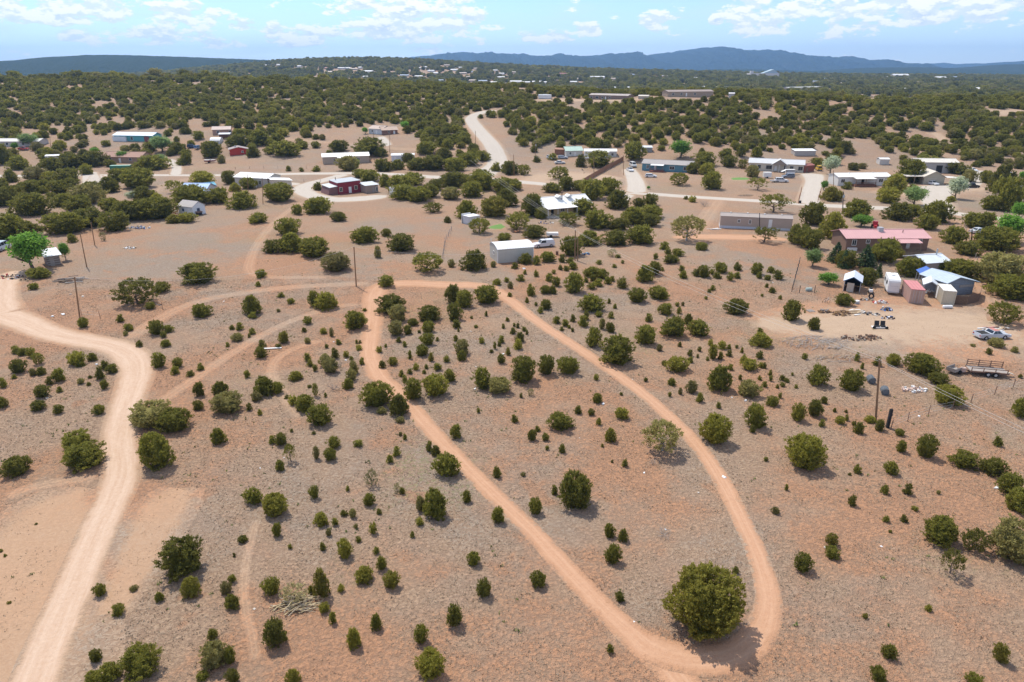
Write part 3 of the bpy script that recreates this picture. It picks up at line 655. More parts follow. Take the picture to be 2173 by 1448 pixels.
# ------------------------------------------------------------------ vegetation in view: centre x, bottom y, width, height (photo pixels), kind
# kinds: d dark juniper, y olive, g grey green, b dry brush, s dead grey, o open crown on a trunk, O grey open crown, e leafy, p pale leafy, v silver, c conifer
VEG = """
38,1015,60,47,d;165,962,70,48,d;180,1003,92,60,d;336,1002,78,86,d;465,945,35,38,d;539,1072,38,38,d;392,1231,98,90,d;407,1271,47,48,y;214,1269,29,30,d;252,1309,26,27,d;339,1279,22,23,d;285,1257,18,15,g;515,1154,22,18,d;497,1183,8,10,d;494,1239,17,20,d;481,1264,25,30,g;494,1297,35,36,d;452,1360,22,26,d;448,1388,26,25,y;460,1425,62,60,g;490,1412,25,38,d;204,1409,27,30,d;300,1448,90,75,d;235,1452,50,45,d;197,1455,36,30,d;430,1447,30,20,d;495,1455,30,34,d;77,1115,8,6,d;3,1173,8,8,d;11,1183,8,8,d;20,1283,10,8,y
597,948,30,30,d;578,943,16,18,d;617,984,30,42,u;595,1001,22,26,d;710,953,32,28,d;701,980,29,30,d;672,976,14,30,g;761,950,20,17,d;828,984,17,20,d;842,970,16,22,d;859,934,10,14,d;850,926,10,10,g;619,918,9,9,d;666,923,9,8,d;912,960,17,25,d;925,970,24,26,d;949,1016,58,57,d;969,933,28,33,d;1054,1016,18,27,d;789,1036,35,40,b;668,1060,22,31,d;738,1043,10,12,d;784,1076,25,30,d;843,1047,20,22,b;854,1050,13,17,d;585,1099,62,54,y;893,1086,22,34,g;924,1106,57,69,d;991,1068,22,28,d;1058,1113,31,37,d;682,1119,36,33,y;711,1117,15,18,d;731,1097,19,15,d;749,1101,17,22,g;804,1093,14,14,d;589,1141,21,31,d;698,1139,13,18,g;792,1135,18,27,y;756,1123,10,12,g;891,1117,18,20,y;875,1142,11,15,d;761,1152,14,14,d;685,1170,13,20,d;616,1166,10,12,d;732,1187,34,43,y;799,1177,17,16,d;810,1212,23,33,d;1005,1204,31,33,d;773,1241,46,40,y;831,1253,37,40,y;578,1267,37,43,d;684,1272,39,65,y;660,1264,16,22,d;724,1258,16,18,y;1027,1271,38,42,d;689,1303,25,24,y;707,1325,17,27,d;799,1340,29,37,d;964,1333,36,51,d;587,1378,57,62,d;752,1379,34,46,y;894,1369,33,42,d;915,1448,72,65,y;623,1460,38,40,y;627,1290,60,50,b
1129,937,21,26,d;1140,917,13,14,d;1157,937,16,18,d;1190,917,56,43,d;1295,940,26,33,y;1193,963,15,22,d;1161,956,9,11,d;1278,950,8,9,y;1326,992,14,17,d;1299,983,6,8,d;1405,975,100,80,O;1517,950,74,72,y;1220,1085,78,85,d;1176,1051,16,22,d;1136,1095,32,39,d;1292,1143,24,32,d;1322,1152,24,30,d;1300,1200,36,45,d;1141,1250,38,38,d;1315,1279,21,23,d;1494,1372,172,160,H;1560,1220,16,18,d;1294,1389,17,21,d;1410,1145,45,25,s;1385,990,24,24,s;1110,1012,12,10,g;1625,980,11,11,d
1704,1003,86,82,y;1821,923,24,28,d;1866,917,21,28,d;1908,927,22,18,d;1911,962,22,28,d;1963,976,43,55,d;2115,949,19,24,d;2046,1000,62,40,d;2105,1015,53,45,d;2143,1056,60,52,d;2160,1092,60,55,d;2150,1210,115,100,G;1819,1007,18,21,d;1803,1010,8,7,d;1890,1010,30,32,d;1668,1042,9,15,d;1876,1050,20,22,d;1925,1052,18,25,d;1808,1076,20,26,d;1941,1086,15,12,d;1645,1093,18,18,g;1880,1110,16,15,d;1917,1110,18,18,d;1889,1132,8,8,d;1993,1164,78,68,d;2063,1178,55,55,o;2015,1228,55,60,u;1764,1160,26,28,y;1765,1189,34,30,d;1702,1218,41,44,d;1969,1299,16,16,y;1835,1314,12,13,y;1884,1402,33,34,d;2120,1409,32,42,y;1862,1450,34,34,d;2065,1460,36,30,d;1991,1050,9,10,g
35,752,20,18,d;50,756,22,18,d;67,760,19,23,d;83,776,25,28,o;41,795,37,34,d;31,805,12,11,d;88,798,23,20,d;71,799,16,18,g;128,812,28,31,d;107,818,16,20,d;91,846,32,30,d;127,834,13,14,d;8,824,18,22,d;6,868,24,28,d;82,875,33,26,d;125,880,21,22,d;164,778,36,33,y;172,780,20,14,d;197,768,22,20,d;225,786,20,22,d;240,794,28,22,d;215,807,19,31,d;223,827,17,22,d;192,804,10,8,d;172,817,17,15,g;189,820,10,10,d;211,882,26,24,d;325,915,95,62,G;372,922,75,58,d;421,872,23,23,d;468,840,38,32,d;483,883,70,53,G;425,843,26,33,d;338,783,31,36,d;378,782,24,24,d;373,796,20,20,d;405,801,17,15,d;426,788,15,18,d;353,738,25,18,d;296,738,16,16,d;333,713,33,35,d;357,707,22,18,d;347,718,14,15,d;274,704,21,18,d;267,714,12,12,g;257,685,17,19,d;178,697,24,24,d;427,676,42,32,d;536,670,47,45,d;538,677,19,16,d;420,605,70,46,d;293,655,90,65,o;320,658,21,18,d;344,622,28,25,d;555,591,20,20,d;548,609,11,12,d;509,702,16,17,d;493,701,12,12,d;504,726,27,20,g;535,711,16,15,d;529,717,7,9,d;483,737,11,11,d;525,803,14,18,d;529,873,14,18,d;545,853,24,22,g
597,632,14,12,d;618,646,16,14,d;591,663,10,8,g;667,652,26,36,d;693,660,55,42,y;653,690,19,19,d;646,706,12,12,d;687,710,17,15,y;704,715,10,20,g;603,730,25,28,y;653,731,14,15,g;556,740,18,18,d;555,762,27,27,d;591,740,13,11,d;754,702,50,45,d;774,662,10,8,d;820,611,31,27,d;831,668,68,44,d;845,685,40,40,g;841,715,35,35,g;866,711,21,22,d;876,693,25,18,d;911,685,53,37,d;909,708,30,28,d;908,735,32,30,d;890,708,8,8,d;928,725,9,10,d;895,758,30,27,d;915,768,14,20,y;948,770,14,16,d;870,763,10,20,d;859,737,11,13,d;819,738,8,9,d;805,750,14,16,y;812,783,16,19,d;834,777,22,20,y;847,728,12,14,d;883,787,14,17,y;852,801,12,16,d;870,795,12,13,d;905,784,9,12,d;928,788,20,18,d;900,794,10,10,d;859,812,14,16,d;769,775,13,17,d;762,745,14,14,y;757,730,7,10,d;764,730,7,8,d;718,733,14,14,d;693,740,9,10,d;712,762,17,25,d;692,780,28,30,g;702,795,37,36,g;735,760,14,16,y;746,765,10,10,d;653,769,17,20,d;658,779,15,16,y;669,789,12,16,d;628,810,32,24,y;751,795,24,30,g;746,810,24,28,g;739,828,27,26,d;707,832,30,32,s;721,783,20,28,s;670,843,14,30,o;657,824,11,8,d;691,844,8,11,d;562,843,48,46,d;590,838,28,30,d;622,862,20,24,y;647,877,45,40,d;679,908,60,50,d;800,870,75,62,d;847,885,48,50,d;810,880,22,17,g;850,899,22,15,g;877,852,45,50,d;925,845,58,52,y;955,812,25,30,d;609,848,12,10,d;552,882,12,14,y
962,645,33,42,d;985,655,40,40,d;1033,648,56,44,d;964,682,33,40,d;968,698,20,20,d;1054,606,18,15,d;1032,672,8,12,d;1001,677,8,7,d;1010,697,10,8,d;1077,683,10,10,d;1068,698,9,11,d;1088,710,14,15,d;1091,694,7,9,d;1099,697,9,12,d;1112,704,12,11,d;1118,711,7,11,d;1103,728,24,24,d;1099,743,20,24,y;1064,729,15,17,d;1059,736,10,12,d;1050,742,8,18,d;1043,750,10,9,d;1022,730,14,15,y;1078,755,13,18,y;1063,773,18,22,d;967,725,12,14,d;973,705,5,9,d;981,755,32,36,g;980,767,22,24,d;1024,828,42,50,d;1058,838,55,40,G;1110,815,55,60,d;1159,798,38,46,d;1206,797,50,42,d;1265,808,12,15,y;1126,842,16,18,b;1106,845,8,11,d;1267,857,24,23,d;1318,840,8,8,d;1227,880,17,20,d;1254,883,16,16,d;1270,903,13,17,d;1319,892,33,28,y;1091,898,16,19,d;1015,877,9,12,d;1127,629,19,26,d;1105,598,15,15,d;1083,613,12,16,g;1075,600,10,12,d;1082,631,9,11,d;1157,625,22,20,d;1173,625,14,20,d;1180,609,17,22,d;1166,598,17,18,d;1218,624,40,46,d;1118,644,9,14,d;1137,650,7,9,d;1159,659,25,25,d;1147,666,14,15,d;1255,665,56,43,d;1270,674,18,14,d;1244,680,14,22,d;1237,695,20,25,d;1215,684,14,17,d;1199,694,16,17,d;1181,688,18,18,d;1192,703,9,10,d;1208,698,8,9,d;1215,705,8,10,d;1259,738,34,45,d;1277,700,16,25,g;1295,707,22,24,d;1310,778,75,68,d;1296,677,14,16,d;1305,656,10,11,d;1292,645,9,12,d;1320,613,20,24,d;1255,590,30,25,d;1277,592,25,22,d;1270,609,20,18,d;1255,615,18,16,d;1290,604,15,18,d;1299,598,11,12,d;1243,600,10,12,d;1259,598,14,16,d;1216,573,18,18,d;1201,576,12,12,d;1189,574,9,12,d;1175,582,9,10,d;1138,588,11,15,d;1114,583,8,10,d;1092,571,16,14,d;1352,645,45,35,d
1397,637,38,30,d;1367,600,35,38,d;1388,585,30,32,d;1413,670,33,27,d;1441,667,12,16,d;1376,684,18,18,d;1428,718,58,48,d;1460,690,22,25,d;1481,716,43,40,d;1562,671,54,38,d;1369,734,46,45,d;1437,651,10,10,d;1449,650,8,10,g;1614,740,52,36,y;1612,707,15,12,d;1399,746,14,16,g;1442,737,10,12,d;1512,764,22,35,y;1528,764,14,18,d;1507,735,12,16,y;1532,743,20,20,y;1547,758,13,15,d;1547,742,11,12,d;1563,740,8,9,d;1574,750,8,13,y;1464,757,13,15,d;1465,771,16,15,d;1484,747,9,12,d;1480,760,7,9,d;1501,766,9,9,d;1437,793,55,38,y;1409,777,12,13,d;1590,789,40,28,y;1577,772,15,20,y;1612,763,19,19,d;1615,782,14,14,y;1622,783,10,14,d;1525,834,58,60,d;1550,787,16,15,d;1587,847,52,42,g;1570,807,9,13,d;1467,836,25,30,g;1425,820,19,19,d;1370,811,9,10,d;1612,808,11,11,d;1622,823,12,14,d;1634,798,9,14,d;1635,810,9,14,d;1660,809,14,14,d;1669,813,12,11,d;1649,825,8,10,d;1660,822,12,11,d;1681,798,7,8,d;1689,825,10,9,d;1484,855,17,22,d;1421,843,9,12,d;1443,838,9,16,g;1524,868,11,15,d;1638,864,28,24,d;1655,846,8,13,d;1602,913,45,58,d;1596,920,12,17,d;1692,897,30,42,y;1727,887,34,40,d;1748,858,17,18,d;1743,907,14,17,d;1734,821,45,48,d;1707,764,13,15,d;1678,684,42,50,d;1727,703,28,30,d;1638,623,13,14,d;1617,630,6,7,d;1655,636,8,10,d;1512,617,10,11,d;1504,622,9,9,d;1498,636,7,8,d;1627,611,8,10,d;1605,584,23,27,d;1611,592,13,16,d;1629,596,13,13,d;1636,580,15,15,d;1650,594,20,20,d;1564,592,15,15,d;1549,597,13,20,d;1565,575,17,18,d;1521,592,15,14,d;1529,580,28,24,d;1510,583,9,12,d;1493,590,24,28,d;1477,587,18,16,d;1450,592,16,18,d;1446,577,12,14,d;1406,576,7,8,d
1788,652,40,30,d;2127,695,75,55,o;1805,834,50,52,d;1818,768,14,20,d;1829,784,9,14,d;1861,778,17,22,d;1894,778,32,28,y;1955,800,72,52,d;1990,820,42,30,d;2010,865,70,50,y;2097,754,14,16,d;2165,804,12,10,d;2165,890,40,46,d;1846,900,28,18,y;1812,905,11,12,d;1782,902,21,20,y;1796,894,10,14,d;1771,876,9,11,d;1795,877,7,8,d;2113,740,36,18,g;2152,750,18,15,g;2064,737,12,8,g
72,583,98,102,e;17,512,85,45,d;60,510,50,40,d;140,500,75,50,d;190,485,60,45,d;245,493,55,45,d;283,470,70,45,d;335,468,75,40,d;235,450,40,30,d;70,460,75,45,d;15,440,55,45,d;170,448,50,35,d;188,436,60,45,g;135,440,40,30,d;128,412,45,22,d;70,410,40,28,d;97,406,25,25,d;144,392,55,35,d;233,410,45,35,d;295,402,70,40,d;195,408,35,22,d;257,386,45,25,d;112,364,35,30,d;78,384,45,30,g;42,362,45,30,d;200,355,50,35,d;150,358,50,28,d;185,372,25,22,d;92,335,25,20,d;10,350,30,45,d;372,412,38,30,u;307,430,35,35,d;285,430,40,28,v;335,435,30,25,y;63,312,50,28,p;33,320,18,20,e;202,328,25,15,e;265,345,40,28,e;345,325,55,40,p;340,355,40,30,p;293,362,20,18,d;325,362,50,22,d;385,352,18,15,d;85,593,38,22,d;73,616,18,16,d;155,516,18,20,d;140,555,28,45,e;220,512,12,20,b;370,475,30,14,y;398,474,34,12,y
428,383,30,20,d;487,392,28,30,d;430,397,50,18,y;464,433,45,35,d;516,445,58,38,d;593,430,65,38,d;528,402,35,25,d;500,408,25,20,y;405,438,70,30,d;548,475,35,24,d;632,457,20,23,d;673,456,58,36,d;718,471,32,20,d;675,405,20,18,d;612,500,50,38,d;580,538,38,30,d;620,538,55,45,d;667,548,65,42,d;717,578,62,42,G;613,364,11,12,d;640,365,10,9,d;672,365,16,13,d;538,334,30,25,d;607,333,55,26,d;720,322,38,15,d;450,335,40,35,d;471,347,16,18,g;397,350,22,28,d;550,308,50,25,d;505,313,45,20,d;587,305,28,22,d;740,364,45,32,g
757,360,20,25,e;813,365,38,28,d;844,361,30,22,d;888,362,40,28,d;921,362,50,30,d;965,364,45,28,d;995,352,45,28,d;1023,342,30,22,d;943,340,40,26,d;905,328,45,24,d;1004,325,25,20,d;866,345,25,20,d;764,378,30,18,d;783,386,40,20,d;818,398,25,28,d;850,410,55,40,d;888,430,50,32,d;855,425,50,25,d;912,420,40,30,d;875,395,45,22,d;957,425,42,28,g;960,400,55,32,d;926,405,30,25,d;985,390,30,20,d;920,453,35,24,o;950,474,15,15,d;990,465,45,40,d;1003,420,45,35,d;1048,462,60,45,y;1025,405,50,40,d;1067,410,50,30,d;1018,385,40,18,d;1075,440,50,40,d;1088,405,40,25,d;1018,498,42,35,o;1098,490,50,40,o;1070,513,28,14,d;1053,365,20,20,d;1078,368,30,25,d;773,518,50,38,d;820,503,22,18,d;852,536,58,40,d;802,548,16,26,g;907,582,66,42,o;1006,576,52,46,d;958,568,14,18,g;1047,568,12,14,g;859,275,25,20,e;775,285,18,16,e;783,330,60,26,d;808,333,30,20,d;1020,251,12,8,d
1188,383,45,28,o;1138,345,15,14,d;1111,373,26,24,o;1083,372,30,30,d;1232,355,22,26,d;1271,355,55,28,d;1346,340,40,38,d;1172,340,18,14,d;1444,338,57,44,e;1440,395,40,28,o;1376,403,10,9,e;1172,410,35,22,d;1202,405,35,30,d;1232,405,35,22,d;1290,415,45,38,d;1255,425,50,45,d;1310,445,50,42,d;1238,458,45,38,d;1130,460,45,48,d;1148,465,25,25,d;1205,480,45,30,o;1265,487,55,42,d;1343,478,55,40,d;1312,490,40,28,d;1381,465,45,30,d;1376,482,42,28,d;1380,437,30,26,d;1356,440,25,20,d;1250,523,50,32,d;1307,523,50,35,d;1360,520,55,42,d;1133,507,42,30,d;1212,545,45,45,d;1163,558,30,25,d;1115,562,28,25,d;1138,563,16,20,d;1193,558,13,18,d;1211,560,18,14,d;1299,546,22,18,b;1312,548,11,9,d;1271,562,12,10,d;1303,569,10,9,d;1321,560,7,8,d;1409,531,20,18,d;1417,541,14,13,d;1437,545,22,18,d;1391,551,9,14,d;1423,560,30,14,d
1456,517,64,60,O;1488,532,24,18,d;1621,518,54,35,u;1640,455,65,32,u;1495,440,26,26,s;1496,352,45,30,d;1511,403,42,38,d;1500,372,40,25,y;1546,355,30,25,d;1540,335,26,20,d;1571,333,20,26,d;1575,358,22,20,o;1596,377,26,26,g;1607,405,36,28,u;1470,370,28,25,d;1762,372,45,45,v;1762,428,40,32,y;1748,405,20,25,e;1726,480,50,50,d;1765,510,55,60,y;1695,520,45,45,d;1718,530,45,45,d;1723,570,45,48,p;1773,560,45,45,c;1757,610,50,35,e;1795,570,40,40,d;1469,430,16,14,y;1455,424,10,8,d
1817,465,55,42,d;1828,485,50,30,e;1883,432,45,35,y;1897,408,50,38,y;1940,440,60,50,p;1933,460,40,25,d;1905,470,60,35,d;1983,475,55,50,d;1966,490,45,35,d;1928,388,50,50,d;1966,362,50,25,d;2027,370,40,25,d;1936,408,18,16,d;2027,425,45,55,v;2055,388,28,28,g;2091,390,26,28,d;2099,447,32,32,d;2132,450,55,75,d;2120,410,50,60,d;2063,485,40,35,d;2091,485,35,35,d;2138,520,70,75,e;2160,470,45,45,e;2168,385,20,25,e;2110,535,80,45,d;2053,545,45,35,d;2022,520,45,40,d;2036,595,65,40,d;2008,590,45,40,d;2118,610,100,75,g;2143,640,80,55,d;2170,640,50,60,d;1928,590,52,45,d;1837,608,38,40,d;1864,590,20,32,c;1875,560,60,55,d;1834,570,55,50,c;1790,572,35,40,c;1903,548,25,22,y;1778,425,20,20,y;1797,403,18,16,d;2016,430,18,14,y;1836,433,9,9,b
"""
# landmarks used to tell look-alikes apart
MARKS = [('the huge loop juniper', 1494, 1340), ('the looping track\'s open juniper', 1405, 965), ('the black post', 1883, 905), ('the tall wire pole', 1859, 888),
 ('the long tandem trailer', 2090, 795), ('the red-topped grey car', 2103, 720), ('the red-roofed container', 1940, 640), ('the white camper trailer', 1885, 625), ('the striped canopy shelter', 1803, 618),
 ('the grey barn', 2035, 625), ('the pink-roofed house', 1880, 530), ('the white metal garage', 1092, 556), ('the double power pole', 1222, 550), ('the cream house', 1195, 455),
 ('the beige trailer home', 1600, 488), ('the blue house', 1415, 364), ('the gabled beige house', 1650, 363), ('the decked white house', 1833, 394), ('the gable garage', 1980, 390),
 ('the maroon house', 735, 410), ('the track corner pole', 755, 608), ('the blue-windowed shed', 410, 457), ('the blue-roofed house', 412, 415), ('the long white-roofed house', 540, 392),
 ('the tan house', 735, 348), ('the bright red house', 505, 328), ('the green container', 256, 365), ('the brown-roofed house', 260, 345), ('the teal and white house', 285, 298),
 ('the leaning pole', 170, 680), ('the timber shack', 115, 560), ('the rubbish heap', 293, 488), ('the bend of the pale road', 285, 770), ('the pale road\'s narrows', 255, 930),
 ('the bladed soil patch', 340, 1070), ('the straw brush heap', 627, 1280), ('the dead grey bush', 707, 832), ('the thin footpath end', 545, 1420), ('the crest of the looping track', 1250, 755),
 ('the grey brush pile', 1740, 740), ('the white fuel drum', 2010, 653), ('the gravel road junction', 1030, 375), ('the green lawn', 1055, 482), ('the dead grey branches', 1410, 1145), ('the white board in the field', 575, 740), ('the twin houses', 812, 285), ('the silver car', 2076, 495), ('the three round junipers', 1159, 790), ('the track-top juniper pair', 1010, 648), ('the widest trackside clump', 1310, 770), ('the clump astride the track', 820, 872), ('the tall pointed juniper', 1525, 830), ('the widest juniper above the yard', 1562, 668), ('the red track corner', 815, 605)]
MARKP = None
NAMES = {'d': ('juniper', 'dark green juniper'), 'y': ('juniper', 'olive green juniper'), 'H': ('juniper', 'olive green juniper'), 'g': ('chamisa_bush', 'grey-green bush'), 'G': ('pinyon_bush', 'grey-green bush'), 'b': ('dry_bush', 'straw-coloured dry bush'),
 's': ('dead_bush', 'dead grey bush'), 'o': ('open_juniper', 'open-crowned juniper'), 'u': ('open_juniper', 'umbrella-shaped juniper'), 'O': ('open_juniper', 'grey-green open juniper'), 'e': ('leafy_tree', 'bright green leafy tree'), 'p': ('leafy_tree', 'pale green leafy tree'), 'v': ('silver_tree', 'silver-leaved tree'), 'c': ('conifer', 'dark conical conifer')}
ORD = ['nearest', 'second nearest', 'third nearest', 'fourth nearest', 'fifth nearest', 'sixth nearest', 'seventh nearest', 'eighth nearest', 'ninth nearest', 'tenth nearest']
PLANTS = []
PROTO_CROWN = {}
def veg_all():
    global MARKP
    MARKP = [(n, G(a, b)) for n, a, b in MARKS]
    recs = []; i = 0
    for tok in VEG.replace('\n', ';').split(';'):
        if not tok.strip(): continue
        a = tok.split(','); cx, by, wp, hp = map(float, a[:4]); k = a[4]
        phi = PITCH + math.atan((by - 724) / FPX)
        p = G(cx, by - .36 * wp * math.sin(phi)); m = ppm(p)
        wm = wp / m * (.83 if by > 640 else .97); hm = (hp - .52 * wp * math.sin(phi)) / math.cos(phi) / m
        hm = min(max(hm, .6 * wm), 2.6 * wm) * .91
        if k == 'd' and by < 600 and wp > 60 and False: k = 'd'
        recs.append((p, wm, hm, k, wp, i)); i += 1
    # labels: size word, kind, nearest landmark, rank
    keyed = {}
    for r in recs:
        p, wm, hm, k, wp, i = r
        sz = 'tiny' if wm < 1.0 else 'small' if wm < 2.0 else 'mid-sized' if wm < 3.6 else 'large' if wm < 6.5 else 'very large'
        d, nm = min(((p - q).length, n) for n, q in MARKP)
        keyed.setdefault((sz, NAMES[k][1], nm), []).append((d, i))
    labels = {}
    for (sz, kn, nm), lst in keyed.items():
        lst.sort()
        for rk, (d, i) in enumerate(lst):
            if len(lst) == 1: labels[i] = f'{sz} {kn} close to {nm}'
            elif rk < 10: labels[i] = f'{sz} {kn}, {ORD[rk]} such to {nm}'
            else: labels[i] = f'{sz} {kn} in the loose scatter around {nm}'
    for p, wm, hm, k, wp, i in recs:
        big = wp > 60; small = wp < 21
        tr = TRK[i % 3]
        if k == 'H': cr = HERO
        elif k == 'd': cr = JUNB[i % 4] if big else JUNS[i % 4] if small else JUN[i % 6]
        elif k == 'y': cr = YELB[i % 2] if big else YELS[i % 2] if small else YEL[i % 3]
        elif k == 'g': cr = GRY[i % 3]
        elif k == 'G': cr = GRYB[i % 2]
        elif k == 'b': cr = DRY[i % 2]
        elif k == 'o': cr = OPEN[i % 3]; tr = TRKO[i % 3]
        elif k == 'u': cr = UMB[i % 2]; tr = TRKO[i % 3]
        elif k == 'O': cr = OPENG[i % 2]; tr = TRKG[i % 2]
        elif k in 'epv': cr = LEFY[k][i % 2]; tr = TRKO[i % 3]
        elif k == 'c': cr = CON[i % 2]
        nm = NAMES[k][0]
        if nm == 'juniper': nm = 'juniper_tree' if wm > 3.6 else 'juniper_shrub' if wm > 1.35 else 'juniper_seedling'
        if k == 'c' : hm *= 1.15
        t = thing(nm, labels[i], 'tree' if (wm > 3.6 or k in 'epvcou') else 'shrub', (p.x, p.y, p.z - .03), rnd.random() * 6.28, {'d': 'junipers scattered over the dry land', 'y': 'junipers scattered over the dry land', 'H': 'junipers scattered over the dry land', 'g': 'grey-green bushes', 'G': 'grey-green bushes', 'b': 'dry bushes', 's': 'dead bushes', 'o': 'open junipers', 'u': 'open junipers', 'O': 'open junipers', 'e': 'leafy trees', 'p': 'leafy trees', 'v': 'silver trees', 'c': 'conifers'}[k])
        t.scale = (wm * rnd.uniform(.95, 1.05), wm * rnd.uniform(.9, 1.05), hm)
        if k == 's': link('branches', SKEL[i % 3], t)
        else:
            c = link('crown', cr, t); link('trunk', tr, t)
            if not small and k in 'dygeGo': PROTO_CROWN.setdefault(cr.name, c)
        PLANTS.append((p.x, p.y, wm))
veg_all()
# ------------------------------------------------------------------ buildings
BUILT = []      # centre x, y, half length, depth, rz for keeping the woods clear
def frame_of(pL, pR):
    a = G(*pL); b = G(*pR); d = Vector((b.x - a.x, b.y - a.y, 0)); L = d.length
    return a, L, math.atan2(d.y, d.x)
WHITE = mat('white_paint', (.72, .71, .69), .7, .06)
TRIM = mat('trim_white', (.74, .73, .70), .7, .05)
DARK = mat('dark_opening', (.03, .028, .026), .9, .1)
RUBBER = mat('tyre_rubber', (.022, .022, .022), .9, .1)
STEEL = mat('galvanised_steel', (.45, .46, .47), .5, .12, metal=.3)
RUST = mat('rusty_steel', (.20, .12, .085), .85, .3, 3)
WOOD = mat('old_timber', (.25, .18, .12), .9, .25, 3)
GREYW = mat('grey_timber', (.32, .28, .25), .95, .2, 3)
POLEW = mat('pole_timber', (.26, .155, .085), .9, .2, 3)
CONCR = mat('concrete', (.48, .45, .41), .9, .12)
GLASS = glass_mat()
def wall_mat(c, ribbed=False): return mat('wall_%d_%d_%d%s' % (*[int(q * 255) for q in c], '_r' if ribbed else ''), c, .85, .08, .8, stripes=('x', .3) if ribbed else None)
def roof_mat(c, ribbed=True): return mat('roof_%d_%d_%d%s' % (*[int(q * 255) for q in c], '_r' if ribbed else ''), c, .55 if ribbed else .9, .09, .5, stripes=('x', .6) if ribbed else None)
def window(t, face, u0, u1, z0, z1, fr=TRIM, W=0, L=0, name='window', divide=True):
    """a framed pane on a face of the box L x W: face 'f' front(y=0) 'l' left(x=0) 'r' right(x=L) 'b' back"""
    def bx(b, a0, a1, h0, h1, d0, d1):
        if face == 'f': b.box(a0, a1, -d1, -d0, h0, h1)
        elif face == 'b': b.box(a0, a1, W + d0, W + d1, h0, h1)
        elif face == 'l': b.box(-d1, -d0, a0, a1, h0, h1)
        else: b.box(L + d0, L + d1, a0, a1, h0, h1)
    b = MB(); k = .10
    bx(b, u0, u1, z0, z0 + k, .004, .07); bx(b, u0, u1, z1 - k, z1, .004, .07); bx(b, u0, u0 + k, z0 + k, z1 - k, .004, .07); bx(b, u1 - k, u1, z0 + k, z1 - k, .004, .07)
    if divide: bx(b, (u0 + u1) / 2 - .03, (u0 + u1) / 2 + .03, z0 + k, z1 - k, .02, .06)
    o = b.build(name, fr, t)
    p = MB(); bx(p, u0 + k + .003, u1 - k - .003, z0 + k + .003, z1 - k - .003, .004, .018); p.build('pane', GLASS, o)
    return o
def door(t, face, u0, u1, z0, z1, m=None, W=0, L=0, handle=True):
    b = MB(); 
    if face == 'f': b.box(u0, u1, -.06, -.004, z0, z1)
    elif face == 'l': b.box(-.06, -.004, u0, u1, z0, z1)
    else: b.box(L + .004, L + .06, u0, u1, z0, z1)
    o = b.build('door', m or WHITE, t)
    if handle:
        h = MB()
        if face == 'f': h.box(u1 - .16, u1 - .10, -.11, -.062, z0 + .95, z0 + 1.05)
        elif face == 'l': h.box(-.11, -.062, u1 - .16, u1 - .10, z0 + .95, z0 + 1.05)
        else: h.box(L + .062, L + .11, u0 + .1, u0 + .16, z0 + .95, z0 + 1.05)
        h.build('handle', STEEL, o)
    return o
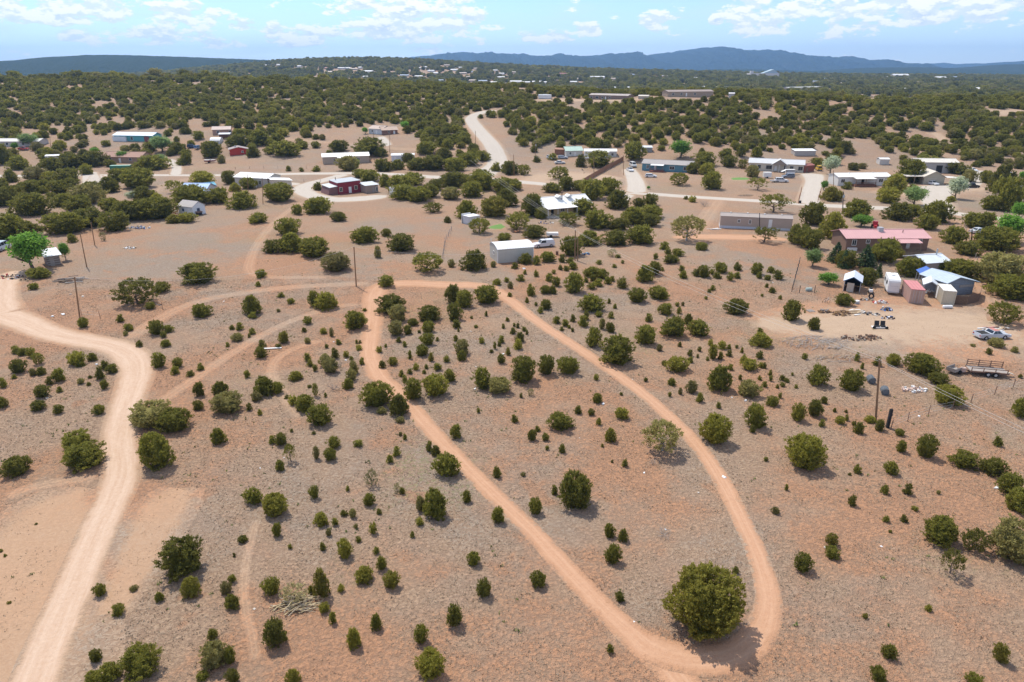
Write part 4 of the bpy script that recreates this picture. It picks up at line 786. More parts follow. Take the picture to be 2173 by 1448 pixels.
def house(name, label, cat_, pL, pR, W, H, roof, rh, wc, rc, ov=.35, wins=(), doors=(), ribbed_wall=False, ribbed=True, skirt=None, frame=TRIM, group=None, plinth=.0, vents=0, lift=0.0):
    a, L, rz = frame_of(pL, pR)
    t = thing(name, label, cat_, (a.x, a.y, a.z - .05 + lift), rz, group)
    c = Vector((math.cos(rz), math.sin(rz))); n = Vector((-c.y, c.x))
    BUILT.append((a.x + c.x * L / 2, a.y + c.y * L / 2, L / 2, W, rz))
    wm = wall_mat(wc, ribbed_wall); rm = roof_mat(rc, ribbed); b = MB(); r = MB(); th = .10
    if roof == 'gx':      # ridge along the front
        b.prism([(0, -.6), (W, -.6), (W, H), (W / 2, H + rh), (0, H)], 0, L, 'x')
        sl_ = rh / (W / 2); e = .03
        r.slab([(-ov, -ov, H - ov * sl_ + e), (L + ov, -ov, H - ov * sl_ + e), (L + ov, W / 2, H + rh + e), (-ov, W / 2, H + rh + e)], th)
        r.slab([(-ov, W / 2, H + rh + e), (L + ov, W / 2, H + rh + e), (L + ov, W + ov, H - ov * sl_ + e), (-ov, W + ov, H - ov * sl_ + e)], th)
        r.box(-ov, L + ov, W / 2 - .18, W / 2 + .18, H + rh + e + th * .7, H + rh + e + th + .05)
    elif roof == 'gy':    # gable end to the front
        b.prism([(0, -.6), (L, -.6), (L, H), (L / 2, H + rh), (0, H)], 0, W, 'y')
        sl_ = rh / (L / 2); e = .03
        r.slab([(-ov, -ov, H - ov * sl_ + e), (L / 2, -ov, H + rh + e), (L / 2, W + ov, H + rh + e), (-ov, W + ov, H - ov * sl_ + e)], th)
        r.slab([(L / 2, -ov, H + rh + e), (L + ov, -ov, H - ov * sl_ + e), (L + ov, W + ov, H - ov * sl_ + e), (L / 2, W + ov, H + rh + e)], th)
    elif roof == 'shed':  # rising to the back (rh>0) or the front (rh<0)
        h0, h1 = (H, H + rh) if rh > 0 else (H - rh, H)
        b.prism([(0, -.6), (W, -.6), (W, h1), (0, h0)], 0, L, 'x'); sl_ = (h1 - h0) / W
        r.slab([(-ov, -ov, h0 - ov * sl_ + .03), (L + ov, -ov, h0 - ov * sl_ + .03), (L + ov, W + ov, h1 + ov * sl_ + .03), (-ov, W + ov, h1 + ov * sl_ + .03)], th)
    elif roof == 'shedx':  # sloping along the front, rh at the right end
        b.prism([(0, -.6), (L, -.6), (L, H + rh), (0, H)], 0, W, 'y'); sl_ = rh / L
        r.slab([(-ov, -ov, H - ov * sl_ + .03), (L + ov, -ov, H + rh + ov * sl_ + .03), (L + ov, W + ov, H + rh + ov * sl_ + .03), (-ov, W + ov, H - ov * sl_ + .03)], th)
    elif roof == 'arch':
        nn = 9; prof = [(0, -.6), (W, -.6)] + [(W - W * k / nn, H + rh * math.sin(math.pi * k / nn) ** .75 if 0 < k < nn else H) for k in range(nn + 1)]
        b.prism(prof, 0, L, 'x')
        q = [(W + ov - (W + 2 * ov) * k / nn, H - .05 + rh * max(0, math.sin(math.pi * k / nn)) ** .75 + .05) for k in range(nn + 1)]
        for k in range(nn): r.slab([(-ov, q[k + 1][0], q[k + 1][1]), (L + ov, q[k + 1][0], q[k + 1][1]), (L + ov, q[k][0], q[k][1]), (-ov, q[k][0], q[k][1])], th)
    else:
        b.box(0, L, 0, W, -.6, H); r.box(-ov, L + ov, -ov, W + ov, H + .003, H + .16)
    b.build('wall', wm, t); ro = r.build('roof', rm, t)
    for k in range(vents):
        x = L * (k + .6) / (vents + .2); MB().box(x - .18, x + .18, W * .42, W * .42 + .36, H + rh * .82, H + rh + .32).build('roof_vent', WHITE, ro)
    if skirt: MB().box(-.03, L + .03, -.035, W + .03, -.6, skirt[0]).build('skirting', wall_mat(skirt[1]), t)
    for q in wins: window(t, *q, fr=frame, W=W, L=L)
    for q in doors: door(t, *q[:5], m=q[5] if len(q) > 5 else None, W=W, L=L)
    t['L'] = L
    return t, L
def porch(t, x0, x1, d, H, rc, deck=None, hgt_=.0, rails=False, slope=.25, name='porch'):
    o = MB().slab([(x0, -d - .3, H - slope), (x1, -d - .3, H - slope), (x1, -.02, H), (x0, -.02, H)], .09).build('porch_roof', roof_mat(rc), t)
    n = max(2, int((x1 - x0) / 2.6) + 1)
    for k in range(n):
        x = x0 + .15 + (x1 - x0 - .3) * k / (n - 1); MB().box(x - .06, x + .06, -d - .06, -d + .06, -.3, H - slope + .02).build('post', TRIM if not rails else WOOD, t)
    if deck:
        dk = MB().box(x0 - .2, x1 + .2, -d - .2, -.03, -.5, hgt_).build('deck', deck, t)
        if rails:
            b = MB(); b.box(x0 - .2, x1 + .2, -d - .2, -d - .12, hgt_ + .85, hgt_ + .95); b.box(x0 - .2, x1 + .2, -d - .2, -d - .12, hgt_ + .4, hgt_ + .46)
            for k in range(int((x1 - x0) / .5) + 1): b.box(x0 - .2 + k * .5, x0 - .14 + k * .5, -d - .19, -d - .13, hgt_ + .003, hgt_ + .84)
            b.build('railing', deck, t)
B = house
# white metal garage in the field
t, L = B('metal_garage', 'long low garage of pale ribbed metal with rounded white roof beside the red track', 'garage', (1056, 559), (1132, 553), 6.4, 3.1, 'arch', .75, (.50, .475, .42), (.76, .76, .75), .12, wins=[('l', 2.4, 3.5, 1.3, 2.2)], ribbed_wall=True)
MB().tube((.2, 5.9, 3.2), (.2, 5.9, 4.5), .06).build('vent_pipe', STEEL, t)
for k in (0, 1): MB().box(*((-.03, .12) if k == 0 else (L - .12, L + .03)), -.03, .1, -.1, 3.08).build('corner_trim', WHITE, t)
# pink-roofed house
t, L = B('house', 'brown sided house with long pink metal roof and porch among trees', 'house', (1793, 533), (1966, 532), 7.6, 3.2, 'gx', 1.15, (.215, .135, .10), (.60, .34, .33), .45,
         wins=[('f', 1.3, 2.4, 1.4, 2.8), ('f', 4.6, 5.6, 1.9, 2.8), ('f', 17.3, 18.0, 1.8, 2.9)], doors=[('f', 14.4, 15.3, .6, 2.8)])
porch(t, 11.2, 16.6, 2.4, 3.05, (.60, .34, .33), WOOD, .5, True, .5)
MB().box(8.6, 9.7, 2.6, 3.7, 3.9, 5.1).build('roof_cooler', STEEL, t); MB().tube((14.2, 2.2, 3.6), (14.2, 2.2, 4.6), .09).build('stove_pipe', DARK, t)
MB().box(.4, 2.6, -.5, -.05, -.3, .9).build('crate_bench', WHITE, t)
# beige single-wide
t, L = B('trailer_home', 'beige single-wide trailer home with pale skirting and grey roof', 'trailer home', (1527, 484), (1679, 490), 4.6, 3.3, 'gx', .55, (.42, .335, .275), (.36, .31, .28), .12, ribbed=False, vents=4,
         wins=[('f', 4.5, 5.2, 1.7, 2.6), ('f', 7.4, 8.1, 1.5, 2.7)], doors=[('f', 12.5, 13.4, .85, 2.95)], skirt=(.75, (.56, .58, .62)))
MB().box(7.0, 7.12, 4.7, 4.82, 0, 2.6).build('clothesline_post', WOOD, t)
# cream house
t, L = B('house', 'cream walled house with white metal roof and tall flue', 'house', (1156, 460), (1252, 452), 8.6, 2.9, 'gx', 1.9, (.60, .43, .24), (.80, .79, .76), .6,
         wins=[('f', 5.2, 6.6, 1.0, 2.1)], doors=[('f', 2.0, 2.9, 0, 2.1, DARK)])
porch(t, -.4, 9.5, 2.6, 2.85, (.80, .79, .76), CONCR, .25)
MB().tube((7.0, 2.6, 3.8), (7.0, 2.6, 6.3), .16).tube((7.0, 2.6, 6.3), (7.0, 2.6, 6.5), .26).build('flue', RUST, t)
for x in (6.2, 9.6): MB().prism([(x - .9, 4.85), (x + .9, 4.85), (x, 5.45)], 2.2, 4.5, 'y').build('roof_dormer', roof_mat((.80, .79, .76)), t)
# blue house
t, L = B('house', 'long blue house with grey roof, white porch awning and red deck', 'house', (1362, 362), (1467, 367), 8, 3.1, 'gx', 1.3, (.115, .245, .30), (.36, .33, .31), .35, ribbed=False,
         wins=[('f', 1.8, 3.0, 1.0, 2.5), ('f', 11.8, 13.9, 1.0, 2.5), ('f', 17.6, 19.8, 1.0, 2.5)], doors=[('f', 5.2, 6.1, .3, 2.4)])
porch(t, 4.0, 9.6, 2.6, 3.0, (.78, .78, .77), mat('red_deck', (.25, .10, .075), .85, .2), .5, True)
# beige doublewide with centre gable
t, L = B('house', 'beige double-wide house with pale grey roof and centre entrance gable', 'house', (1588, 361), (1704, 367), 8.2, 3.2, 'gx', 1.4, (.56, .50, .40), (.55, .55, .55), .4, ribbed=False,
         wins=[('f', .9, 2.4, .9, 2.4), ('f', 3.6, 4.9, .9, 2.4), ('f', 7.0, 9.4, .8, 2.4), ('f', 14.2, 15.2, 1.0, 2.6), ('f', 16.5, 17.9, .9, 2.4), ('f', 19.8, 21.6, .8, 2.4)], doors=[('f', 10.4, 11.4, .3, 2.4)], frame=mat('grey_trim', (.25, .25, .25), .8))
MB().prism([(9.4, 2.9), (15.2, 2.9), (12.3, 4.9)], -1.6, 3.9, 'y').build('entrance_gable', wall_mat((.30, .25, .21)), t)
g = MB(); e = .05
g.slab([(9.0, -1.9, 2.72 + e), (12.3, -1.9, 4.95 + e), (12.3, 3.9, 4.95 + e), (9.0, 3.9, 2.72 + e)], .1); g.slab([(12.3, -1.9, 4.95 + e), (15.6, -1.9, 2.72 + e), (15.6, 3.9, 2.72 + e), (12.3, 3.9, 4.95 + e)], .1)
g.build('gable_roof', roof_mat((.55, .55, .55), False), t)
for x in (9.7, 12.3, 14.9): MB().box(x - .1, x + .1, -1.6, -1.4, -.2, 2.9).build('post', TRIM, t)
t, L = B('shed', 'rust red box shed at the end of the beige house', 'shed', (1706, 367), (1727, 364), 3.6, 2.7, 'gx', .5, (.25, .085, .06), (.34, .12, .09), .1, doors=[('f', 1.2, 2.4, 0, 2.0, RUST)])
# white house with deck
t, L = B('house', 'white mobile home with white roof and brown timber deck', 'mobile home', (1777, 395), (1888, 394), 7.4, 3.3, 'gx', .9, (.62, .60, .56), (.80, .77, .72), .3,
         wins=[('f', 1.0, 2.6, 1.2, 2.6), ('f', 15.6, 17.4, 1.2, 2.6)], doors=[('f', 9.0, 10.0, .8, 2.9, DARK)], vents=2)
porch(t, 5.4, 13.2, 2.6, 3.15, (.80, .77, .72), mat('brown_deck', (.20, .095, .06), .9, .2), .8, True)
# gable garage with carport and long building behind
t, L = B('garage', 'tan garage with its gable to the court and open carport', 'garage', (1958, 392), (2002, 393), 9, 3.0, 'gy', 2.0, (.40, .36, .28), (.60, .54, .46), .5, doors=[('f', 1.2, 4.2, 0, 2.4, wall_mat((.44, .39, .31)))])
MB().slab([(-6.2, -.2, 2.9), (-.1, -.2, 3.0), (-.1, 7, 3.0), (-6.2, 7, 2.9)], .12).build('carport_roof', roof_mat((.62, .57, .5)), t)
for x in (-6.0, -3.2): MB().box(x - .1, x + .1, .1, .3, -.3, 2.9).build('post', WOOD, t)
MB().box(-6.2, -.1, 6.6, 6.8, -.3, 2.88).build('carport_wall', DARK, t)
MB().slab([(L + .1, .4, 2.7), (L + 5.2, .4, 2.5), (L + 5.2, 5, 2.5), (L + .1, 5, 2.7)], .1).build('side_awning', roof_mat((.66, .62, .56)), t)
for x in (L + 5.0,): MB().box(x - .08, x + .08, .5, .66, -.3, 2.5).build('post', WOOD, t)
t, L = B('workshop', 'long tan-roofed workshop behind the gable garage', 'workshop', (1942, 366), (2030, 368), 8, 4.2, 'gx', 1.1, (.42, .40, .37), (.66, .61, .53), .3, ribbed_wall=True, doors=[('f', 8, 10.5, 0, 3, DARK)])
t, L = B('shed', 'small white-roofed shed half hidden in trees behind the mobile home', 'shed', (1866, 350), (1886, 350), 3.5, 2.4, 'gx', .5, (.55, .52, .48), (.76, .74, .7), .2)
t, L = B('shed', 'white-roofed lean-to at the tree edge behind the beige house', 'shed', (1686, 331), (1730, 331), 4, 2.2, 'shed', .5, (.42, .38, .34), (.78, .78, .78), .2)
# maroon house
t, L = B('house', 'maroon house with stepped grey metal roof and white door', 'house', (718, 413), (766, 408), 8.5, 3.9, 'shedx', .3, (.235, .035, .048), (.42, .44, .46), .2,
         wins=[('f', .5, 1.7, .9, 2.4), ('f', 6.0, 7.2, 1.2, 2.6)], doors=[('f', 3.9, 4.9, .2, 2.3)], frame=mat('cream_trim', (.66, .62, .48), .8))
b = MB(); b.add([(-3.6, .2, -.4), (-.005, .2, -.4), (-.005, 8.2, -.4), (-3.6, 8.2, -.4), (-2.7, .2, 2.5), (-.005, .2, 2.75), (-.005, 8.2, 2.75), (-2.7, 8.2, 2.5)], [(0, 3, 2, 1), (4, 5, 6, 7), (0, 1, 5, 4), (1, 2, 6, 5), (2, 3, 7, 6), (3, 0, 4, 7)])
b.build('side_wing', mat('maroon_ribbed', (.19, .095, .09), .7, .1, stripes=('y', .4)), t)
MB().slab([(-3.0, -.2, 2.52), (-.01, -.2, 2.80), (-.01, 8.5, 2.80), (-3.0, 8.5, 2.52)], .1).build('wing_roof', roof_mat((.55, .57, .58)), t)
MB().tube((1.5, 6, 4.2), (1.5, 6, 5.1), .12).build('flue', DARK, t)
MB().box(-.2, 6.5, -2.4, -.06, -.3, .12).build('deck', mat('red_deck', (.25, .10, .075)), t)
t, L = B('shed', 'weathered pink timber shed with metal roof against the maroon house', 'shed', (777, 411), (803, 408), 5, 2.7, 'shed', .35, (.33, .25, .21), (.55, .57, .58), .4, doors=[('f', 2.4, 3.3, 0, 2.0, GREYW)], wins=[('f', 3.7, 4.6, .4, 2.0)])
t, L = B('box_trailer', 'white box trailer at the edge of the junipers by the maroon house', 'trailer', (827, 415), (839, 417), 4.5, 2.7, 'flat', 0, (.66, .65, .62), (.72, .71, .69), .02)
for y in (1.5, 2.5): MB().tube((-.12, y, .1), (-.02, y, .1), .34, n=12).build('wheel', RUBBER, t)
# long white-roofed house and its shed
t, L = B('house', 'long grey house with low white metal roof beside the gravel road', 'house', (500, 394), (569, 398), 8.5, 3.2, 'gx', 1.1, (.52, .49, .45), (.80, .79, .76), .4, wins=[('f', 10.2, 11.4, .8, 2.3), ('f', 3, 4.2, 1, 2.2)], doors=[('f', 8.6, 9.5, .1, 2.2, DARK)])
MB().box(7.6, 10.4, -3.0, -1.4, -.2, 1.3).build('hot_tub', WHITE, t)
t, L = B('shed', 'pale shed with sloping white roof next to the long white-roofed house', 'shed', (578, 402), (620, 399), 6, 3.4, 'shedx', -.7, (.56, .50, .42), (.80, .79, .76), .4, doors=[('f', .8, 1.8, 0, 2.1, DARK)])
# blue roof house
t, L = B('house', 'low house with light blue metal roof behind junipers', 'house', (386, 421), (437, 421), 9, 2.6, 'gx', 1.7, (.50, .50, .50), (.27, .42, .68), .5, wins=[('f', 1.5, 2.8, .9, 2.1), ('f', 6, 7.3, .9, 2.1)], doors=[('f', 4, 4.9, 0, 2.1)])
MB().box(3.1, 3.4, -.4, 4.6, 2.78, 2.8).build('downspout', WHITE, t)
t, L = B('shed', 'small shed with turquoise roof beside the blue-roofed house', 'shed', (441, 406), (459, 404), 3, 2.0, 'gx', .7, (.22, .12, .09), (.10, .38, .50), .3)
# white shed with blue windows
t, L = B('shed', 'white shed with grey gable roof and small blue windows', 'shed', (411, 459), (437, 453), 6.0, 2.7, 'gy', 1.3, (.66, .68, .70), (.42, .385, .36), .25, ribbed=False, wins=[('f', 1.5, 2.5, 1.2, 2.1), ('l', 3.6, 4.4, 1.2, 2.0)], doors=[('l', 1.4, 2.3, 0, 2.1)], frame=mat('blue_trim', (.10, .17, .30), .7))
MB().slab([(.6, -1.1, .9), (2.6, -1.1, .9), (2.6, -.1, 1.2), (.6, -.1, 1.2)], .08).build('lean_to_roof', RUST, t); MB().box(.8, 2.4, -.9, -.1, -.2, .85).build('lean_to', DARK, t)
# tan house with white roof across the road
t, L = B('house', 'tan house with bright white metal roof and front porch beyond the gravel road', 'house', (686, 349), (784, 345), 8, 3.2, 'gx', 1.1, (.42, .34, .265), (.82, .80, .74), .4, wins=[('f', 4.6, 5.6, 1.2, 2.4), ('f', 15, 16.4, 1, 2.4), ('r', 2, 3.4, 1, 2.3), ('r', 4.6, 6, 1, 2.3)], doors=[('f', 8.4, 9.3, .1, 2.2)])
porch(t, 6.2, 12.5, 2.2, 3.0, (.80, .78, .72))
t, L = B('shed', 'low white-roofed storage shed set behind junipers by the tan house', 'shed', (831, 343), (879, 341), 6, 2.7, 'gx', .5, (.62, .64, .66), (.80, .80, .79), .2, doors=[('f', 1.2, 2.1, 0, 2.1)])
# twin houses by the woods
t, L = B('house', 'pale house with beige roof, one of twin houses by the woods', 'house', (783, 284), (811, 286), 8, 2.8, 'gx', 1.4, (.56, .57, .58), (.50, .40, .34), .4, ribbed=False, wins=[('f', 2, 3.2, 1, 2.2)], doors=[('f', 5, 6, 0, 2.1)])
t, L = B('house', 'brown house with tan roof beside the pale twin house', 'house', (812, 287), (844, 284), 8, 2.6, 'gx', 1.5, (.22, .12, .09), (.47, .35, .28), .5, ribbed=False, wins=[('f', 3, 4.2, 1, 2.2)], doors=[('f', 6, 7, 0, 2.1)])
# red house
t, L = B('house', 'bright red stucco house with grey roof and round-ish porthole window', 'house', (489, 331), (527, 327), 7.5, 2.9, 'gy', 1.0, (.48, .058, .045), (.33, .28, .27), .5, ribbed=False, wins=[('f', 5.2, 6.2, 1.2, 2.2), ('l', 2, 3.4, 1, 2)], doors=[('l', 4.5, 5.4, 0, 2.1, DARK)])
MB().box(2.4, 3.2, 2.6, 3.4, 3.5, 4.3).build('roof_cooler', STEEL, t)
t, L = B('house', 'pinkish house with low tan roof on the slope above the red house', 'house', (452, 287), (490, 286), 8, 2.8, 'gx', 1.3, (.40, .25, .19), (.56, .45, .39), .4, ribbed=False, wins=[('f', 2, 3.4, .9, 2.2), ('f', 8, 9.4, .9, 2.2)])
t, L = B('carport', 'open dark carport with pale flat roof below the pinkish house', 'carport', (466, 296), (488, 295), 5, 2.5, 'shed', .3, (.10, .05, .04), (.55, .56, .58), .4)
t, L = B('dome_shelter', 'small white arched shelter beside the red house', 'shelter', (446, 306), (468, 305), 6, 1.6, 'arch', 1.4, (.60, .59, .57), (.68, .67, .66), .05)
# teal and white house
t, L = B('house', 'teal and white house with light blue roof at the edge of the woods', 'house', (243, 299), (325, 301), 8, 2.9, 'gx', 1.2, (.12, .35, .37), (.66, .72, .80), .5, wins=[('f', 9.5, 10.9, .4, 2.3), ('f', 2.5, 4, 1, 2.2)], doors=[('f', 6.0, 7.0, 0, 2.1)])
MB().box(0.0, 7.5, -1.2, -.08, -.3, 2.2).build('front_wing', wall_mat((.62, .64, .66)), t); MB().box(17.6, 20.2, -.5, -.08, -.3, 2.4).build('maroon_annexe', wall_mat((.20, .06, .07)), t)
t, L = B('house', 'tan house with brown hipped-looking roof behind green trees', 'house', (219, 345), (300, 347), 9, 2.7, 'gx', 1.7, (.34, .24, .17), (.36, .22, .17), .5, ribbed=False, wins=[('f', 3, 4.6, .9, 2.2), ('f', 13, 14.4, .9, 2.2)], doors=[('f', 8, 9, 0, 2.1)])
# green container
def container(name, label, pL, pR, W, H, wc, rc, face='f'):
    a, L, rz = frame_of(pL, pR); t = thing(name, label, 'container', (a.x, a.y, a.z - .02), rz)
    c = Vector((math.cos(rz), math.sin(rz))); BUILT.append((a.x + c.x * L / 2, a.y + c.y * L / 2, L / 2, W, rz))
    m = wall_mat(wc); m2 = roof_mat(rc)
    b = MB()
    def rib(n, fn):
        pts = []
        for k in range(n): u0, u1, u2, u3 = k / n, (k + .4) / n, (k + .5) / n, (k + .9) / n; pts += [(u0, 0), (u1, 0), (u2, .045), (u3, .045)]
        pts.append((1, 0)); fn(pts)
    def side(fix, ax):
        def fn(pts):
            vs = []; fs = []
            for u, d in pts:
                if ax == 'x0': p = (d, u * W)
                elif ax == 'x1': p = (L - d, u * W)
                elif ax == 'y0': p = (u * L, d)
                else: p = (u * L, W - d)
                vs += [(p[0], p[1], .12), (p[0], p[1], H - .1)]
            for k in range(len(pts) - 1): fs.append((2 * k, 2 * k + 2, 2 * k + 3, 2 * k + 1))
            b.add(vs, fs)
        return fn
    rib(max(4, int(W / .28)), side(0, 'x0')); rib(max(4, int(W / .28)), side(0, 'x1')); rib(max(4, int(L / .28)), side(0, 'y1')); rib(max(4, int(L / .28)), side(0, 'y0'))
    b.build('corrugated_wall', m, t)
    fr = MB()
    for x in (0, L): 
        for y in (0, W): fr.box(x - .05, x + .07, y - .06, y + .06, 0, H)
    fr.box(-.05, L + .05, -.05, .07, 0, .16); fr.box(-.05, L + .05, W - .07, W + .05, 0, .16)
    fr.build('frame', m, t)
    MB().box(-.06, L + .06, -.06, W + .06, H - .1, H + .02).build('roof', m2, t)
    return t, L, W
t, L, W = container('shipping_container', 'green shipping container beside the left-hand gravel turnout', (235, 366), (277, 365), 2.5, 2.7, (.05, .20, .13), (.25, .42, .33))
t, L = B('mobile_home', 'white-roofed single trailer at the left among junipers', 'mobile home', (98, 345), (127, 344), 4, 2.8, 'gx', .4, (.45, .44, .43), (.80, .80, .80), .1, wins=[('f', 1.5, 2.6, 1, 2)])
t, L = B('house', 'long pale-roofed house at the left edge behind leafy trees', 'house', (-12, 312), (84, 311), 8, 2.7, 'gx', 1.0, (.48, .44, .40), (.58, .55, .52), .4, wins=[('f', 6, 7.4, .9, 2.2), ('f', 14, 15.4, .9, 2.2)])
# houses above the road, centre
t, L = B('house', 'small house with pale green roof and white gable end above the pink yard', 'house', (1201, 333), (1236, 330), 7, 2.8, 'gx', 1.5, (.60, .58, .53), (.44, .56, .47), .4, wins=[('f', 1.6, 2.6, 1, 2.2)], doors=[('f', 4, 4.9, 0, 2.1)])
t, L = B('mobile_home', 'long white mobile home with white roof above the pink yard', 'mobile home', (1240, 335), (1308, 333), 5.5, 3.0, 'gx', .8, (.62, .60, .56), (.80, .78, .74), .3, wins=[('f', 2, 3.2, 1, 2.3), ('f', 12.5, 13.6, 1, 2.3)], doors=[('f', 10, 10.9, .3, 2.4)])
porch(t, 8.6, 11.4, 1.6, 2.9, (.72, .70, .66))
t, L = B('shed', 'rust brown timber shed left of the green-roofed house', 'shed', (1177, 328), (1202, 330), 4, 2.4, 'gx', .5, (.27, .13, .075), (.34, .17, .10), .2)
t, L = B('shed', 'grey lean-to shed under trees left of the bright green tree', 'shed', (1362, 324), (1384, 323), 4, 2.3, 'shed', .4, (.30, .29, .28), (.62, .66, .68), .2)
t, L = B('shed', 'small white shed in trees beside the green lawn', 'shed', (996, 478), (1018, 474), 3.0, 2.2, 'flat', 0, (.60, .60, .60), (.70, .70, .70), .15, doors=[('f', 1.2, 2.0, 0, 1.9)])
MB().box(-.2, 2.9, 3.3, 3.45, -.1, 2.7).build('back_panel', WHITE, t)
# hilltop homes
t, L = B('mobile_home', 'brown mobile home with many white windows on the wooded hilltop', 'mobile home', (1250, 212), (1332, 212), 7, 3.1, 'gx', .9, (.23, .17, .14), (.40, .35, .32), .3, ribbed=False, wins=[('f', .8, 2.6, 1, 2.4), ('f', 5, 7.4, 1, 2.4), ('f', 9.6, 11.2, 1, 2.4), ('f', 15.5, 17, 1, 2.4)], doors=[('f', 12.5, 13.4, .2, 2.3)])
MB().box(10.5, 15.5, -2.6, -.06, -.5, .6).build('deck', WOOD, t)
t, L = B('mobile_home', 'tan mobile home with brown roof on the wooded hilltop', 'mobile home', (1417, 206), (1513, 206), 7.5, 3.1, 'gx', 1.0, (.36, .28, .215), (.32, .26, .23), .3, ribbed=False, wins=[('f', 3, 4.6, 1, 2.4), ('f', 9, 10.6, 1, 2.4), ('f', 19, 20.6, 1, 2.4)], doors=[('f', 13, 14, .2, 2.3)])
t, L = B('shed', 'small tan shed between the two hilltop homes', 'shed', (1354, 211), (1375, 211), 3.5, 2.0, 'gx', .6, (.44, .38, .30), (.60, .54, .46), .2)
t, L = B('warehouse', 'long white-roofed warehouse behind the brown hilltop home', 'warehouse', (1263, 190), (1319, 190), 12, 3.2, 'gx', 1.2, (.50, .50, .50), (.72, .72, .72), .3)
t, L = B('warehouse', 'short white-roofed warehouse next to the long hilltop warehouse', 'warehouse', (1322, 191), (1345, 191), 12, 4.2, 'gx', 1.2, (.62, .63, .64), (.72, .72, .72), .3)
t, L = B('warehouse', 'white-roofed warehouse behind the tan hilltop home', 'warehouse', (1478, 188), (1545, 188), 12, 2.9, 'gx', 1.2, (.42, .42, .41), (.76, .74, .70), .3)
t, L = B('warehouse', 'grey-roofed long building on the hilltop right of the homes', 'warehouse', (1672, 191), (1745, 191), 14, 3.2, 'gx', 1.3, (.45, .40, .34), (.42, .41, .36), .3)
t, L = B('shed', 'small bluish-white shed on the hilltop behind trees', 'shed', (1618, 189), (1645, 189), 9, 2.8, 'gx', 1.0, (.50, .52, .55), (.72, .75, .78), .3)
t, L = B('shed', 'grey shed standing alone in the hilltop woods', 'shed', (1546, 208), (1558, 208), 4, 2.6, 'gx', .6, (.45, .45, .45), (.60, .58, .56), .2)
# shack on the left
t, L = B('shack', 'old timber shack with white metal roof under the leafy tree', 'shack', (103, 566), (130, 562), 4.6, 2.3, 'shed', .5, (.19, .14, .115), (.64, .65, .67), .5, doors=[('f', .5, 1.3, 0, 1.9, GREYW)])
for k in range(4): MB().box(-.05, L + .05, -.09, -.005, .3 + .5 * k, .52 + .5 * k).build('plank', GREYW, t)
# compound sheds
t, L = B('shed', 'tan shed with white and pink metal roof behind the blue tarp', 'shed', (1959, 588), (2010, 584), 6, 3.0, 'gx', .9, (.34, .27, .24), (.62, .66, .70), .3)
MB().tube((4.6, 2.6, 3.4), (4.6, 2.6, 5.2), .16).build('flue', STEEL, t)
# grey barn with butterfly/low gable, turned
a, L, rz = frame_of((2018, 628), (2062, 624))
t = thing('barn', 'grey board barn with bluish metal gable roof beside the dirt lane', 'barn', (a.x, a.y, a.z - .05), rz)
BUILT.append((a.x + 2.5, a.y, L / 2, 6, rz))
gm = mat('grey_boards', (.23, .26, .30), .9, .2, 2, stripes=('z', .35))
MB().prism([(-1.6, -.3), (L, -.3), (L, 2.6), (.6, 3.7), (-1.6, 2.9)], 0, 5.6, 'y').build('wall', gm, t)
rm = mat('blue_grey_metal', (.42, .49, .56), .5, .1, stripes=('y', .5))
r = MB(); r.slab([(-2.2, -.6, 2.72), (.6, -.6, 3.74), (.6, 6.2, 3.74), (-2.2, 6.2, 2.72)], .09); r.slab([(.6, -.6, 3.74), (L + .7, -.6, 2.46), (L + .7, 6.2, 2.46), (.6, 6.2, 3.74)], .09)
r.build('roof', rm, t); MB().box(1.4, L - .2, -.07, -.005, 1.55, 2.05).build('pale_board', GREYW, t); door(t, 'f', -.9, .2, -.1, 1.9, DARK)
# containers
t, L, W = container('shipping_container', 'faded pink shipping container with red roof beside the camper', (1928, 644), (1957, 646), 6.1, 2.75, (.50, .335, .27), (.52, .20, .19))
for u in (.02, .51): MB().box(L * u + .06, L * (u + .45), -.05, -.01, .2, 2.6).build('container_door', wall_mat((.46, .31, .25)), t)
for u in (.2, .4, .6, .8): MB().tube((L * u, -.08, .2), (L * u, -.08, 2.6), .025).build('lock_rod', STEEL, t)
t, L, W = container('storage_container', 'cream steel storage container with white roof beside the timber fence', (1996, 646.2), (2023, 648.4), 4.4, 2.7, (.56, .50, .385), (.74, .70, .62))
MB().box(-.06, -.01, 3.2, 4.1, .15, 2.4).build('container_door', WHITE, t)
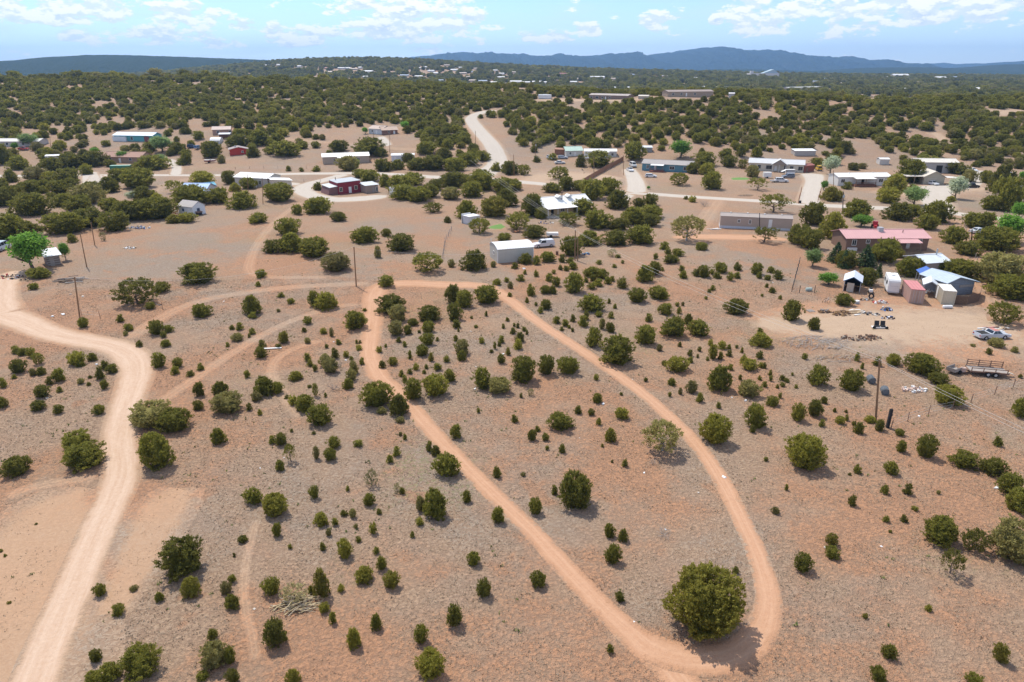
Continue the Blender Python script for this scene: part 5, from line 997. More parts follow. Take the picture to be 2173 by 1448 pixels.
# camper
def camper(label, pL, pR, Lc, H, col, stripe=None, name='camper_trailer'):
    a, Wd, rz = frame_of(pL, pR); t = thing(name, label, 'camper', (a.x, a.y, a.z), rz)
    BUILT.append((a.x + Wd / 2, a.y, Wd / 2, Lc, rz))
    prof = [(0, .55), (Lc - .9, .55), (Lc, 1.2), (Lc - .15, H - .35), (Lc - .5, H), (.35, H), (.08, H - .3)]
    b = MB().prism(prof, 0, Wd, 'x'); o = b.build('body', mat('camper_white', col, .5, .06), t)
    window(t, 'l', Lc * .25, Lc * .25 + 1.0, 1.6, 2.3, W=Lc, L=Wd, fr=DARK); window(t, 'l', Lc * .72, Lc * .72 + .8, 1.5, 2.2, W=Lc, L=Wd, fr=DARK); door(t, 'l', Lc * .48, Lc * .48 + .7, .7, 2.5, W=Lc)
    MB().box(.3, Wd - .3, .02, .05, 1.7, 1.74).build('rear_trim', STEEL, t); MB().box(.35, Wd - .35, -.02, .06, 1.95, 2.45).build('rear_panel', mat('camper_white', col), t)
    MB().box(.2, Wd - .2, -.12, .04, .42, .62).build('bumper', STEEL, t)
    MB().box(Wd * .35, Wd * .65, Lc * .5, Lc * .5 + .7, H + .005, H + .22).build('roof_unit', WHITE, t); MB().box(Wd * .4, Wd * .62, Lc * .8, Lc * .8 + .4, H + .005, H + .1).build('roof_hatch', mat('beige_plastic', (.55, .50, .42)), t)
    for x in (.02, Wd - .22):
        for y in (Lc * .42, Lc * .55):
            o = MB().tube((x, y, .36), (x + .2, y, .36), .36, n=14).build('wheel', RUBBER, t); MB().tube((x - .01, y, .36), (x + .21, y, .36), .19, n=10).build('rim', STEEL, o)
    return t
camper('white travel camper parked between the conifers and the red-roofed container', (1881, 625), (1906, 627.2), 6.0, 3.0, (.74, .73, .71))
# canopies
def canopy(label, pL, pR, D, H, rh, col, trim, name='canopy_shelter', cloth=None):
    a, L, rz = frame_of(pL, pR); t = thing(name, label, 'shelter', (a.x, a.y, a.z), rz); BUILT.append((a.x + L / 2, a.y, L / 2, D, rz))
    m = mat('canopy_%d%d%d' % tuple(int(q * 99) for q in col), col, .6, .08, 1, stripes=('y', .7)); r = MB()
    r.slab([(-.25, -.2, H - .1), (L / 2, -.2, H + rh), (L / 2, D + .2, H + rh), (-.25, D + .2, H - .1)], .05); r.slab([(L / 2, -.2, H + rh), (L + .25, -.2, H - .1), (L + .25, D + .2, H - .1), (L / 2, D + .2, H + rh)], .05)
    r.build('roof', m, t)
    for x in (0, L):
        for y in np.linspace(0, D, 3): MB().box(x - .05, x + .05, y - .05, y + .05, -.05, H).build('post', STEEL, t)
    b = MB(); b.slab([(-.25, -.23, H - .22), (L / 2, -.23, H + rh - .12), (L / 2, -.23, H + rh + .05), (-.25, -.23, H - .05)], .04); b.slab([(L / 2, -.23, H + rh - .12), (L + .25, -.23, H - .22), (L + .25, -.23, H - .05), (L / 2, -.23, H + rh + .05)], .04)
    b.build('gable_trim', trim, t)
    if cloth:
        MB().box(L * .18, L * .62, -.05, 0, 0, H * .82).build('front_tarp', mat('beige_tarp', cloth, .9, .12), t)
        MB().box(-.04, .0, .2, D, 0, H - .12).build('side_tarp', mat('white_tarp', (.60, .62, .66), .8, .1), t); MB().box(L, L + .04, .2, D, 0, H - .12).build('side_tarp', mat('white_tarp', (.60, .62, .66)), t)
        MB().box(.02, L - .02, D - .1, D - .05, 0, H - .1).build('back_tarp', DARK, t)
    return t
BLUE = mat('blue_trim_paint', (.05, .09, .19), .7, .1)
canopy('striped canopy shelter with white roof, dark blue gable edge and hanging tarp', (1789, 618), (1823, 622), 5.0, 2.2, .85, (.62, .66, .73), BLUE, cloth=(.50, .43, .35))
canopy('small white metal canopy between the two containers', (1957, 628), (1984, 631), 4.0, 2.3, .7, (.66, .69, .72), STEEL)
canopy('blue tarpaulin shelter behind the white metal canopy', (1952, 608), (1986, 610), 3.4, 2.5, .8, (.05, .13, .42), mat('blue_tarp_edge', (.05, .12, .40)), 'tarp_shelter')
# RV on the hill and camper shells
camper('white motorhome parked on the hilltop clearing', (1142, 211), (1168, 211), 2.6, 3.2, (.72, .72, .71), name='motorhome')
# ------------------------------------------------------------------ far houses of the valley
FAR = """420,152,14,w;565,137,10,w;566,141,10,w;591,140,8,w;635,143,9,w;693,147,8,r;700,156,22,t;724,147,14,w;738,147,10,w;750,149,17,t;779,155,23,w;764,146,7,w;888,147,9,w;901,145,9,w;914,153,14,w;921,158,17,w;965,151,18,w;977,146,7,w;858,163,18,g;888,165,16,w;982,158,15,t;994,166,8,t;1037,158,10,w;1051,152,9,w;1064,159,12,w;1062,167,17,w;1088,156,12,t;1128,155,9,w;1193,159,14,r;1257,166,8,w;1274,167,22,w;1343,161,10,g;1355,166,8,r;1398,166,18,r;1413,164,12,w;1024,175,18,g;1051,179,25,w;1096,177,24,w;1116,178,16,w;1140,177,20,w;1160,178,18,w;1190,176,15,t;1217,177,14,w;1002,174,14,t;935,174,12,g;775,166,10,w;948,141,12,t;932,146,8,t;1010,148,8,t;1005,155,9,g;1175,162,9,w;1300,170,12,t;1230,170,10,t
1478,168,10,w;1547,167,8,w;1559,167,8,w;1707,178,25,r;1730,176,10,g;1757,171,22,g;1779,180,16,t;1913,165,35,w;2002,169,28,w;2024,166,12,g;1997,177,10,w;2031,179,10,t;2044,177,12,r;2083,194,36,w;1917,194,28,w;1994,194,14,t;2024,195,25,t;2145,177,12,r;2162,177,8,w;2142,167,10,w;2074,166,8,w;2155,195,18,t;1950,178,12,t;2100,178,14,w;2115,170,10,w;2060,170,8,t;1860,178,12,t;1880,166,10,w;1830,172,9,t;1690,168,8,w"""
FC = {'w': ((.62, .60, .57), (.74, .73, .71), 'white-roofed'), 't': ((.46, .38, .30), (.54, .44, .35), 'tan-roofed'), 'r': ((.44, .30, .24), (.42, .17, .13), 'red-roofed'), 'g': ((.50, .50, .50), (.36, .42, .50), 'grey-blue roofed')}
for tok in FAR.replace('\n', ';').split(';'):
    a = tok.split(','); x, y, wp, k = float(a[0]), float(a[1]), float(a[2]), a[3]
    p = G(x, y); L = wp / ppm(p)
    wc, rc, wd = FC[k]; W = min(L * .7, 16); H = max(2.8, L * .13); rh = max(1.2, L * .07)
    side = 'on the far wooded slope' if x < 1450 else 'on the wooded plain below the dark hill'
    if x < 1450: side = ['high on the far wooded slope', 'midway down the far wooded slope', 'at the foot of the far wooded slope'][int(y > 150) + int(y > 165)]
    else: side = 'far out on the wooded plain' if y < 172 else 'on the near side of the wooded plain'
    wd = ('long ' if wp >= 16 else 'small ' if wp <= 9 else '') + wd
    t = thing('house', f'distant {wd} house {side}', 'house', (p.x - L / 2, p.y, p.z), rnd.uniform(-.35, .35), 'distant houses')
    MB().prism([(0, -2), (W, -2), (W, H), (W / 2, H + rh), (0, H)], 0, L, 'x').build('wall', wall_mat(wc), t)
    r = MB(); r.slab([(-.4, -.5, H), (L + .4, -.5, H), (L + .4, W / 2, H + rh + .2), (-.4, W / 2, H + rh + .2)], .3); r.slab([(-.4, W / 2, H + rh + .2), (L + .4, W / 2, H + rh + .2), (L + .4, W + .5, H), (-.4, W + .5, H)], .3); r.build('roof', roof_mat(rc), t)
    BUILT.append((p.x, p.y, L / 2 + 3, W, 0))
p = G(1622, 163); L = 62 / ppm(p)
t = thing('church', 'large pale hall with blue gable roof on the wooded plain', 'hall', (p.x - L / 2, p.y, p.z)); BUILT.append((p.x, p.y, L / 2 + 6, 40, 0))
MB().box(0, L, 0, 30, -3, 9).build('wall', wall_mat((.55, .53, .5)), t); MB().prism([(L * .45, 9.003), (L * .98, 9.003), (L * .80, 19)], 2, 28, 'y').build('roof', roof_mat((.36, .46, .50)), t); MB().box(L * .02, L * .12, 2, 10, 9.003, 15).build('tower', wall_mat((.6, .58, .55)), t)

# ------------------------------------------------------------------ vehicles
def quad_on(face, u0, u1, v0, v1, off=.012):
    a, b, c, d = [Vector(p) for p in face]
    n = (b - a).cross(d - a).normalized() * off
    f = lambda u, v: (a.lerp(b, u)).lerp(d.lerp(c, u), v) + n
    return [f(u0, v0), f(u1, v0), f(u1, v1), f(u0, v1)]
def paint(c): return mat('car_paint_%d_%d_%d' % tuple(int(q * 255) for q in c), c, .3, .06, .7, spec=.5)
def vehicle(name, label, px, py, L, ang, style, col, roofcol=None, cap=False, cat_='car', Wd=1.85, Hs=None):
    p = G(px, py); t = thing(name, label, cat_, (p.x, p.y, p.z + .005), R(ang), 'parked vehicles'); h = L / 2; hw = Wd / 2; m = paint(col)
    H = Hs or {'suv': 1.78, 'sedan': 1.45, 'pickup': 1.82, 'ute': 1.42, 'van': 2.1}[style]; belt = {'suv': 1.08, 'sedan': .95, 'pickup': 1.12, 'ute': .93, 'van': 1.2}[style]
    hood = belt - .06; rear = belt - .02
    wx = (-.31 * L, .30 * L); wr = .35 if style != 'sedan' and style != 'ute' else .32
    prof = [(-h, .42), (-h, rear - .12), (-h + .06, rear), (.18 * L, belt), (h - .35, hood - .08), (h - .05, hood - .25), (h, .55), (h - .03, .32)]
    for cx in reversed(wx):      # wheel arches along the underside
        prof += [(cx + wr * 1.2, .30), (cx + wr * .95, wr * 1.75), (cx, wr * 2.2), (cx - wr * .95, wr * 1.75), (cx - wr * 1.2, .30)]
    prof += [(-h + .05, .34)]
    bd = MB().prism(prof, -hw, hw, 'y')
    bed = style in ('pickup', 'ute')
    body = bd.build('body', m, t)
    bv = body.modifiers.new('soft_edges', 'BEVEL'); bv.width = .035; bv.segments = 2; bv.limit_method = 'ANGLE'
    if style == 'suv': cx0, cx1, tx0, tx1 = -h + .08, .22 * L, -h + .32, .07 * L
    elif style == 'van': cx0, cx1, tx0, tx1 = -h + .02, .36 * L, -h + .1, .25 * L
    elif style == 'sedan': cx0, cx1, tx0, tx1 = -.36 * L, .24 * L, -.22 * L, .06 * L
    elif style == 'ute': cx0, cx1, tx0, tx1 = -.13 * L, .23 * L, -.05 * L, .10 * L
    else: cx0, cx1, tx0, tx1 = -.10 * L, .22 * L, -.07 * L, .10 * L
    i = .07; j = .20; zb = belt - .04
    V = [(cx0, -hw + i, zb), (cx1, -hw + i, zb), (cx1, hw - i, zb), (cx0, hw - i, zb), (tx0, -hw + j, H), (tx1, -hw + j, H), (tx1, hw - j, H), (tx0, hw - j, H)]
    cb = MB().add(V, [(0, 3, 2, 1), (4, 5, 6, 7), (0, 1, 5, 4), (1, 2, 6, 5), (2, 3, 7, 6), (3, 0, 4, 7)]).build('cabin', m, t)
    if roofcol: MB().box(tx0 - .02, tx1 + .02, -hw + j - .01, hw - j + .01, H + .003, H + .03).build('roof', paint(roofcol), t)
    lf = [V[0], V[1], V[5], V[4]]; rt = [V[2], V[3], V[7], V[6]]; fr = [V[1], V[2], V[6], V[5]]; bk = [V[3], V[0], V[4], V[7]]
    ns = 3 if style in ('suv', 'van') else 2
    for face in (lf, rt):
        for k in range(ns):
            u0 = .05 + .90 * k / ns + .015; u1 = .05 + .90 * (k + 1) / ns - .015
            MB().add(quad_on(face, u0, u1, .12, .86), [(0, 1, 2, 3)]).build('side_window', GLASS, cb)
    MB().add(quad_on(fr, .06, .94, .10, .90), [(0, 1, 2, 3)]).build('windshield', GLASS, cb); MB().add(quad_on(bk, .08, .92, .18, .88), [(0, 1, 2, 3)]).build('rear_window', GLASS, cb)
    if bed: MB().box(-h + .10, cx0 - .12, -hw + .13, hw - .13, rear + .004, rear + .02).build('bed_floor', DARK, t)
    if bed:
        for sgn in (-1, 1): MB().box(-h + .05, cx0 - .02, sgn * (hw - .06) - .05, sgn * (hw - .06) + .05, rear - .02, rear + .10).build('bed_rail', m, t)
        MB().box(-h + .01, -h + .10, -hw + .02, hw - .02, rear - .02, rear + .10).build('tailgate', m, t)
    if cap:
        c2 = MB().add([(-h + .05, -hw + .04, rear), (cx0 - .03, -hw + .04, rear), (cx0 - .03, hw - .04, rear), (-h + .05, hw - .04, rear), (-h + .3, -hw + .18, H - .02), (cx0 - .03, -hw + .18, H - .02), (cx0 - .03, hw - .18, H - .02), (-h + .3, hw - .18, H - .02)], [(0, 3, 2, 1), (4, 5, 6, 7), (0, 1, 5, 4), (1, 2, 6, 5), (2, 3, 7, 6), (3, 0, 4, 7)]).build('camper_shell', m, t)
    for x in wx:
        for sgn in (-1, 1):
            o = MB().tube((x, sgn * (hw - .2), wr), (x, sgn * (hw + .01), wr), wr, n=16).build('wheel', RUBBER, t); MB().tube((x, sgn * (hw - .1), wr), (x, sgn * (hw + .025), wr), wr * .58, n=12).build('rim', STEEL, o)
    for sgn in (-1, 1):
        MB().box(h - .10, h + .012, sgn * hw * .72 - .18, sgn * hw * .72 + .18, .58, .74).build('headlight', mat('lamp_glass', (.7, .7, .7), .2, .03), t); MB().box(-h - .012, -h + .08, sgn * hw * .78 - .12, sgn * hw * .78 + .12, .6, .82).build('tail_light', mat('tail_red', (.35, .02, .02), .3, .05), t)
    MB().box(h - .02, h + .07, -hw + .06, hw - .06, .36, .52).build('bumper', STEEL, t); MB().box(-h - .07, -h + .02, -hw + .06, hw - .06, .36, .52).build('bumper', STEEL, t)
    return t
vehicle('pickup_car', 'old grey coupe utility with faded red cab roof on the sandy yard', 2103, 717, 5.3, 6, 'ute', (.48, .51, .56), (.52, .20, .15))
vehicle('pickup_truck', 'white pickup with camper shell and blue hood stripe by the metal garage', 1153, 524, 5.4, 200, 'pickup', (.66, .66, .68), cap=True, cat_='truck')
vehicle('car', 'silver hatchback on the grass before the blue house', 1381, 377, 4.6, -14, 'suv', (.60, .62, .64), Hs=1.55)
vehicle('suv', 'white boxy four-wheel drive before the beige house', 1658, 387, 5.0, -8, 'suv', (.68, .68, .68))
vehicle('suv', 'dark grey four-wheel drive beside the pop-up camper', 1672, 378, 4.9, 184, 'suv', (.16, .18, .21))
vehicle('suv', 'white wagon parked before the gable garage', 1978, 393, 4.6, -75, 'suv', (.70, .70, .70), Hs=1.6)
vehicle('pickup_truck', 'black pickup parked on the gravel court', 2061, 399, 5.4, 8, 'pickup', (.025, .022, .022), cat_='truck')
vehicle('car', 'white car up the drive behind the silver tree', 2063, 364, 4.6, -80, 'sedan', (.70, .70, .70))
vehicle('car', 'silver sedan on grass beside the bright green trees', 2077, 495, 4.8, 12, 'sedan', (.44, .47, .50))
vehicle('truck', 'white truck in the drive of the blue house', 1337, 364, 5.4, -82, 'pickup', (.68, .68, .68), cat_='truck')
vehicle('suv', 'white van parked behind the truck in the blue house drive', 1343, 354, 5.0, -80, 'van', (.66, .66, .66), cat_='van')
vehicle('car', 'white car on the pink yard above the road', 1188, 348, 4.8, 4, 'sedan', (.66, .66, .66))
vehicle('car', 'light blue car beside the green-roofed house', 1194, 337, 4.6, -6, 'suv', (.42, .48, .55), Hs=1.5)
vehicle('car', 'white car half hidden by a juniper on the pink yard', 1168, 338, 4.6, -60, 'suv', (.66, .66, .66))
vehicle('suv', 'turquoise-white truck at the left edge under junipers', 4, 531, 5.0, 95, 'van', (.52, .62, .64), cat_='truck')
vehicle('car', 'red pickup by the pale leafy trees at the left edge', 51, 319, 4.8, 0, 'pickup', (.36, .05, .045), cat_='truck')
vehicle('car', 'pale car by the leafy trees along the far drive', 393, 325, 4.6, 20, 'sedan', (.62, .62, .62))
vehicle('car', 'dark blue car among junipers above the far drive', 408, 314, 4.6, 10, 'suv', (.05, .08, .16))
vehicle('car', 'second dark car beside the blue one above the far drive', 421, 316, 4.6, 75, 'suv', (.16, .26, .42))
vehicle('car', 'white car at the right edge under trees', 2140, 373, 4.8, 70, 'sedan', (.68, .68, .68))
vehicle('car', 'red and white car at the right edge under trees', 2158, 388, 4.8, 150, 'sedan', (.40, .05, .05), (.66, .66, .66))
vehicle('car', 'white van at the right edge beside the red car', 2168, 400, 5.2, 160, 'van', (.68, .68, .68), cat_='van')
vehicle('bus', 'small yellow van beside the rust red shed', 1737, 362, 4.8, 80, 'van', (.60, .36, .02), cat_='van')
# red tractor behind pink-roofed house
p = G(1856, 487); t = thing('tractor', 'small red tractor behind the pink-roofed house', 'tractor', p, R(250))
MB().box(-.4, 1.4, -.35, .35, .6, 1.2).build('hood', paint((.40, .03, .04)), t); MB().box(-1.2, -.4, -.6, .6, .7, 2.1).build('cab', paint((.40, .03, .04)), t)
for x, r_ in ((-.8, .65), (1.0, .4)):
    for sg in (-1, 1): MB().tube((x, sg * .55, r_), (x, sg * .85, r_), r_, n=14).build('wheel', RUBBER, t)
# boat by the red house
p = G(447, 346); t = thing('motor_boat', 'white and maroon boat on a trailer in the dry field', 'boat', p, R(6))
b = MB(); sec = []
for x, w_, z0 in ((-2.6, .95, .55), (-.5, 1.05, .5), (1.4, .8, .6), (2.6, .08, 1.0)): sec.append([(x, -w_, 1.35), (x, -w_ * .8, z0 + .25), (x, 0, z0), (x, w_ * .8, z0 + .25), (x, w_, 1.35)])
vs = [p_ for s_ in sec for p_ in s_]; fs = [(5 * a + k, 5 * a + k + 1, 5 * a + 6 + k, 5 * a + 5 + k) for a in range(3) for k in range(4)] + [(0, 1, 2, 3, 4)]
b.add(vs, fs).build('hull', paint((.22, .03, .04)), t); MB().add([(x, -w_, 1.36) for x, w_ in ((-2.6, .95), (-.5, 1.05), (1.4, .8), (2.6, .08))] + [(x, w_, 1.36) for x, w_ in ((2.6, .08), (1.4, .8), (-.5, 1.05), (-2.6, .95))], [tuple(range(8))]).build('deck', WHITE, t)
MB().slab([(.2, -.7, 1.38), (.2, .7, 1.38), (-.3, .6, 1.8), (-.3, -.6, 1.8)], .03).build('windshield', GLASS, t); MB().box(-2.6, 3.2, -.06, .06, .35, .45).build('trailer_frame', STEEL, t)
for sg in (-1, 1): MB().tube((-.6, sg * .8, .33), (-.6, sg * 1.0, .33), .33, n=12).build('wheel', RUBBER, t)
# flatbed / box trailers
p = G(1627, 378); t = thing('cargo_trailer', 'small white enclosed trailer before the beige house', 'trailer', p, R(-4))
MB().box(-1.5, 1.5, -.9, .9, .45, 2.3).build('body', WHITE, t); MB().box(1.5, 2.6, -.05, .05, .4, .5).build('hitch', STEEL, t)
for sg in (-1, 1): MB().tube((0, sg * .9, .33), (0, sg * 1.05, .33), .33, n=12).build('wheel', RUBBER, t)
p = G(1676, 371); t = thing('popup_camper', 'open pop-up camper with white tent wings before the beige house', 'camper', p, R(-3))
MB().box(-1.7, 1.7, -.9, .9, .4, 1.2).build('body', WHITE, t); MB().box(-1.7, 1.7, -.9, .9, 1.95, 2.15).build('roof', WHITE, t); MB().box(-1.55, 1.55, -.8, .8, 1.2, 1.95).build('tent_wall', mat('tent_grey', (.30, .30, .31)), t)
for sg in (-1, 1): MB().slab([(sg * 1.72, -.85, 2.05), (sg * 1.72, .85, 2.05), (sg * 3.6, .85, 1.2), (sg * 3.6, -.85, 1.2)], .06).build('tent_wing', WHITE, t)
for sg in (-1, 1): MB().tube((.2, sg * .9, .33), (.2, sg * 1.02, .33), .33, n=12).build('wheel', RUBBER, t)
p = G(1642, 387); t = thing('flat_trailer', 'low flat trailer beside the white four-wheel drive', 'trailer', p, R(0)); MB().box(-1.3, 1.3, -.8, .8, .4, .52).build('deck', GREYW, t); MB().box(-1.3, 1.3, .75, .83, .52, .8).build('side_board', WHITE, t)
for sg in (-1, 1): MB().tube((0, sg * .8, .3), (0, sg * .95, .3), .3, n=12).build('wheel', RUBBER, t)
p = G(1172, 503); t = thing('truck_bed_trailer', 'white truck bed trailer beyond the pickup with camper shell', 'trailer', p, R(2))
MB().box(-1.5, 1.5, -.85, .85, .5, 1.15).build('body', WHITE, t); MB().box(-1.35, 1.35, -.7, .7, 1.153, 1.17).build('bed_cover', mat('pale_cover', (.60, .58, .55)), t)
for sg in (-1, 1): MB().tube((-.4, sg * .8, .35), (-.4, sg * 1.0, .35), .35, n=12).build('wheel', RUBBER, t)
# tandem utility trailer
p = G(2092, 794); t = thing('utility_trailer', 'long rusty tandem axle utility trailer with slatted rails', 'trailer', p, R(-13))
MB().box(-2.4, 2.4, -.95, .95, .62, .70).build('deck', GREYW, t)
for y in (-.98, .98): MB().box(-2.45, 2.45, y - .05, y + .05, .52, .72).build('frame_rail', RUST, t)
for x in (-2.3, -.8, .7, 2.2):
    MB().box(x - .05, x + .05, .92, 1.0, .723, 1.75).build('stake', RUST, t)
    MB().box(x - .05, x + .05, -1.0, -.92, .723, 1.25).build('stake', RUST, t)
for z in (1.0, 1.3, 1.6): MB().box(-2.3, 2.2, 1.003, 1.04, z - .05, z + .05).build('slat', RUST, t)
MB().box(-2.3, 2.2, -1.04, -1.003, 1.12, 1.22).build('slat', RUST, t)
MB().add([(-2.4, -.5, .6), (-2.4, .5, .6), (-3.8, .0, .6), (-2.4, -.5, .5), (-2.4, .5, .5), (-3.8, 0, .5)], [(0, 2, 1), (3, 4, 5), (0, 3, 5, 2), (2, 5, 4, 1), (0, 1, 4, 3)]).build('tongue', RUST, t)
MB().box(-3.5, -2.9, -.75, -.25, .3, .9).build('tool_box', mat('pinkish_plastic', (.50, .36, .30)), t)
MB().slab([(2.45, -.4, .6), (3.3, -.4, .35), (3.3, .1, .35), (2.45, .1, .6)], .06).build('ramp', mat('pale_board', (.50, .42, .33)), t)
for x in (-.2, .75):
    for sg in (-1, 1):
        o = MB().tube((x, sg * .98, .36), (x, sg * 1.2, .36), .36, n=16).build('wheel', RUBBER, t); MB().tube((x, sg * .97, .36), (x, sg * 1.215, .36), .2, n=10).build('rim', STEEL, o)
for sg in (-1, 1): MB().box(-.65, 1.2, sg * 1.1 - .13, sg * 1.1 + .13, .76, .80).build('fender', RUST, t)
# small cart
p = G(2024, 791); t = thing('cart', 'small grey open two-wheel cart beside the tandem trailer', 'cart', p, R(28))
MB().box(-1.0, 1.0, -.6, .6, .45, .52).build('bed', GREYW, t)
for y in (-.62, .62): MB().box(-1.0, 1.0, y - .03, y + .03, .44, .95).build('side_board', GREYW, t)
MB().box(-1.03, -.97, -.59, .59, .44, .95).build('end_board', GREYW, t); MB().box(1.0, 1.9, -.04, .04, .4, .48).build('drawbar', RUST, t)
for sg in (-1, 1): MB().tube((.1, sg * .68, .3), (.1, sg * .85, .3), .3, n=14).build('wheel', RUBBER, t)

# ------------------------------------------------------------------ poles and wires
POLE_TOP = {}
def pole(key, label, base, top, r=.14, arm=None, can=False, m=None):
    p = G(*base); h = above(top[0], top[1], p); a, b, c = pray(*top); tt = p.y / b; lean = tt * a - p.x
    t = thing('utility_pole', label, 'pole', p, 0, 'utility poles'); b_ = MB(); b_.tube((0, 0, -.3), (lean, 0, h), r, r * .75, 8); b_.build('post', m or POLEW, t)
    if arm: MB().box(lean - arm, lean + arm, -.06, .06, h - .5, h - .36).build('crossarm', POLEW, t)
    if can: MB().tube((lean + .3, -.1, h - 1.8), (lean + .3, -.1, h - .9), .26, n=10).build('transformer', STEEL, t)
    for x in ((-arm, 0, arm) if arm else (0,)): MB().tube((lean + x * .9, 0, h - .36 if arm else h), (lean + x * .9, 0, h + .05), .05).build('insulator', STEEL, t)
    POLE_TOP[key] = Vector((p.x + lean, p.y, p.z + h)); return t
pole('field', 'single brown utility pole where the red track corners', (756, 608), (751, 524))
pole('left', 'leaning brown utility pole beside the pale dirt road', (170, 682), (158, 588))
pole('right', 'tall brown utility pole with wires among shrubs, beside the black post', (1859, 892), (1867, 762))
pole('dbl', 'brown pole of the double power pole by a juniper', (1220, 553), (1221, 488)); pole('dbl2', 'shorter second pole of the double power pole', (1226, 554), (1226, 505), .12)
pole('l2', 'thin leaning pole behind the leafy tree and shack', (184, 567), (170, 496), .12); pole('l3', 'short dark pole at the foot of the junipers', (201, 521), (193, 472), .12)
pole('h1', 'thin grey pole beside the sandy patch', (558, 434), (556, 372), .11); pole('h2', 'grey pole in front of the long white-roofed house', (527, 417), (525, 370), .11)
pole('t1', 'pole standing before the beige trailer home', (1612, 489), (1612, 452), .11, m=DARK); pole('r1', 'dark pole with transformer by the road near the pink-roofed house', (1788, 455), (1790, 407), .15, can=True, m=mat('dark_pole', (.06, .045, .04)))
pole('c1', 'pole beside the road below the fenced pink yard', (1261, 392), (1260, 333), .13); pole('c2', 'pole beside the junipers at the road junction', (1091, 374), (1090, 328), .13); pole('c3', 'pole at the drive of the blue house', (1323, 373), (1323, 330), .13)
pole('c4', 'pole with lamp at the top of the pink yard', (1136, 331), (1136, 302), .12, can=True); pole('c5', 'pole beside the gravel road into the woods', (1009, 322), (1009, 278), .13); pole('n1', 'pole by the drive of the twin houses', (827, 324), (827, 285), .12); pole('n2', 'pair of grey poles below the twin houses', (793, 309), (792, 280), .12)
pole('f1', 'pole among junipers above the green container', (107, 312), (106, 290), .12); pole('f2', 'pole beside the teal and white house', (308, 308), (308, 288), .12); pole('f3', 'dark pole in the grass near the silver sedan', (2062, 515), (2063, 487), .15, m=DARK)
pole('r2', 'pole in the silver-leaved hedge', (1769, 400), (1769, 362), .12)
WIRE = mat('bare_wire', (.62, .58, .52), .6, .05)
def wire(label, a, b, sag, r=.016, n=14):
    mb = MB(); P = []
    for k in range(n + 1):
        u = k / n; q = Vector(a).lerp(Vector(b), u); q.z -= sag * 4 * u * (1 - u); P.append(q)
    for k in range(n): mb.tube(P[k], P[k + 1], r, r, 4, False)
    tag(mb.build('power_line', WIRE), label, 'power line', 'power lines')
T = POLE_TOP
far1 = G(1005, 396) + Vector((0, 0, 9.5))
end1 = Vector((95, 40, 9.0)) + Vector((T['right'].x - 95, 0, 0)) * 0
end = T['right'] + (T['right'] - T['dbl']) * .62
wire('upper power line between the double pole and the tall pole in the field', T['dbl'] + Vector((-.2, 0, .0)), T['right'] + Vector((-.2, 0, 0)), 1.0)
wire('lower power line between the double pole and the tall pole in the field', T['dbl'] + Vector((.6, 0, -.6)), T['right'] + Vector((.5, 0, -.5)), 1.4)
wire('upper power line running on past the tall pole in the field', T['right'] + Vector((-.2, 0, 0)), end + Vector((-.2, 0, 0)), .8); wire('lower power line running on past the tall pole in the field', T['right'] + Vector((.5, 0, -.5)), end + Vector((.6, 0, -.5)), 1.1)
for k, lb in enumerate(('first', 'second', 'third')): wire(f'{lb} power line from the double pole up to the road', T['dbl'] + Vector((-.5 + k * .5, 0, 0)), far1 + Vector((-1.0 + k * 1.2, 0, 0.25 * k)), .9)
wire('thin service line from the lone utility pole to the double pole', T['field'], T['dbl2'], 2.6, .015); wire('thin service line from the lone utility pole to the leaning pole', T['field'], T['left'], 3.0, .015)
wire('power line between the road pole and the junction pole', T['c1'], T['c2'], .9); wire('power line between the junction pole and the woods road pole', T['c2'], T['c5'], .9); wire('power line between the woods road pole and twin house pole', T['c5'], T['n1'], 1.0); wire('power line between the twin house poles', T['n1'], T['n2'], .3); wire('power line between the road pole and the blue house drive pole', T['c1'], T['c3'], .7)
# black post
p = G(1883, 908); t = thing('gate_post', 'short black timber post standing at the fence corner', 'post', p); MB().box(-.16, .16, -.14, .14, -.2, 2.5).build('post', mat('black_timber', (.03, .028, .027), .9, .2), t); MB().box(.16, .26, -.08, .08, 1.6, 1.85).build('bracket', RUST, t)

# ------------------------------------------------------------------ fences
def fence(label, pts, spacing, H, wires=3, m=None, r=.045, board=None, name='wire_fence'):
    g = [G(*q) for q in pts]; t = thing(name, label, 'fence', g[0]); o = g[0]
    P = []
    for a, b in zip(g[:-1], g[1:]):
        n = max(1, int((b - a).length / spacing)); P += [a.lerp(b, k / n) for k in range(n)]
    P.append(g[-1]); P = [Vector((q.x, q.y, hgt(q.x, q.y))) - o for q in P]
    if board:
        for a, b in zip(P[:-1], P[1:]):
            d = (b - a); d.z = 0; L_ = d.length; d.normalize(); n = max(1, int(L_ / board)); nn = Vector((-d.y, d.x, 0)) * .02
            for k in range(n):
                q = a.lerp(b, (k + .5) / n); w_ = L_ / n * .46; hh = H * rnd.uniform(.93, 1.03)
                MB().slab([q - d * w_ - nn, q + d * w_ - nn, q + d * w_ - nn + Vector((0, 0, hh)), q - d * w_ - nn + Vector((0, 0, hh))], .03).build('board', m, t)
    else:
        me = MB().tube((0, 0, -.1), (0, 0, H), r, r, 6).mesh('post', m or RUST)
        for q in P:
            c = link('post', me, t); c.location = q; c.rotation_euler = (rnd.uniform(-.04, .04), rnd.uniform(-.04, .04), rnd.random())
        for k in range(wires):
            b = MB(); z = H * (k + 1) / (wires + .4)
            for a, c in zip(P[:-1], P[1:]): b.tube(a + Vector((0, 0, z)), c + Vector((0, 0, z)), .008, .008, 3, False)
            b.build('wire', STEEL, t)
    return t
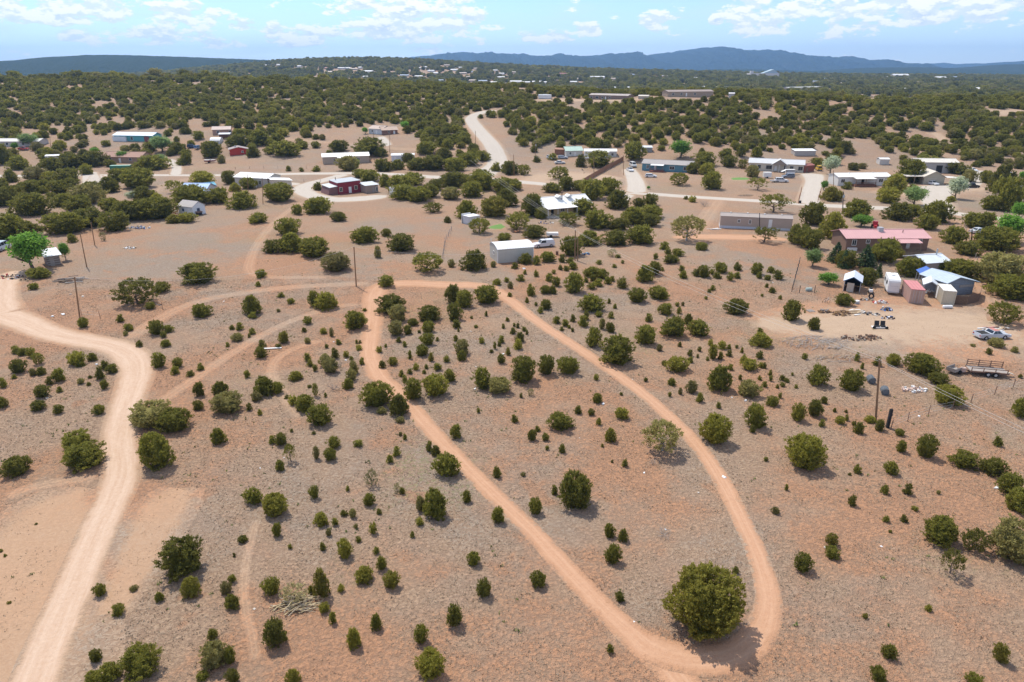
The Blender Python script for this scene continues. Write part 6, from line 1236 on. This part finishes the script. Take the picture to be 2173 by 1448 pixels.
fence('dark weathered board fence curving beside the cream container', [(2022, 647), (2050, 648), (2076, 640), (2079, 626)], 3, 1.7, m=mat('dark_boards', (.13, .085, .06), .95, .3, 4), board=.24, name='board_fence')
fence('coyote fence of brown stakes below the pink yard', [(1238, 391), (1262, 376), (1285, 362), (1300, 354), (1322, 342)], 6, 2.1, m=mat('red_stakes', (.28, .15, .09), .95, .3, 4), board=.55, name='stake_fence')
fence('wire corner fence of dark posts at the compound edge', [(1696, 560), (1688, 590), (1680, 620), (1696, 622), (1728, 622)], 2.6, 1.5, 4, DARK, .06)
fence('wire fence crossing right of the black post', [(1890, 912), (1926, 895), (1970, 880), (2020, 870)], 4, 1.3, 3)
fence('wire fence posts right of the cream yard', [(2060, 855), (2110, 838), (2150, 822), (2185, 810)], 5, 1.3, 3)
fence('wire fence along the gravel road across from the tan house', [(500, 360), (560, 359), (620, 359), (680, 358)], 5, 1.2, 3, WOOD, .07)
fence('wire fence of grey posts along the road beside the red drive', [(560, 386), (610, 386), (680, 387)], 6, 1.2, 3, WOOD, .06)
fence('old fence of grey posts in the open field', [(958, 490), (945, 515), (940, 548)], 3.2, 1.3, 2, GREYW, .08)
fence('wire fence posts by the leaning pole', [(174, 672), (213, 676), (290, 640), (345, 655)], 7, 1.3, 2)
fence('wire fence along the lane by the silver sedan', [(2040, 466), (2052, 500), (2062, 535), (2072, 560)], 3.5, 1.4, 3, GREYW, .06)
fence('short pipe gate fence beside the wide drive', [(1694, 433), (1700, 408)], 3.5, 1.9, 2, mat('rust_post', (.30, .13, .06)), .09)
fence('pipe fence on the right of the wide drive', [(1735, 430), (1741, 410)], 3.5, 1.9, 2, mat('rust_post', (.30, .13, .06)), .09)
fence('thin fence line beside the gravel turnout', [(215, 385), (245, 383)], 2, 1.3, 3, GREYW, .05)

# ------------------------------------------------------------------ yard clutter
def pile(name, label, px, py, rad, n, cols, kind='mixed', h=.35, cat_='debris', squash=.6):
    p = G(px, py); t = thing(name, label, cat_, p)
    for k in range(n):
        a = rnd.random() * 6.28; q = rad * math.sqrt(rnd.random()); x = q * math.cos(a); y = q * math.sin(a) * squash; z = h * (1 - q / rad) * rnd.random()
        m = cols[k % len(cols)]
        if kind == 'logs':
            th = rnd.uniform(-.5, .5); l = rnd.uniform(.35, .55); r_ = rnd.uniform(.09, .16); z = h * (1 - (q / rad) ** 2) * rnd.uniform(.5, 1)
            d = Vector((math.cos(th), math.sin(th), rnd.uniform(-.2, .2))) * l / 2; MB().tube(Vector((x, y, z + r_)) - d, Vector((x, y, z + r_)) + d, r_, r_ * .95, 7).build('log', m, t)
        elif kind == 'planks':
            th = rnd.uniform(-.5, .5) + .25; l = rnd.uniform(.9, 2.6); d = Vector((math.cos(th), math.sin(th), rnd.uniform(-.06, .06))) * l / 2; s_ = Vector((-math.sin(th), math.cos(th), 0)) * rnd.uniform(.06, .14); c = Vector((x, y, z + .06))
            MB().slab([c - d - s_, c + d - s_, c + d + s_, c - d + s_], .09).build('plank', m, t)
        elif kind == 'branches':
            th = rnd.uniform(-.9, .9) + .5; l = rnd.uniform(.8, 2.4); d = Vector((math.cos(th), math.sin(th), rnd.uniform(-.12, .2))) * l / 2; c = Vector((x, y, z + .12)); MB().tube(c - d, c + d * .3 + Vector((0, 0, .05)), .035, .025, 4, False).tube(c + d * .3 + Vector((0, 0, .05)), c + d, .025, .01, 4, False).build('branch', m, t)
        else:
            sx_, sy_, sz_ = rnd.uniform(.12, .5), rnd.uniform(.12, .4), rnd.uniform(.08, .38); b = MB(); v = []
            for zz in (0, sz_):
                for (u, w_) in ((-1, -1), (1, -1), (1, 1), (-1, 1)): v.append((u * sx_ / 2 * rnd.uniform(.7, 1.1), w_ * sy_ / 2 * rnd.uniform(.7, 1.1), zz * rnd.uniform(.8, 1.1)))
            o = b.add(v, [(0, 3, 2, 1), (4, 5, 6, 7), (0, 1, 5, 4), (1, 2, 6, 5), (2, 3, 7, 6), (3, 0, 4, 7)]).build('scrap_piece', m, t); o.location = (x, y, z); o.rotation_euler = (rnd.uniform(-.3, .3), rnd.uniform(-.3, .3), rnd.random() * 6)
    return t
W_, BL, BK, TN, RD = WHITE, mat('blue_plastic', (.06, .13, .34), .6), mat('black_plastic', (.03, .03, .032), .7), mat('tan_board', (.46, .34, .22), .9, .2), mat('red_plastic', (.38, .05, .04), .6)
CUT = mat('cut_log', (.36, .22, .11), .9, .3, 4); BRK = mat('brown_log', (.16, .10, .07), .95, .3, 4); BRANCH = mat('grey_branch', (.36, .32, .29), .95, .2)
pile('firewood_heap', 'heap of split firewood in the sandy yard', 1786, 668, 1.7, 46, [CUT, BRK, CUT], 'logs', .7, 'firewood')
pile('firewood_rack', 'firewood stacked on a low trailer beside the heap', 1748, 664, 1.2, 22, [BRK, GREYW, CUT], 'logs', .6, 'firewood', .35)
pile('junk_row', 'row of white, blue and dark junk bags in the sandy yard', 1880, 658, 1.3, 26, [W_, BL, BK, GREYW], 'mixed', .6)
pile('junk_row', 'heap of dark and white junk at the end of the junk row', 1884, 676, 1.1, 20, [BK, W_, BL, RUST], 'mixed', .5)
pile('junk_row', 'white and red junk above the junk row', 1868, 644, 1.3, 20, [W_, RD, W_, GREYW], 'mixed', .5)
pile('junk_row', 'scrap metal and boards left of the camper', 1840, 638, 1.4, 22, [GREYW, STEEL, BK, TN], 'mixed', .4)
pile('plank_stack', 'pale planks laid in a row beside the firewood heap', 1820, 664, 1.2, 14, [TN, W_, TN], 'planks', .2, 'planks', 1.4)
pile('scrap_heap', 'scattered grey stones and bits within the junk ring', 1848, 668, 1.5, 18, [GREYW, CONCR, BK], 'mixed', .15)
pile('dirt_clods', 'low mound of broken red soil and bark in the yard', 1830, 719, 3.4, 70, [mat('red_clod', (.30, .17, .11), .95, .3, 4), BRK, mat('grey_clod', (.30, .25, .21), .95, .3, 4)], 'mixed', .5, 'mound', .35)
pile('brush_pile', 'wide pile of grey cut branches at the yard edge', 1735, 728, 5.2, 150, [BRANCH, DEADW], 'branches', .6, 'brush pile', .55)
pile('brush_pile', 'second low pile of grey branches and planks below the first', 1780, 762, 3.6, 60, [BRANCH, TN], 'branches', .3, 'brush pile', .4)
pile('brush_pile', 'straw-coloured brush heap between shrubs', 634, 1284, 1.6, 70, [mat('straw_stem', (.50, .40, .24), .95, .2), mat('straw_stem', (.50, .40, .24)), mat('pale_twig', (.42, .35, .26), .95, .2)], 'branches', .8, 'brush pile', .6)
pile('wood_pile', 'pile of old dark planks beside the left pole', 149, 596, 2.3, 40, [GREYW, WOOD, mat('dark_plank', (.10, .07, .06)), GREYW], 'planks', 1.2, 'planks', .9)
pile('junk_heap', 'dark heap of junk at the left edge by the spur road', 22, 590, 2.4, 44, [BK, BRK, TN, W_, RD], 'mixed', .9, 'debris', .7)
pile('junk_heap', 'small dark heap right of the junk at the left edge', 52, 596, 1.0, 12, [BK, TN], 'mixed', .5)
pile('rubbish_heap', 'white and blue rubbish heap below the junipers', 293, 485, 3.2, 70, [W_, BL, W_, TN, GREYW], 'mixed', .7, 'rubbish', .5)
pile('rubbish_patch', 'scatter of white rubbish in the open field', 276, 527, 1.6, 26, [W_, W_, TN], 'mixed', .2, 'rubbish')
pile('rubbish_patch', 'clutter of white and red junk left of the white shed', 372, 452, 2.6, 44, [W_, BK, RD, TN], 'mixed', .7, 'rubbish', .6)
pile('scrap_heap', 'pale boards and scrap behind the grey coupe utility', 2110, 699, 2.0, 26, [TN, W_, mat('pink_board', (.50, .30, .24)), BRK], 'planks', .5, 'debris', .4)
pile('brick_pile', 'low scatter of orange bricks beneath a juniper by the lawn', 1100, 494, 1.4, 24, [mat('orange_brick', (.45, .20, .10)), BRK], 'mixed', .4, 'bricks', .4)
pile('lumber_stack', 'white boards on the ground beside the beige trailer home', 1520, 487, 1.5, 10, [W_], 'planks', .2, 'planks', .3)
pile('rubble_patch', 'pink rubble strewn below the wire rolls', 1938, 828, 1.6, 34, [mat('pink_rubble', (.55, .40, .33)), W_], 'mixed', .08, 'rubble')
pile('brush_pile', 'low brown brush row beside the road', 1585, 416, 3.0, 40, [mat('brown_brush', (.30, .22, .12)), BRANCH], 'branches', .5, 'brush pile', .3)
pile('rubbish_patch', 'junk and timber under the blue tarpaulin shelter', 1968, 622, 1.6, 22, [TN, W_, BRK], 'mixed', .9, 'rubbish', .6)
pile('fence_scrap', 'orange timber scraps behind the board fence', 2047, 632, 1.6, 16, [mat('orange_scrap', (.40, .20, .11)), TN], 'planks', .3, 'debris', .4)
def drum(name, label, px, py, r, l, ang, m, cat_='tank'):
    p = G(px, py); t = thing(name, label, cat_, p, R(ang))
    b = MB(); b.tube((-l / 2, 0, r), (l / 2, 0, r), r, r, 14); b.tube((-l / 2, 0, r), (-l / 2 - r * .4, 0, r), r, r * .55, 14); b.tube((l / 2, 0, r), (l / 2 + r * .4, 0, r), r, r * .55, 14); b.sm = False; b.build('shell', m, t)
    for x in (-l * .3, l * .3): MB().box(x - .05, x + .05, -r * .8, r * .8, 0, r * .4).build('foot', RUST, t)
drum('fuel_tank', 'white fuel drum lying before the cream container', 2010, 655, .32, 1.5, 0, WHITE)
drum('propane_tank', 'white propane tank before the long white mobile home', 1246, 338, .6, 4.2, 0, WHITE)
drum('water_tank', 'pale green tank standing by the wire corner fence', 1716, 618, .36, 1.0, 5, mat('green_tank', (.36, .44, .40)))
def roll(label, px, py, ang):
    p = G(px, py); t = thing('wire_roll', label, 'wire roll', p, R(ang)); b = MB(); n = 18; m = mat('grey_wire', (.20, .22, .24), .7, .2)
    for k in range(8):
        x = -.5 + k / 7
        for j in range(n):
            a0, a1 = 6.283 * j / n, 6.283 * (j + 1) / n; b.tube((x, .48 * math.cos(a0), .5 + .48 * math.sin(a0)), (x, .48 * math.cos(a1), .5 + .48 * math.sin(a1)), .03, .03, 4, False)
    for j in range(n):
        a0 = 6.283 * j / n; b.tube((-.5, .48 * math.cos(a0), .5 + .48 * math.sin(a0)), (.5, .48 * math.cos(a0), .5 + .48 * math.sin(a0)), .022, .022, 4, False)
    b.build('mesh_coil', m, t); MB().tube((-.52, 0, .5), (.52, 0, .5), .36, .36, 12).build('core', mat('grey_core', (.14, .155, .17)), t)
roll('roll of grey fence wire left of the tall pole', 1847, 812, 82); roll('roll of grey fence wire right of the tall pole', 1876, 836, 70)
# cart with two black seats, tyre, pallet, motorcycle-like mower
p = G(1866, 697); t = thing('seat_frame', 'white frame carrying two black car seats in the yard', 'seat', p, R(-6))
MB().box(-1.25, 1.25, -.35, .35, .12, .3).build('frame', WHITE, t)
for x in (-.45, .5): MB().box(x - .36, x + .36, -.2, .3, .3, .55).build('seat', BK, t); MB().slab([(x - .36, .25, .5), (x + .36, .25, .5), (x + .36, .45, 1.2), (x - .36, .45, 1.2)], .14).build('seat_back', BK, t)
for x in (-1.0, 1.0): MB().tube((x, -.45, .25), (x, -.32, .25), .25, n=12).build('wheel', RUBBER, t)
p = G(1848, 634); b = MB()
for j in range(18):
    a0, a1 = 6.283 * j / 18, 6.283 * (j + 1) / 18; b.tube((.42 * math.cos(a0), .1 * math.sin(a0), .5 + .42 * math.sin(a0)), (.42 * math.cos(a1), .1 * math.sin(a1), .5 + .42 * math.sin(a1)), .14, .14, 7, False)
o = b.build('tyre', RUBBER); o.location = p; tag(o, 'large black tyre propped up among the yard scrap', 'tyre')
p = G(1720, 661); t = thing('pallet', 'grey timber pallet leaning near the firewood', 'pallet', p, R(10))
for k in range(6): MB().box(-.6, .6, -.55 + k * .2, -.42 + k * .2, .12, .15).build('slat', GREYW, t)
for x in (-.5, 0, .5): MB().box(x - .05, x + .05, -.55, .6, 0, .118).build('bearer', GREYW, t)
p = G(1847, 622); t = thing('mower', 'white and black garden mower beside the canopy shelter', 'mower', p, R(250)); MB().box(-.5, .5, -.3, .3, .3, .75).build('body', WHITE, t); MB().box(-.45, -.1, -.25, .25, .75, 1.05).build('seat', BK, t)
for x in (-.35, .4):
    for sg in (-1, 1): MB().tube((x, sg * .3, .22), (x, sg * .45, .22), .22, n=12).build('wheel', RUBBER, t)
p = G(1817, 645); t = thing('cooler_box', 'white cooler box near the junk row', 'box', p, R(20)); MB().box(-.45, .45, -.3, .3, 0, .45).build('body', mat('grey_box', (.40, .40, .40)), t); MB().box(-.47, .47, -.32, .32, .453, .62).build('lid', WHITE, t)
p = G(1753, 643); t = thing('bicycle', 'grey bicycle lying on its stand in the yard', 'bicycle', p, R(15))
for x in (-.5, .5):
    b = MB()
    for j in range(14): a0, a1 = 6.283 * j / 14, 6.283 * (j + 1) / 14; b.tube((x + .33 * math.cos(a0), 0, .33 + .33 * math.sin(a0)), (x + .33 * math.cos(a1), 0, .33 + .33 * math.sin(a1)), .025, .025, 4, False)
    b.build('wheel', RUBBER, t)
MB().tube((-.5, 0, .33), (0, 0, .3), .025).tube((0, 0, .3), (.38, 0, .85), .025).tube((-.15, 0, .85), (.38, 0, .85), .025).tube((-.15, 0, .85), (0, 0, .3), .025).tube((-.5, 0, .33), (-.15, 0, .85), .02).tube((.5, 0, .33), (.36, 0, .98), .025).build('frame', STEEL, t); MB().box(-.28, -.02, -.07, .07, .86, .92).build('saddle', BK, t); MB().tube((.36, -.28, .98), (.36, .28, .98), .02).build('handlebar', STEEL, t)
p = G(1303, 530); 
# gate posts of blue tarp scrap beside double pole
pile('rubbish_patch', 'blue and white scrap beside the double power pole', 1243, 540, 1.0, 12, [BL, W_, mat('light_blue_plastic', (.12, .36, .55))], 'mixed', .7, 'rubbish')
pile('scrap_heap', 'grill, table and black bits in the yard below the cream house', 1158, 474, 2.4, 16, [BK, GREYW, BL, W_], 'mixed', .6, 'debris', .5)
o = MB().box(-.3, .3, -.3, .3, 0, .9).build('barrel', RUST); o.location = G(1182, 541); tag(o, 'rusty brown burn barrel right of the pickup with camper shell', 'barrel')
o = MB().slab([(-1.6, -.18, .12), (1.6, -.18, .12), (1.6, .18, .12), (-1.6, .18, .12)], .05).build('board', WHITE); o.location = G(575, 741); o.rotation_euler = (0, 0, .12); tag(o, 'long white board lying in the field between two junipers', 'board')
o = MB().box(-.32, .32, -.3, .3, 0, .9).build('trash_bin', BK); o.location = G(1697, 432); tag(o, 'black wheeled trash bin at the wide drive', 'bin')
# bits of white litter and pale rocks
LIT = [(540, 1293, .25), (1367, 1004, .3), (1536, 1014, .5), (1482, 1046, .25), (1412, 1124, .25), (2115, 1036, .6), (1752, 1162, .35), (1280, 858, .45), (1068, 752, .45), (1010, 779, .3), (734, 765, .35), (708, 726, .3), (1342, 806, .3), (1553, 844, .25), (1582, 851, .5), (999, 704, .35), (1008, 826, .4), (205, 774, .45), (100, 846, .4), (1112, 571, .8), (302, 610, .4), (150, 625, .5), (134, 668, .7), (112, 672, .6), (176, 630, .6), (1640, 600, .3), (552, 994, .2), (603, 972, .25), (475, 640, .3), (1950, 884, .4), (2020, 862, .5), (905, 720, .3), (1146, 620, .4), (1230, 930, .2), (1345, 1320, .2), (1870, 1160, .25)]
LM = [mat('litter_white', (.70, .70, .70), .7, .08), mat('pale_rock', (.52, .46, .40), .9, .15)]
for k, (x, y, s_) in enumerate(LIT):
    p = G(x, y); b = MB(); r2 = random.Random(k); v = []
    for zz in (0, .35):
        for (u, w_) in ((-1, -1), (1, -1), (1, 1), (-1, 1)): v.append((u * s_ * .5 * r2.uniform(.5, 1.1), w_ * s_ * .35 * r2.uniform(.5, 1.1), zz * s_ * r2.uniform(.5, 1)))
    o = b.add(v, [(0, 3, 2, 1), (4, 5, 6, 7), (0, 1, 5, 4), (1, 2, 6, 5), (2, 3, 7, 6), (3, 0, 4, 7)]).build('litter_scrap', LM[0 if k % 3 else 1]); o.location = (p.x, p.y, p.z - .02); o.rotation_euler = (0, 0, r2.random() * 6)
    d, nm = min(((p - q).length, n) for n, q in MARKP)
    tag(o, f'{"white" if k % 3 else "pale grey"} scrap of litter on the ground near {nm}', 'litter', 'litter on the ground')
# ------------------------------------------------------------------ the woods: one mass of thousands of trees
def gn_scatter(name, label, pts, scl, rot, idx, protos):
    n = len(pts); me = bpy.data.meshes.new(name)
    me.vertices.add(n); me.vertices.foreach_set('co', np.asarray(pts, np.float32).ravel())
    a = me.attributes.new('scl', 'FLOAT_VECTOR', 'POINT'); a.data.foreach_set('vector', np.asarray(scl, np.float32).ravel())
    a = me.attributes.new('rot', 'FLOAT', 'POINT'); a.data.foreach_set('value', np.asarray(rot, np.float32))
    a = me.attributes.new('pick', 'INT', 'POINT'); a.data.foreach_set('value', np.asarray(idx, np.int32))
    me.update()
    o = link(name, me); tag(o, label, kind='stuff')
    g = bpy.data.node_groups.new(name + '_scatter', 'GeometryNodeTree'); g.interface.new_socket('Geometry', in_out='INPUT', socket_type='NodeSocketGeometry'); g.interface.new_socket('Geometry', in_out='OUTPUT', socket_type='NodeSocketGeometry')
    N = g.nodes; Lk = g.links; gi = N.new('NodeGroupInput'); go = N.new('NodeGroupOutput')
    j = N.new('GeometryNodeJoinGeometry')
    for pr in reversed(protos):
        oi = N.new('GeometryNodeObjectInfo'); oi.transform_space = 'ORIGINAL'; oi.inputs['Object'].default_value = pr; oi.inputs['As Instance'].default_value = True; Lk.new(oi.outputs['Geometry'], j.inputs[0])
    ip = N.new('GeometryNodeInstanceOnPoints'); ip.inputs['Pick Instance'].default_value = True
    def na(nm, ty):
        q = N.new('GeometryNodeInputNamedAttribute'); q.data_type = ty; q.inputs['Name'].default_value = nm
        return [s for s in q.outputs if s.enabled and s.name == 'Attribute'][0]
    Lk.new(gi.outputs[0], ip.inputs['Points']); Lk.new(j.outputs[0], ip.inputs['Instance'])
    Lk.new(na('pick', 'INT'), ip.inputs['Instance Index']); Lk.new(na('scl', 'FLOAT_VECTOR'), ip.inputs['Scale'])
    cx = N.new('ShaderNodeCombineXYZ'); Lk.new(na('rot', 'FLOAT'), cx.inputs[2])
    try:
        er = N.new('FunctionNodeEulerToRotation'); Lk.new(cx.outputs[0], er.inputs[0]); Lk.new(er.outputs[0], ip.inputs['Rotation'])
    except Exception: Lk.new(cx.outputs[0], ip.inputs['Rotation'])
    Lk.new(ip.outputs[0], go.inputs[0])
    md = o.modifiers.new('scatter', 'NODES'); md.node_group = g
    return o
rs = np.random.RandomState(5)
LINE_ALL = [(l, 5.0) for k in ('gravel_road',) for l in LINES[k]] + [(l, 3.5) for l in LINES['driveway']]
VB = [(-400, 296), (0, 296), (150, 284), (230, 274), (350, 272), (430, 262), (500, 266), (540, 285), (640, 290), (760, 276), (800, 262), (860, 268), (885, 300), (930, 318), (985, 312), (1010, 296), (1030, 248), (1060, 246), (1080, 285), (1110, 303), (1200, 302), (1300, 306), (1400, 292), (1450, 288), (1500, 302), (1570, 318), (1650, 316), (1750, 322), (1850, 326), (1950, 326), (2050, 332), (2110, 338), (2173, 345), (2600, 345)]
OPENP = [(1158, 212, 24, 9), (1200, 213, 30, 5), (1290, 214, 46, 7), (1390, 209, 30, 5), (1460, 210, 50, 7), (1850, 211, 70, 6), (1920, 212, 22, 7), (2130, 240, 50, 8), (1990, 285, 12, 28), (420, 262, 22, 9), (1040, 290, 12, 28), (60, 280, 26, 6), (300, 283, 46, 7), (1710, 262, 22, 5), (1610, 258, 20, 4), (1240, 268, 10, 6), (30, 215, 20, 7), (250, 262, 50, 5), (880, 205, 12, 4), (720, 285, 60, 12)]
def vis_noise(x, y, sc, seed):
    r = np.random.RandomState(seed); tab = r.rand(256, 256); fx = x * sc; fy = y * sc; i = np.floor(fx).astype(int); j = np.floor(fy).astype(int); u = sstep(fx - i); v = sstep(fy - j)
    g = lambda a, b: tab[a % 256, b % 256]
    return (g(i, j) * (1 - u) + g(i + 1, j) * u) * (1 - v) + (g(i, j + 1) * (1 - u) + g(i + 1, j + 1) * u) * v
def woods(y0, y1, cell, sizes, name, label, protos, thin):
    ys = np.arange(y0, y1, cell); P = []
    for yy in ys:
        xs = np.arange(-(yy * .86 + 40), yy * .86 + 40, cell); P.append(np.stack([xs, np.full(len(xs), yy)], 1))
    P = np.concatenate(P); P += rs.uniform(-.48, .48, P.shape) * cell
    z = height(P[:, 0], P[:, 1]); px, py, d = proj(P[:, 0], P[:, 1], z)
    keep = py < np.interp(px, [a for a, b in VB], [b for a, b in VB]) + 5 + np.minimum(14, rs.normal(size=len(px)) * 7)
    for (a, b, c, d_) in ((-100, 440, 280, 352), (880, 1010, 300, 345), (1060, 1180, 300, 328), (1470, 1600, 296, 330), (1730, 2300, 322, 362), (440, 700, 285, 330), (1180, 1420, 300, 322), (-100, 330, 350, 420)):
        keep |= (px > a) & (px < b) & (py > c) & (py < d_) & (rs.rand(len(px)) < .30)
    for (a, b, w_, h_) in OPENP: keep &= ((px - a) / w_) ** 2 + ((py - b) / h_) ** 2 > 1
    n1 = vis_noise(P[:, 0], P[:, 1], 1 / 34., 3) * .6 + vis_noise(P[:, 0], P[:, 1], 1 / 13., 4) * .4
    keep &= n1 > thin + rs.rand(len(P)) * .16
    for (l, dd) in LINE_ALL:
        bb = (P[:, 0] > l[:, 0].min() - 9) & (P[:, 0] < l[:, 0].max() + 9) & (P[:, 1] > l[:, 1].min() - 9) & (P[:, 1] < l[:, 1].max() + 9) & keep
        k = np.where(bb)[0]
        if len(k):
            dm = np.min(np.hypot(P[k, None, 0] - l[None, ::2, 0], P[k, None, 1] - l[None, ::2, 1]), 1); keep[k[dm < dd + 1.5]] = False
    for (bx, by, hl, W, rz) in BUILT:
        c, s = math.cos(rz), math.sin(rz); u = (P[:, 0] - bx) * c + (P[:, 1] - by) * s; v = -(P[:, 0] - bx) * s + (P[:, 1] - by) * c
        far = by > 700
        keep &= ~((np.abs(u) < hl + (8 if far else 2.5)) & (v > (-60 if far else -15 if by > 380 else -11)) & (v < W + 3))
    pl = np.array(PLANTS); pl = pl[pl[:, 1] > y0 - 20]
    if len(pl):
        for (a, b, w_) in pl: keep &= np.hypot(P[:, 0] - a, P[:, 1] - b) > w_ * .5 + 1.2
    P = P[keep]; n = len(P); z = height(P[:, 0], P[:, 1])
    wd = rs.uniform(sizes[0], sizes[1], n) * (.8 + .4 * rs.rand(n)); hh = wd * rs.uniform(.58, .85, n)
    print(name, n)
    return gn_scatter(name, label, np.stack([P[:, 0], P[:, 1], z - .1], 1), np.stack([wd, wd, hh], 1), rs.rand(n) * 6.28, rs.choice(len(protos), n, p=np.array([q[1] for q in protos]) / sum(q[1] for q in protos)), [q[0] for q in protos])
def first(lst): return [PROTO_CROWN[m.name] for m in lst if m.name in PROTO_CROWN]
pr = [(o, 1.0) for o in first(JUN)] + [(o, .35) for o in first(YEL)] + [(o, .30) for o in first(GRY)]
woods(215, 690, 5.6, (3.0, 5.2), 'juniper_woods', 'dense juniper woods covering the rise behind the houses', pr, .20)
woods(690, 2650, 15.0, (7, 12), 'far_juniper_woods', 'far dark woods of the valley and slopes', pr, .20)
# ------------------------------------------------------------------ dead grass tufts and green weeds over the near field
def tufts(name, label, n, rect, cols, hts, wid, m, mask=None, blades=5):
    x = rs.uniform(rect[0], rect[1], n); y = rs.uniform(rect[2], rect[3], n)
    ok = np.abs(x) < y * .82 + 12
    nz = vis_noise(x + 500, y, 1 / 6., 8) * .55 + vis_noise(x + 500, y, 1 / 1.7, 9) * .45
    ok &= nz > mask
    for k in ('dirt_road', 'dirt_track', 'gravel_road', 'driveway'):
        for l in LINES[k]:
            wdt = {'dirt_road': 2.6, 'dirt_track': 1.15, 'gravel_road': 3.4, 'driveway': 2.6}[k]
            ii = np.where(ok & (x > l[:, 0].min() - 4) & (x < l[:, 0].max() + 4) & (y > l[:, 1].min() - 4) & (y < l[:, 1].max() + 4))[0]
            for c in range(0, len(ii), 4000):
                q = ii[c:c + 4000]; dm = np.min((x[q, None] - l[None, :, 0]) ** 2 + (y[q, None] - l[None, :, 1]) ** 2, 1); ok[q[dm < wdt * wdt]] = False
    x = x[ok]; y = y[ok]; n = len(x); z = height(x, y)
    N = n * blades; b = np.repeat(np.arange(n), blades); th = rs.rand(N) * 6.283; h = rs.uniform(hts[0], hts[1], n)[b] * rs.uniform(.6, 1.1, N); ln = rs.uniform(.3, 1.1, N) * h
    c = np.stack([x, y, z], 1)[b]; c[:, :2] += rs.normal(size=(N, 2)) * wid * .5
    s = np.stack([-np.sin(th), np.cos(th), np.zeros(N)], 1) * (wid * rs.uniform(.25, .5, N))[:, None]
    tip = c + np.stack([np.cos(th) * ln, np.sin(th) * ln, h], 1)
    V = np.stack([c - s, c + s, tip], 1).reshape(-1, 3).astype(np.float32)
    me = bpy.data.meshes.new(name); me.vertices.add(len(V)); me.vertices.foreach_set('co', V.ravel()); me.loops.add(len(V)); me.loops.foreach_set('vertex_index', np.arange(len(V), dtype=np.int32)); me.polygons.add(N); me.polygons.foreach_set('loop_start', np.arange(0, len(V), 3, dtype=np.int32)); me.update(calc_edges=True)
    at = me.attributes.new('tone', 'FLOAT', 'FACE'); at.data.foreach_set('value', np.clip(rs.rand(n)[b] * .6 + rs.rand(N) * .4, 0, 1).astype(np.float32))
    me.materials.append(m); tag(link(name, me), label, kind='stuff')
def tone_mat(name, c1, c2):
    m, t, b = base_mat(name); at = t.new('ShaderNodeAttribute'); at.attribute_name = 'tone'; t.link(t.mix(at.outputs['Fac'], (*c1, 1), (*c2, 1)), b.inputs['Base Color']); b.inputs['Roughness'].default_value = .95; b.inputs['Specular IOR Level'].default_value = .05; return m
tufts('dead_grass', 'short dead grass tufts over the dry field', 170000, (-95, 95, 33, 135), None, (.04, .12), .10, tone_mat('dead_grass', (.22, .16, .11), (.44, .35, .25)), .40, 3)
tufts('green_weeds', 'sparse small green weeds on bare soil', 2600, (-60, 60, 40, 150), None, (.10, .28), .13, tone_mat('green_weeds', (.10, .13, .035), (.24, .26, .09)), .60, 7)
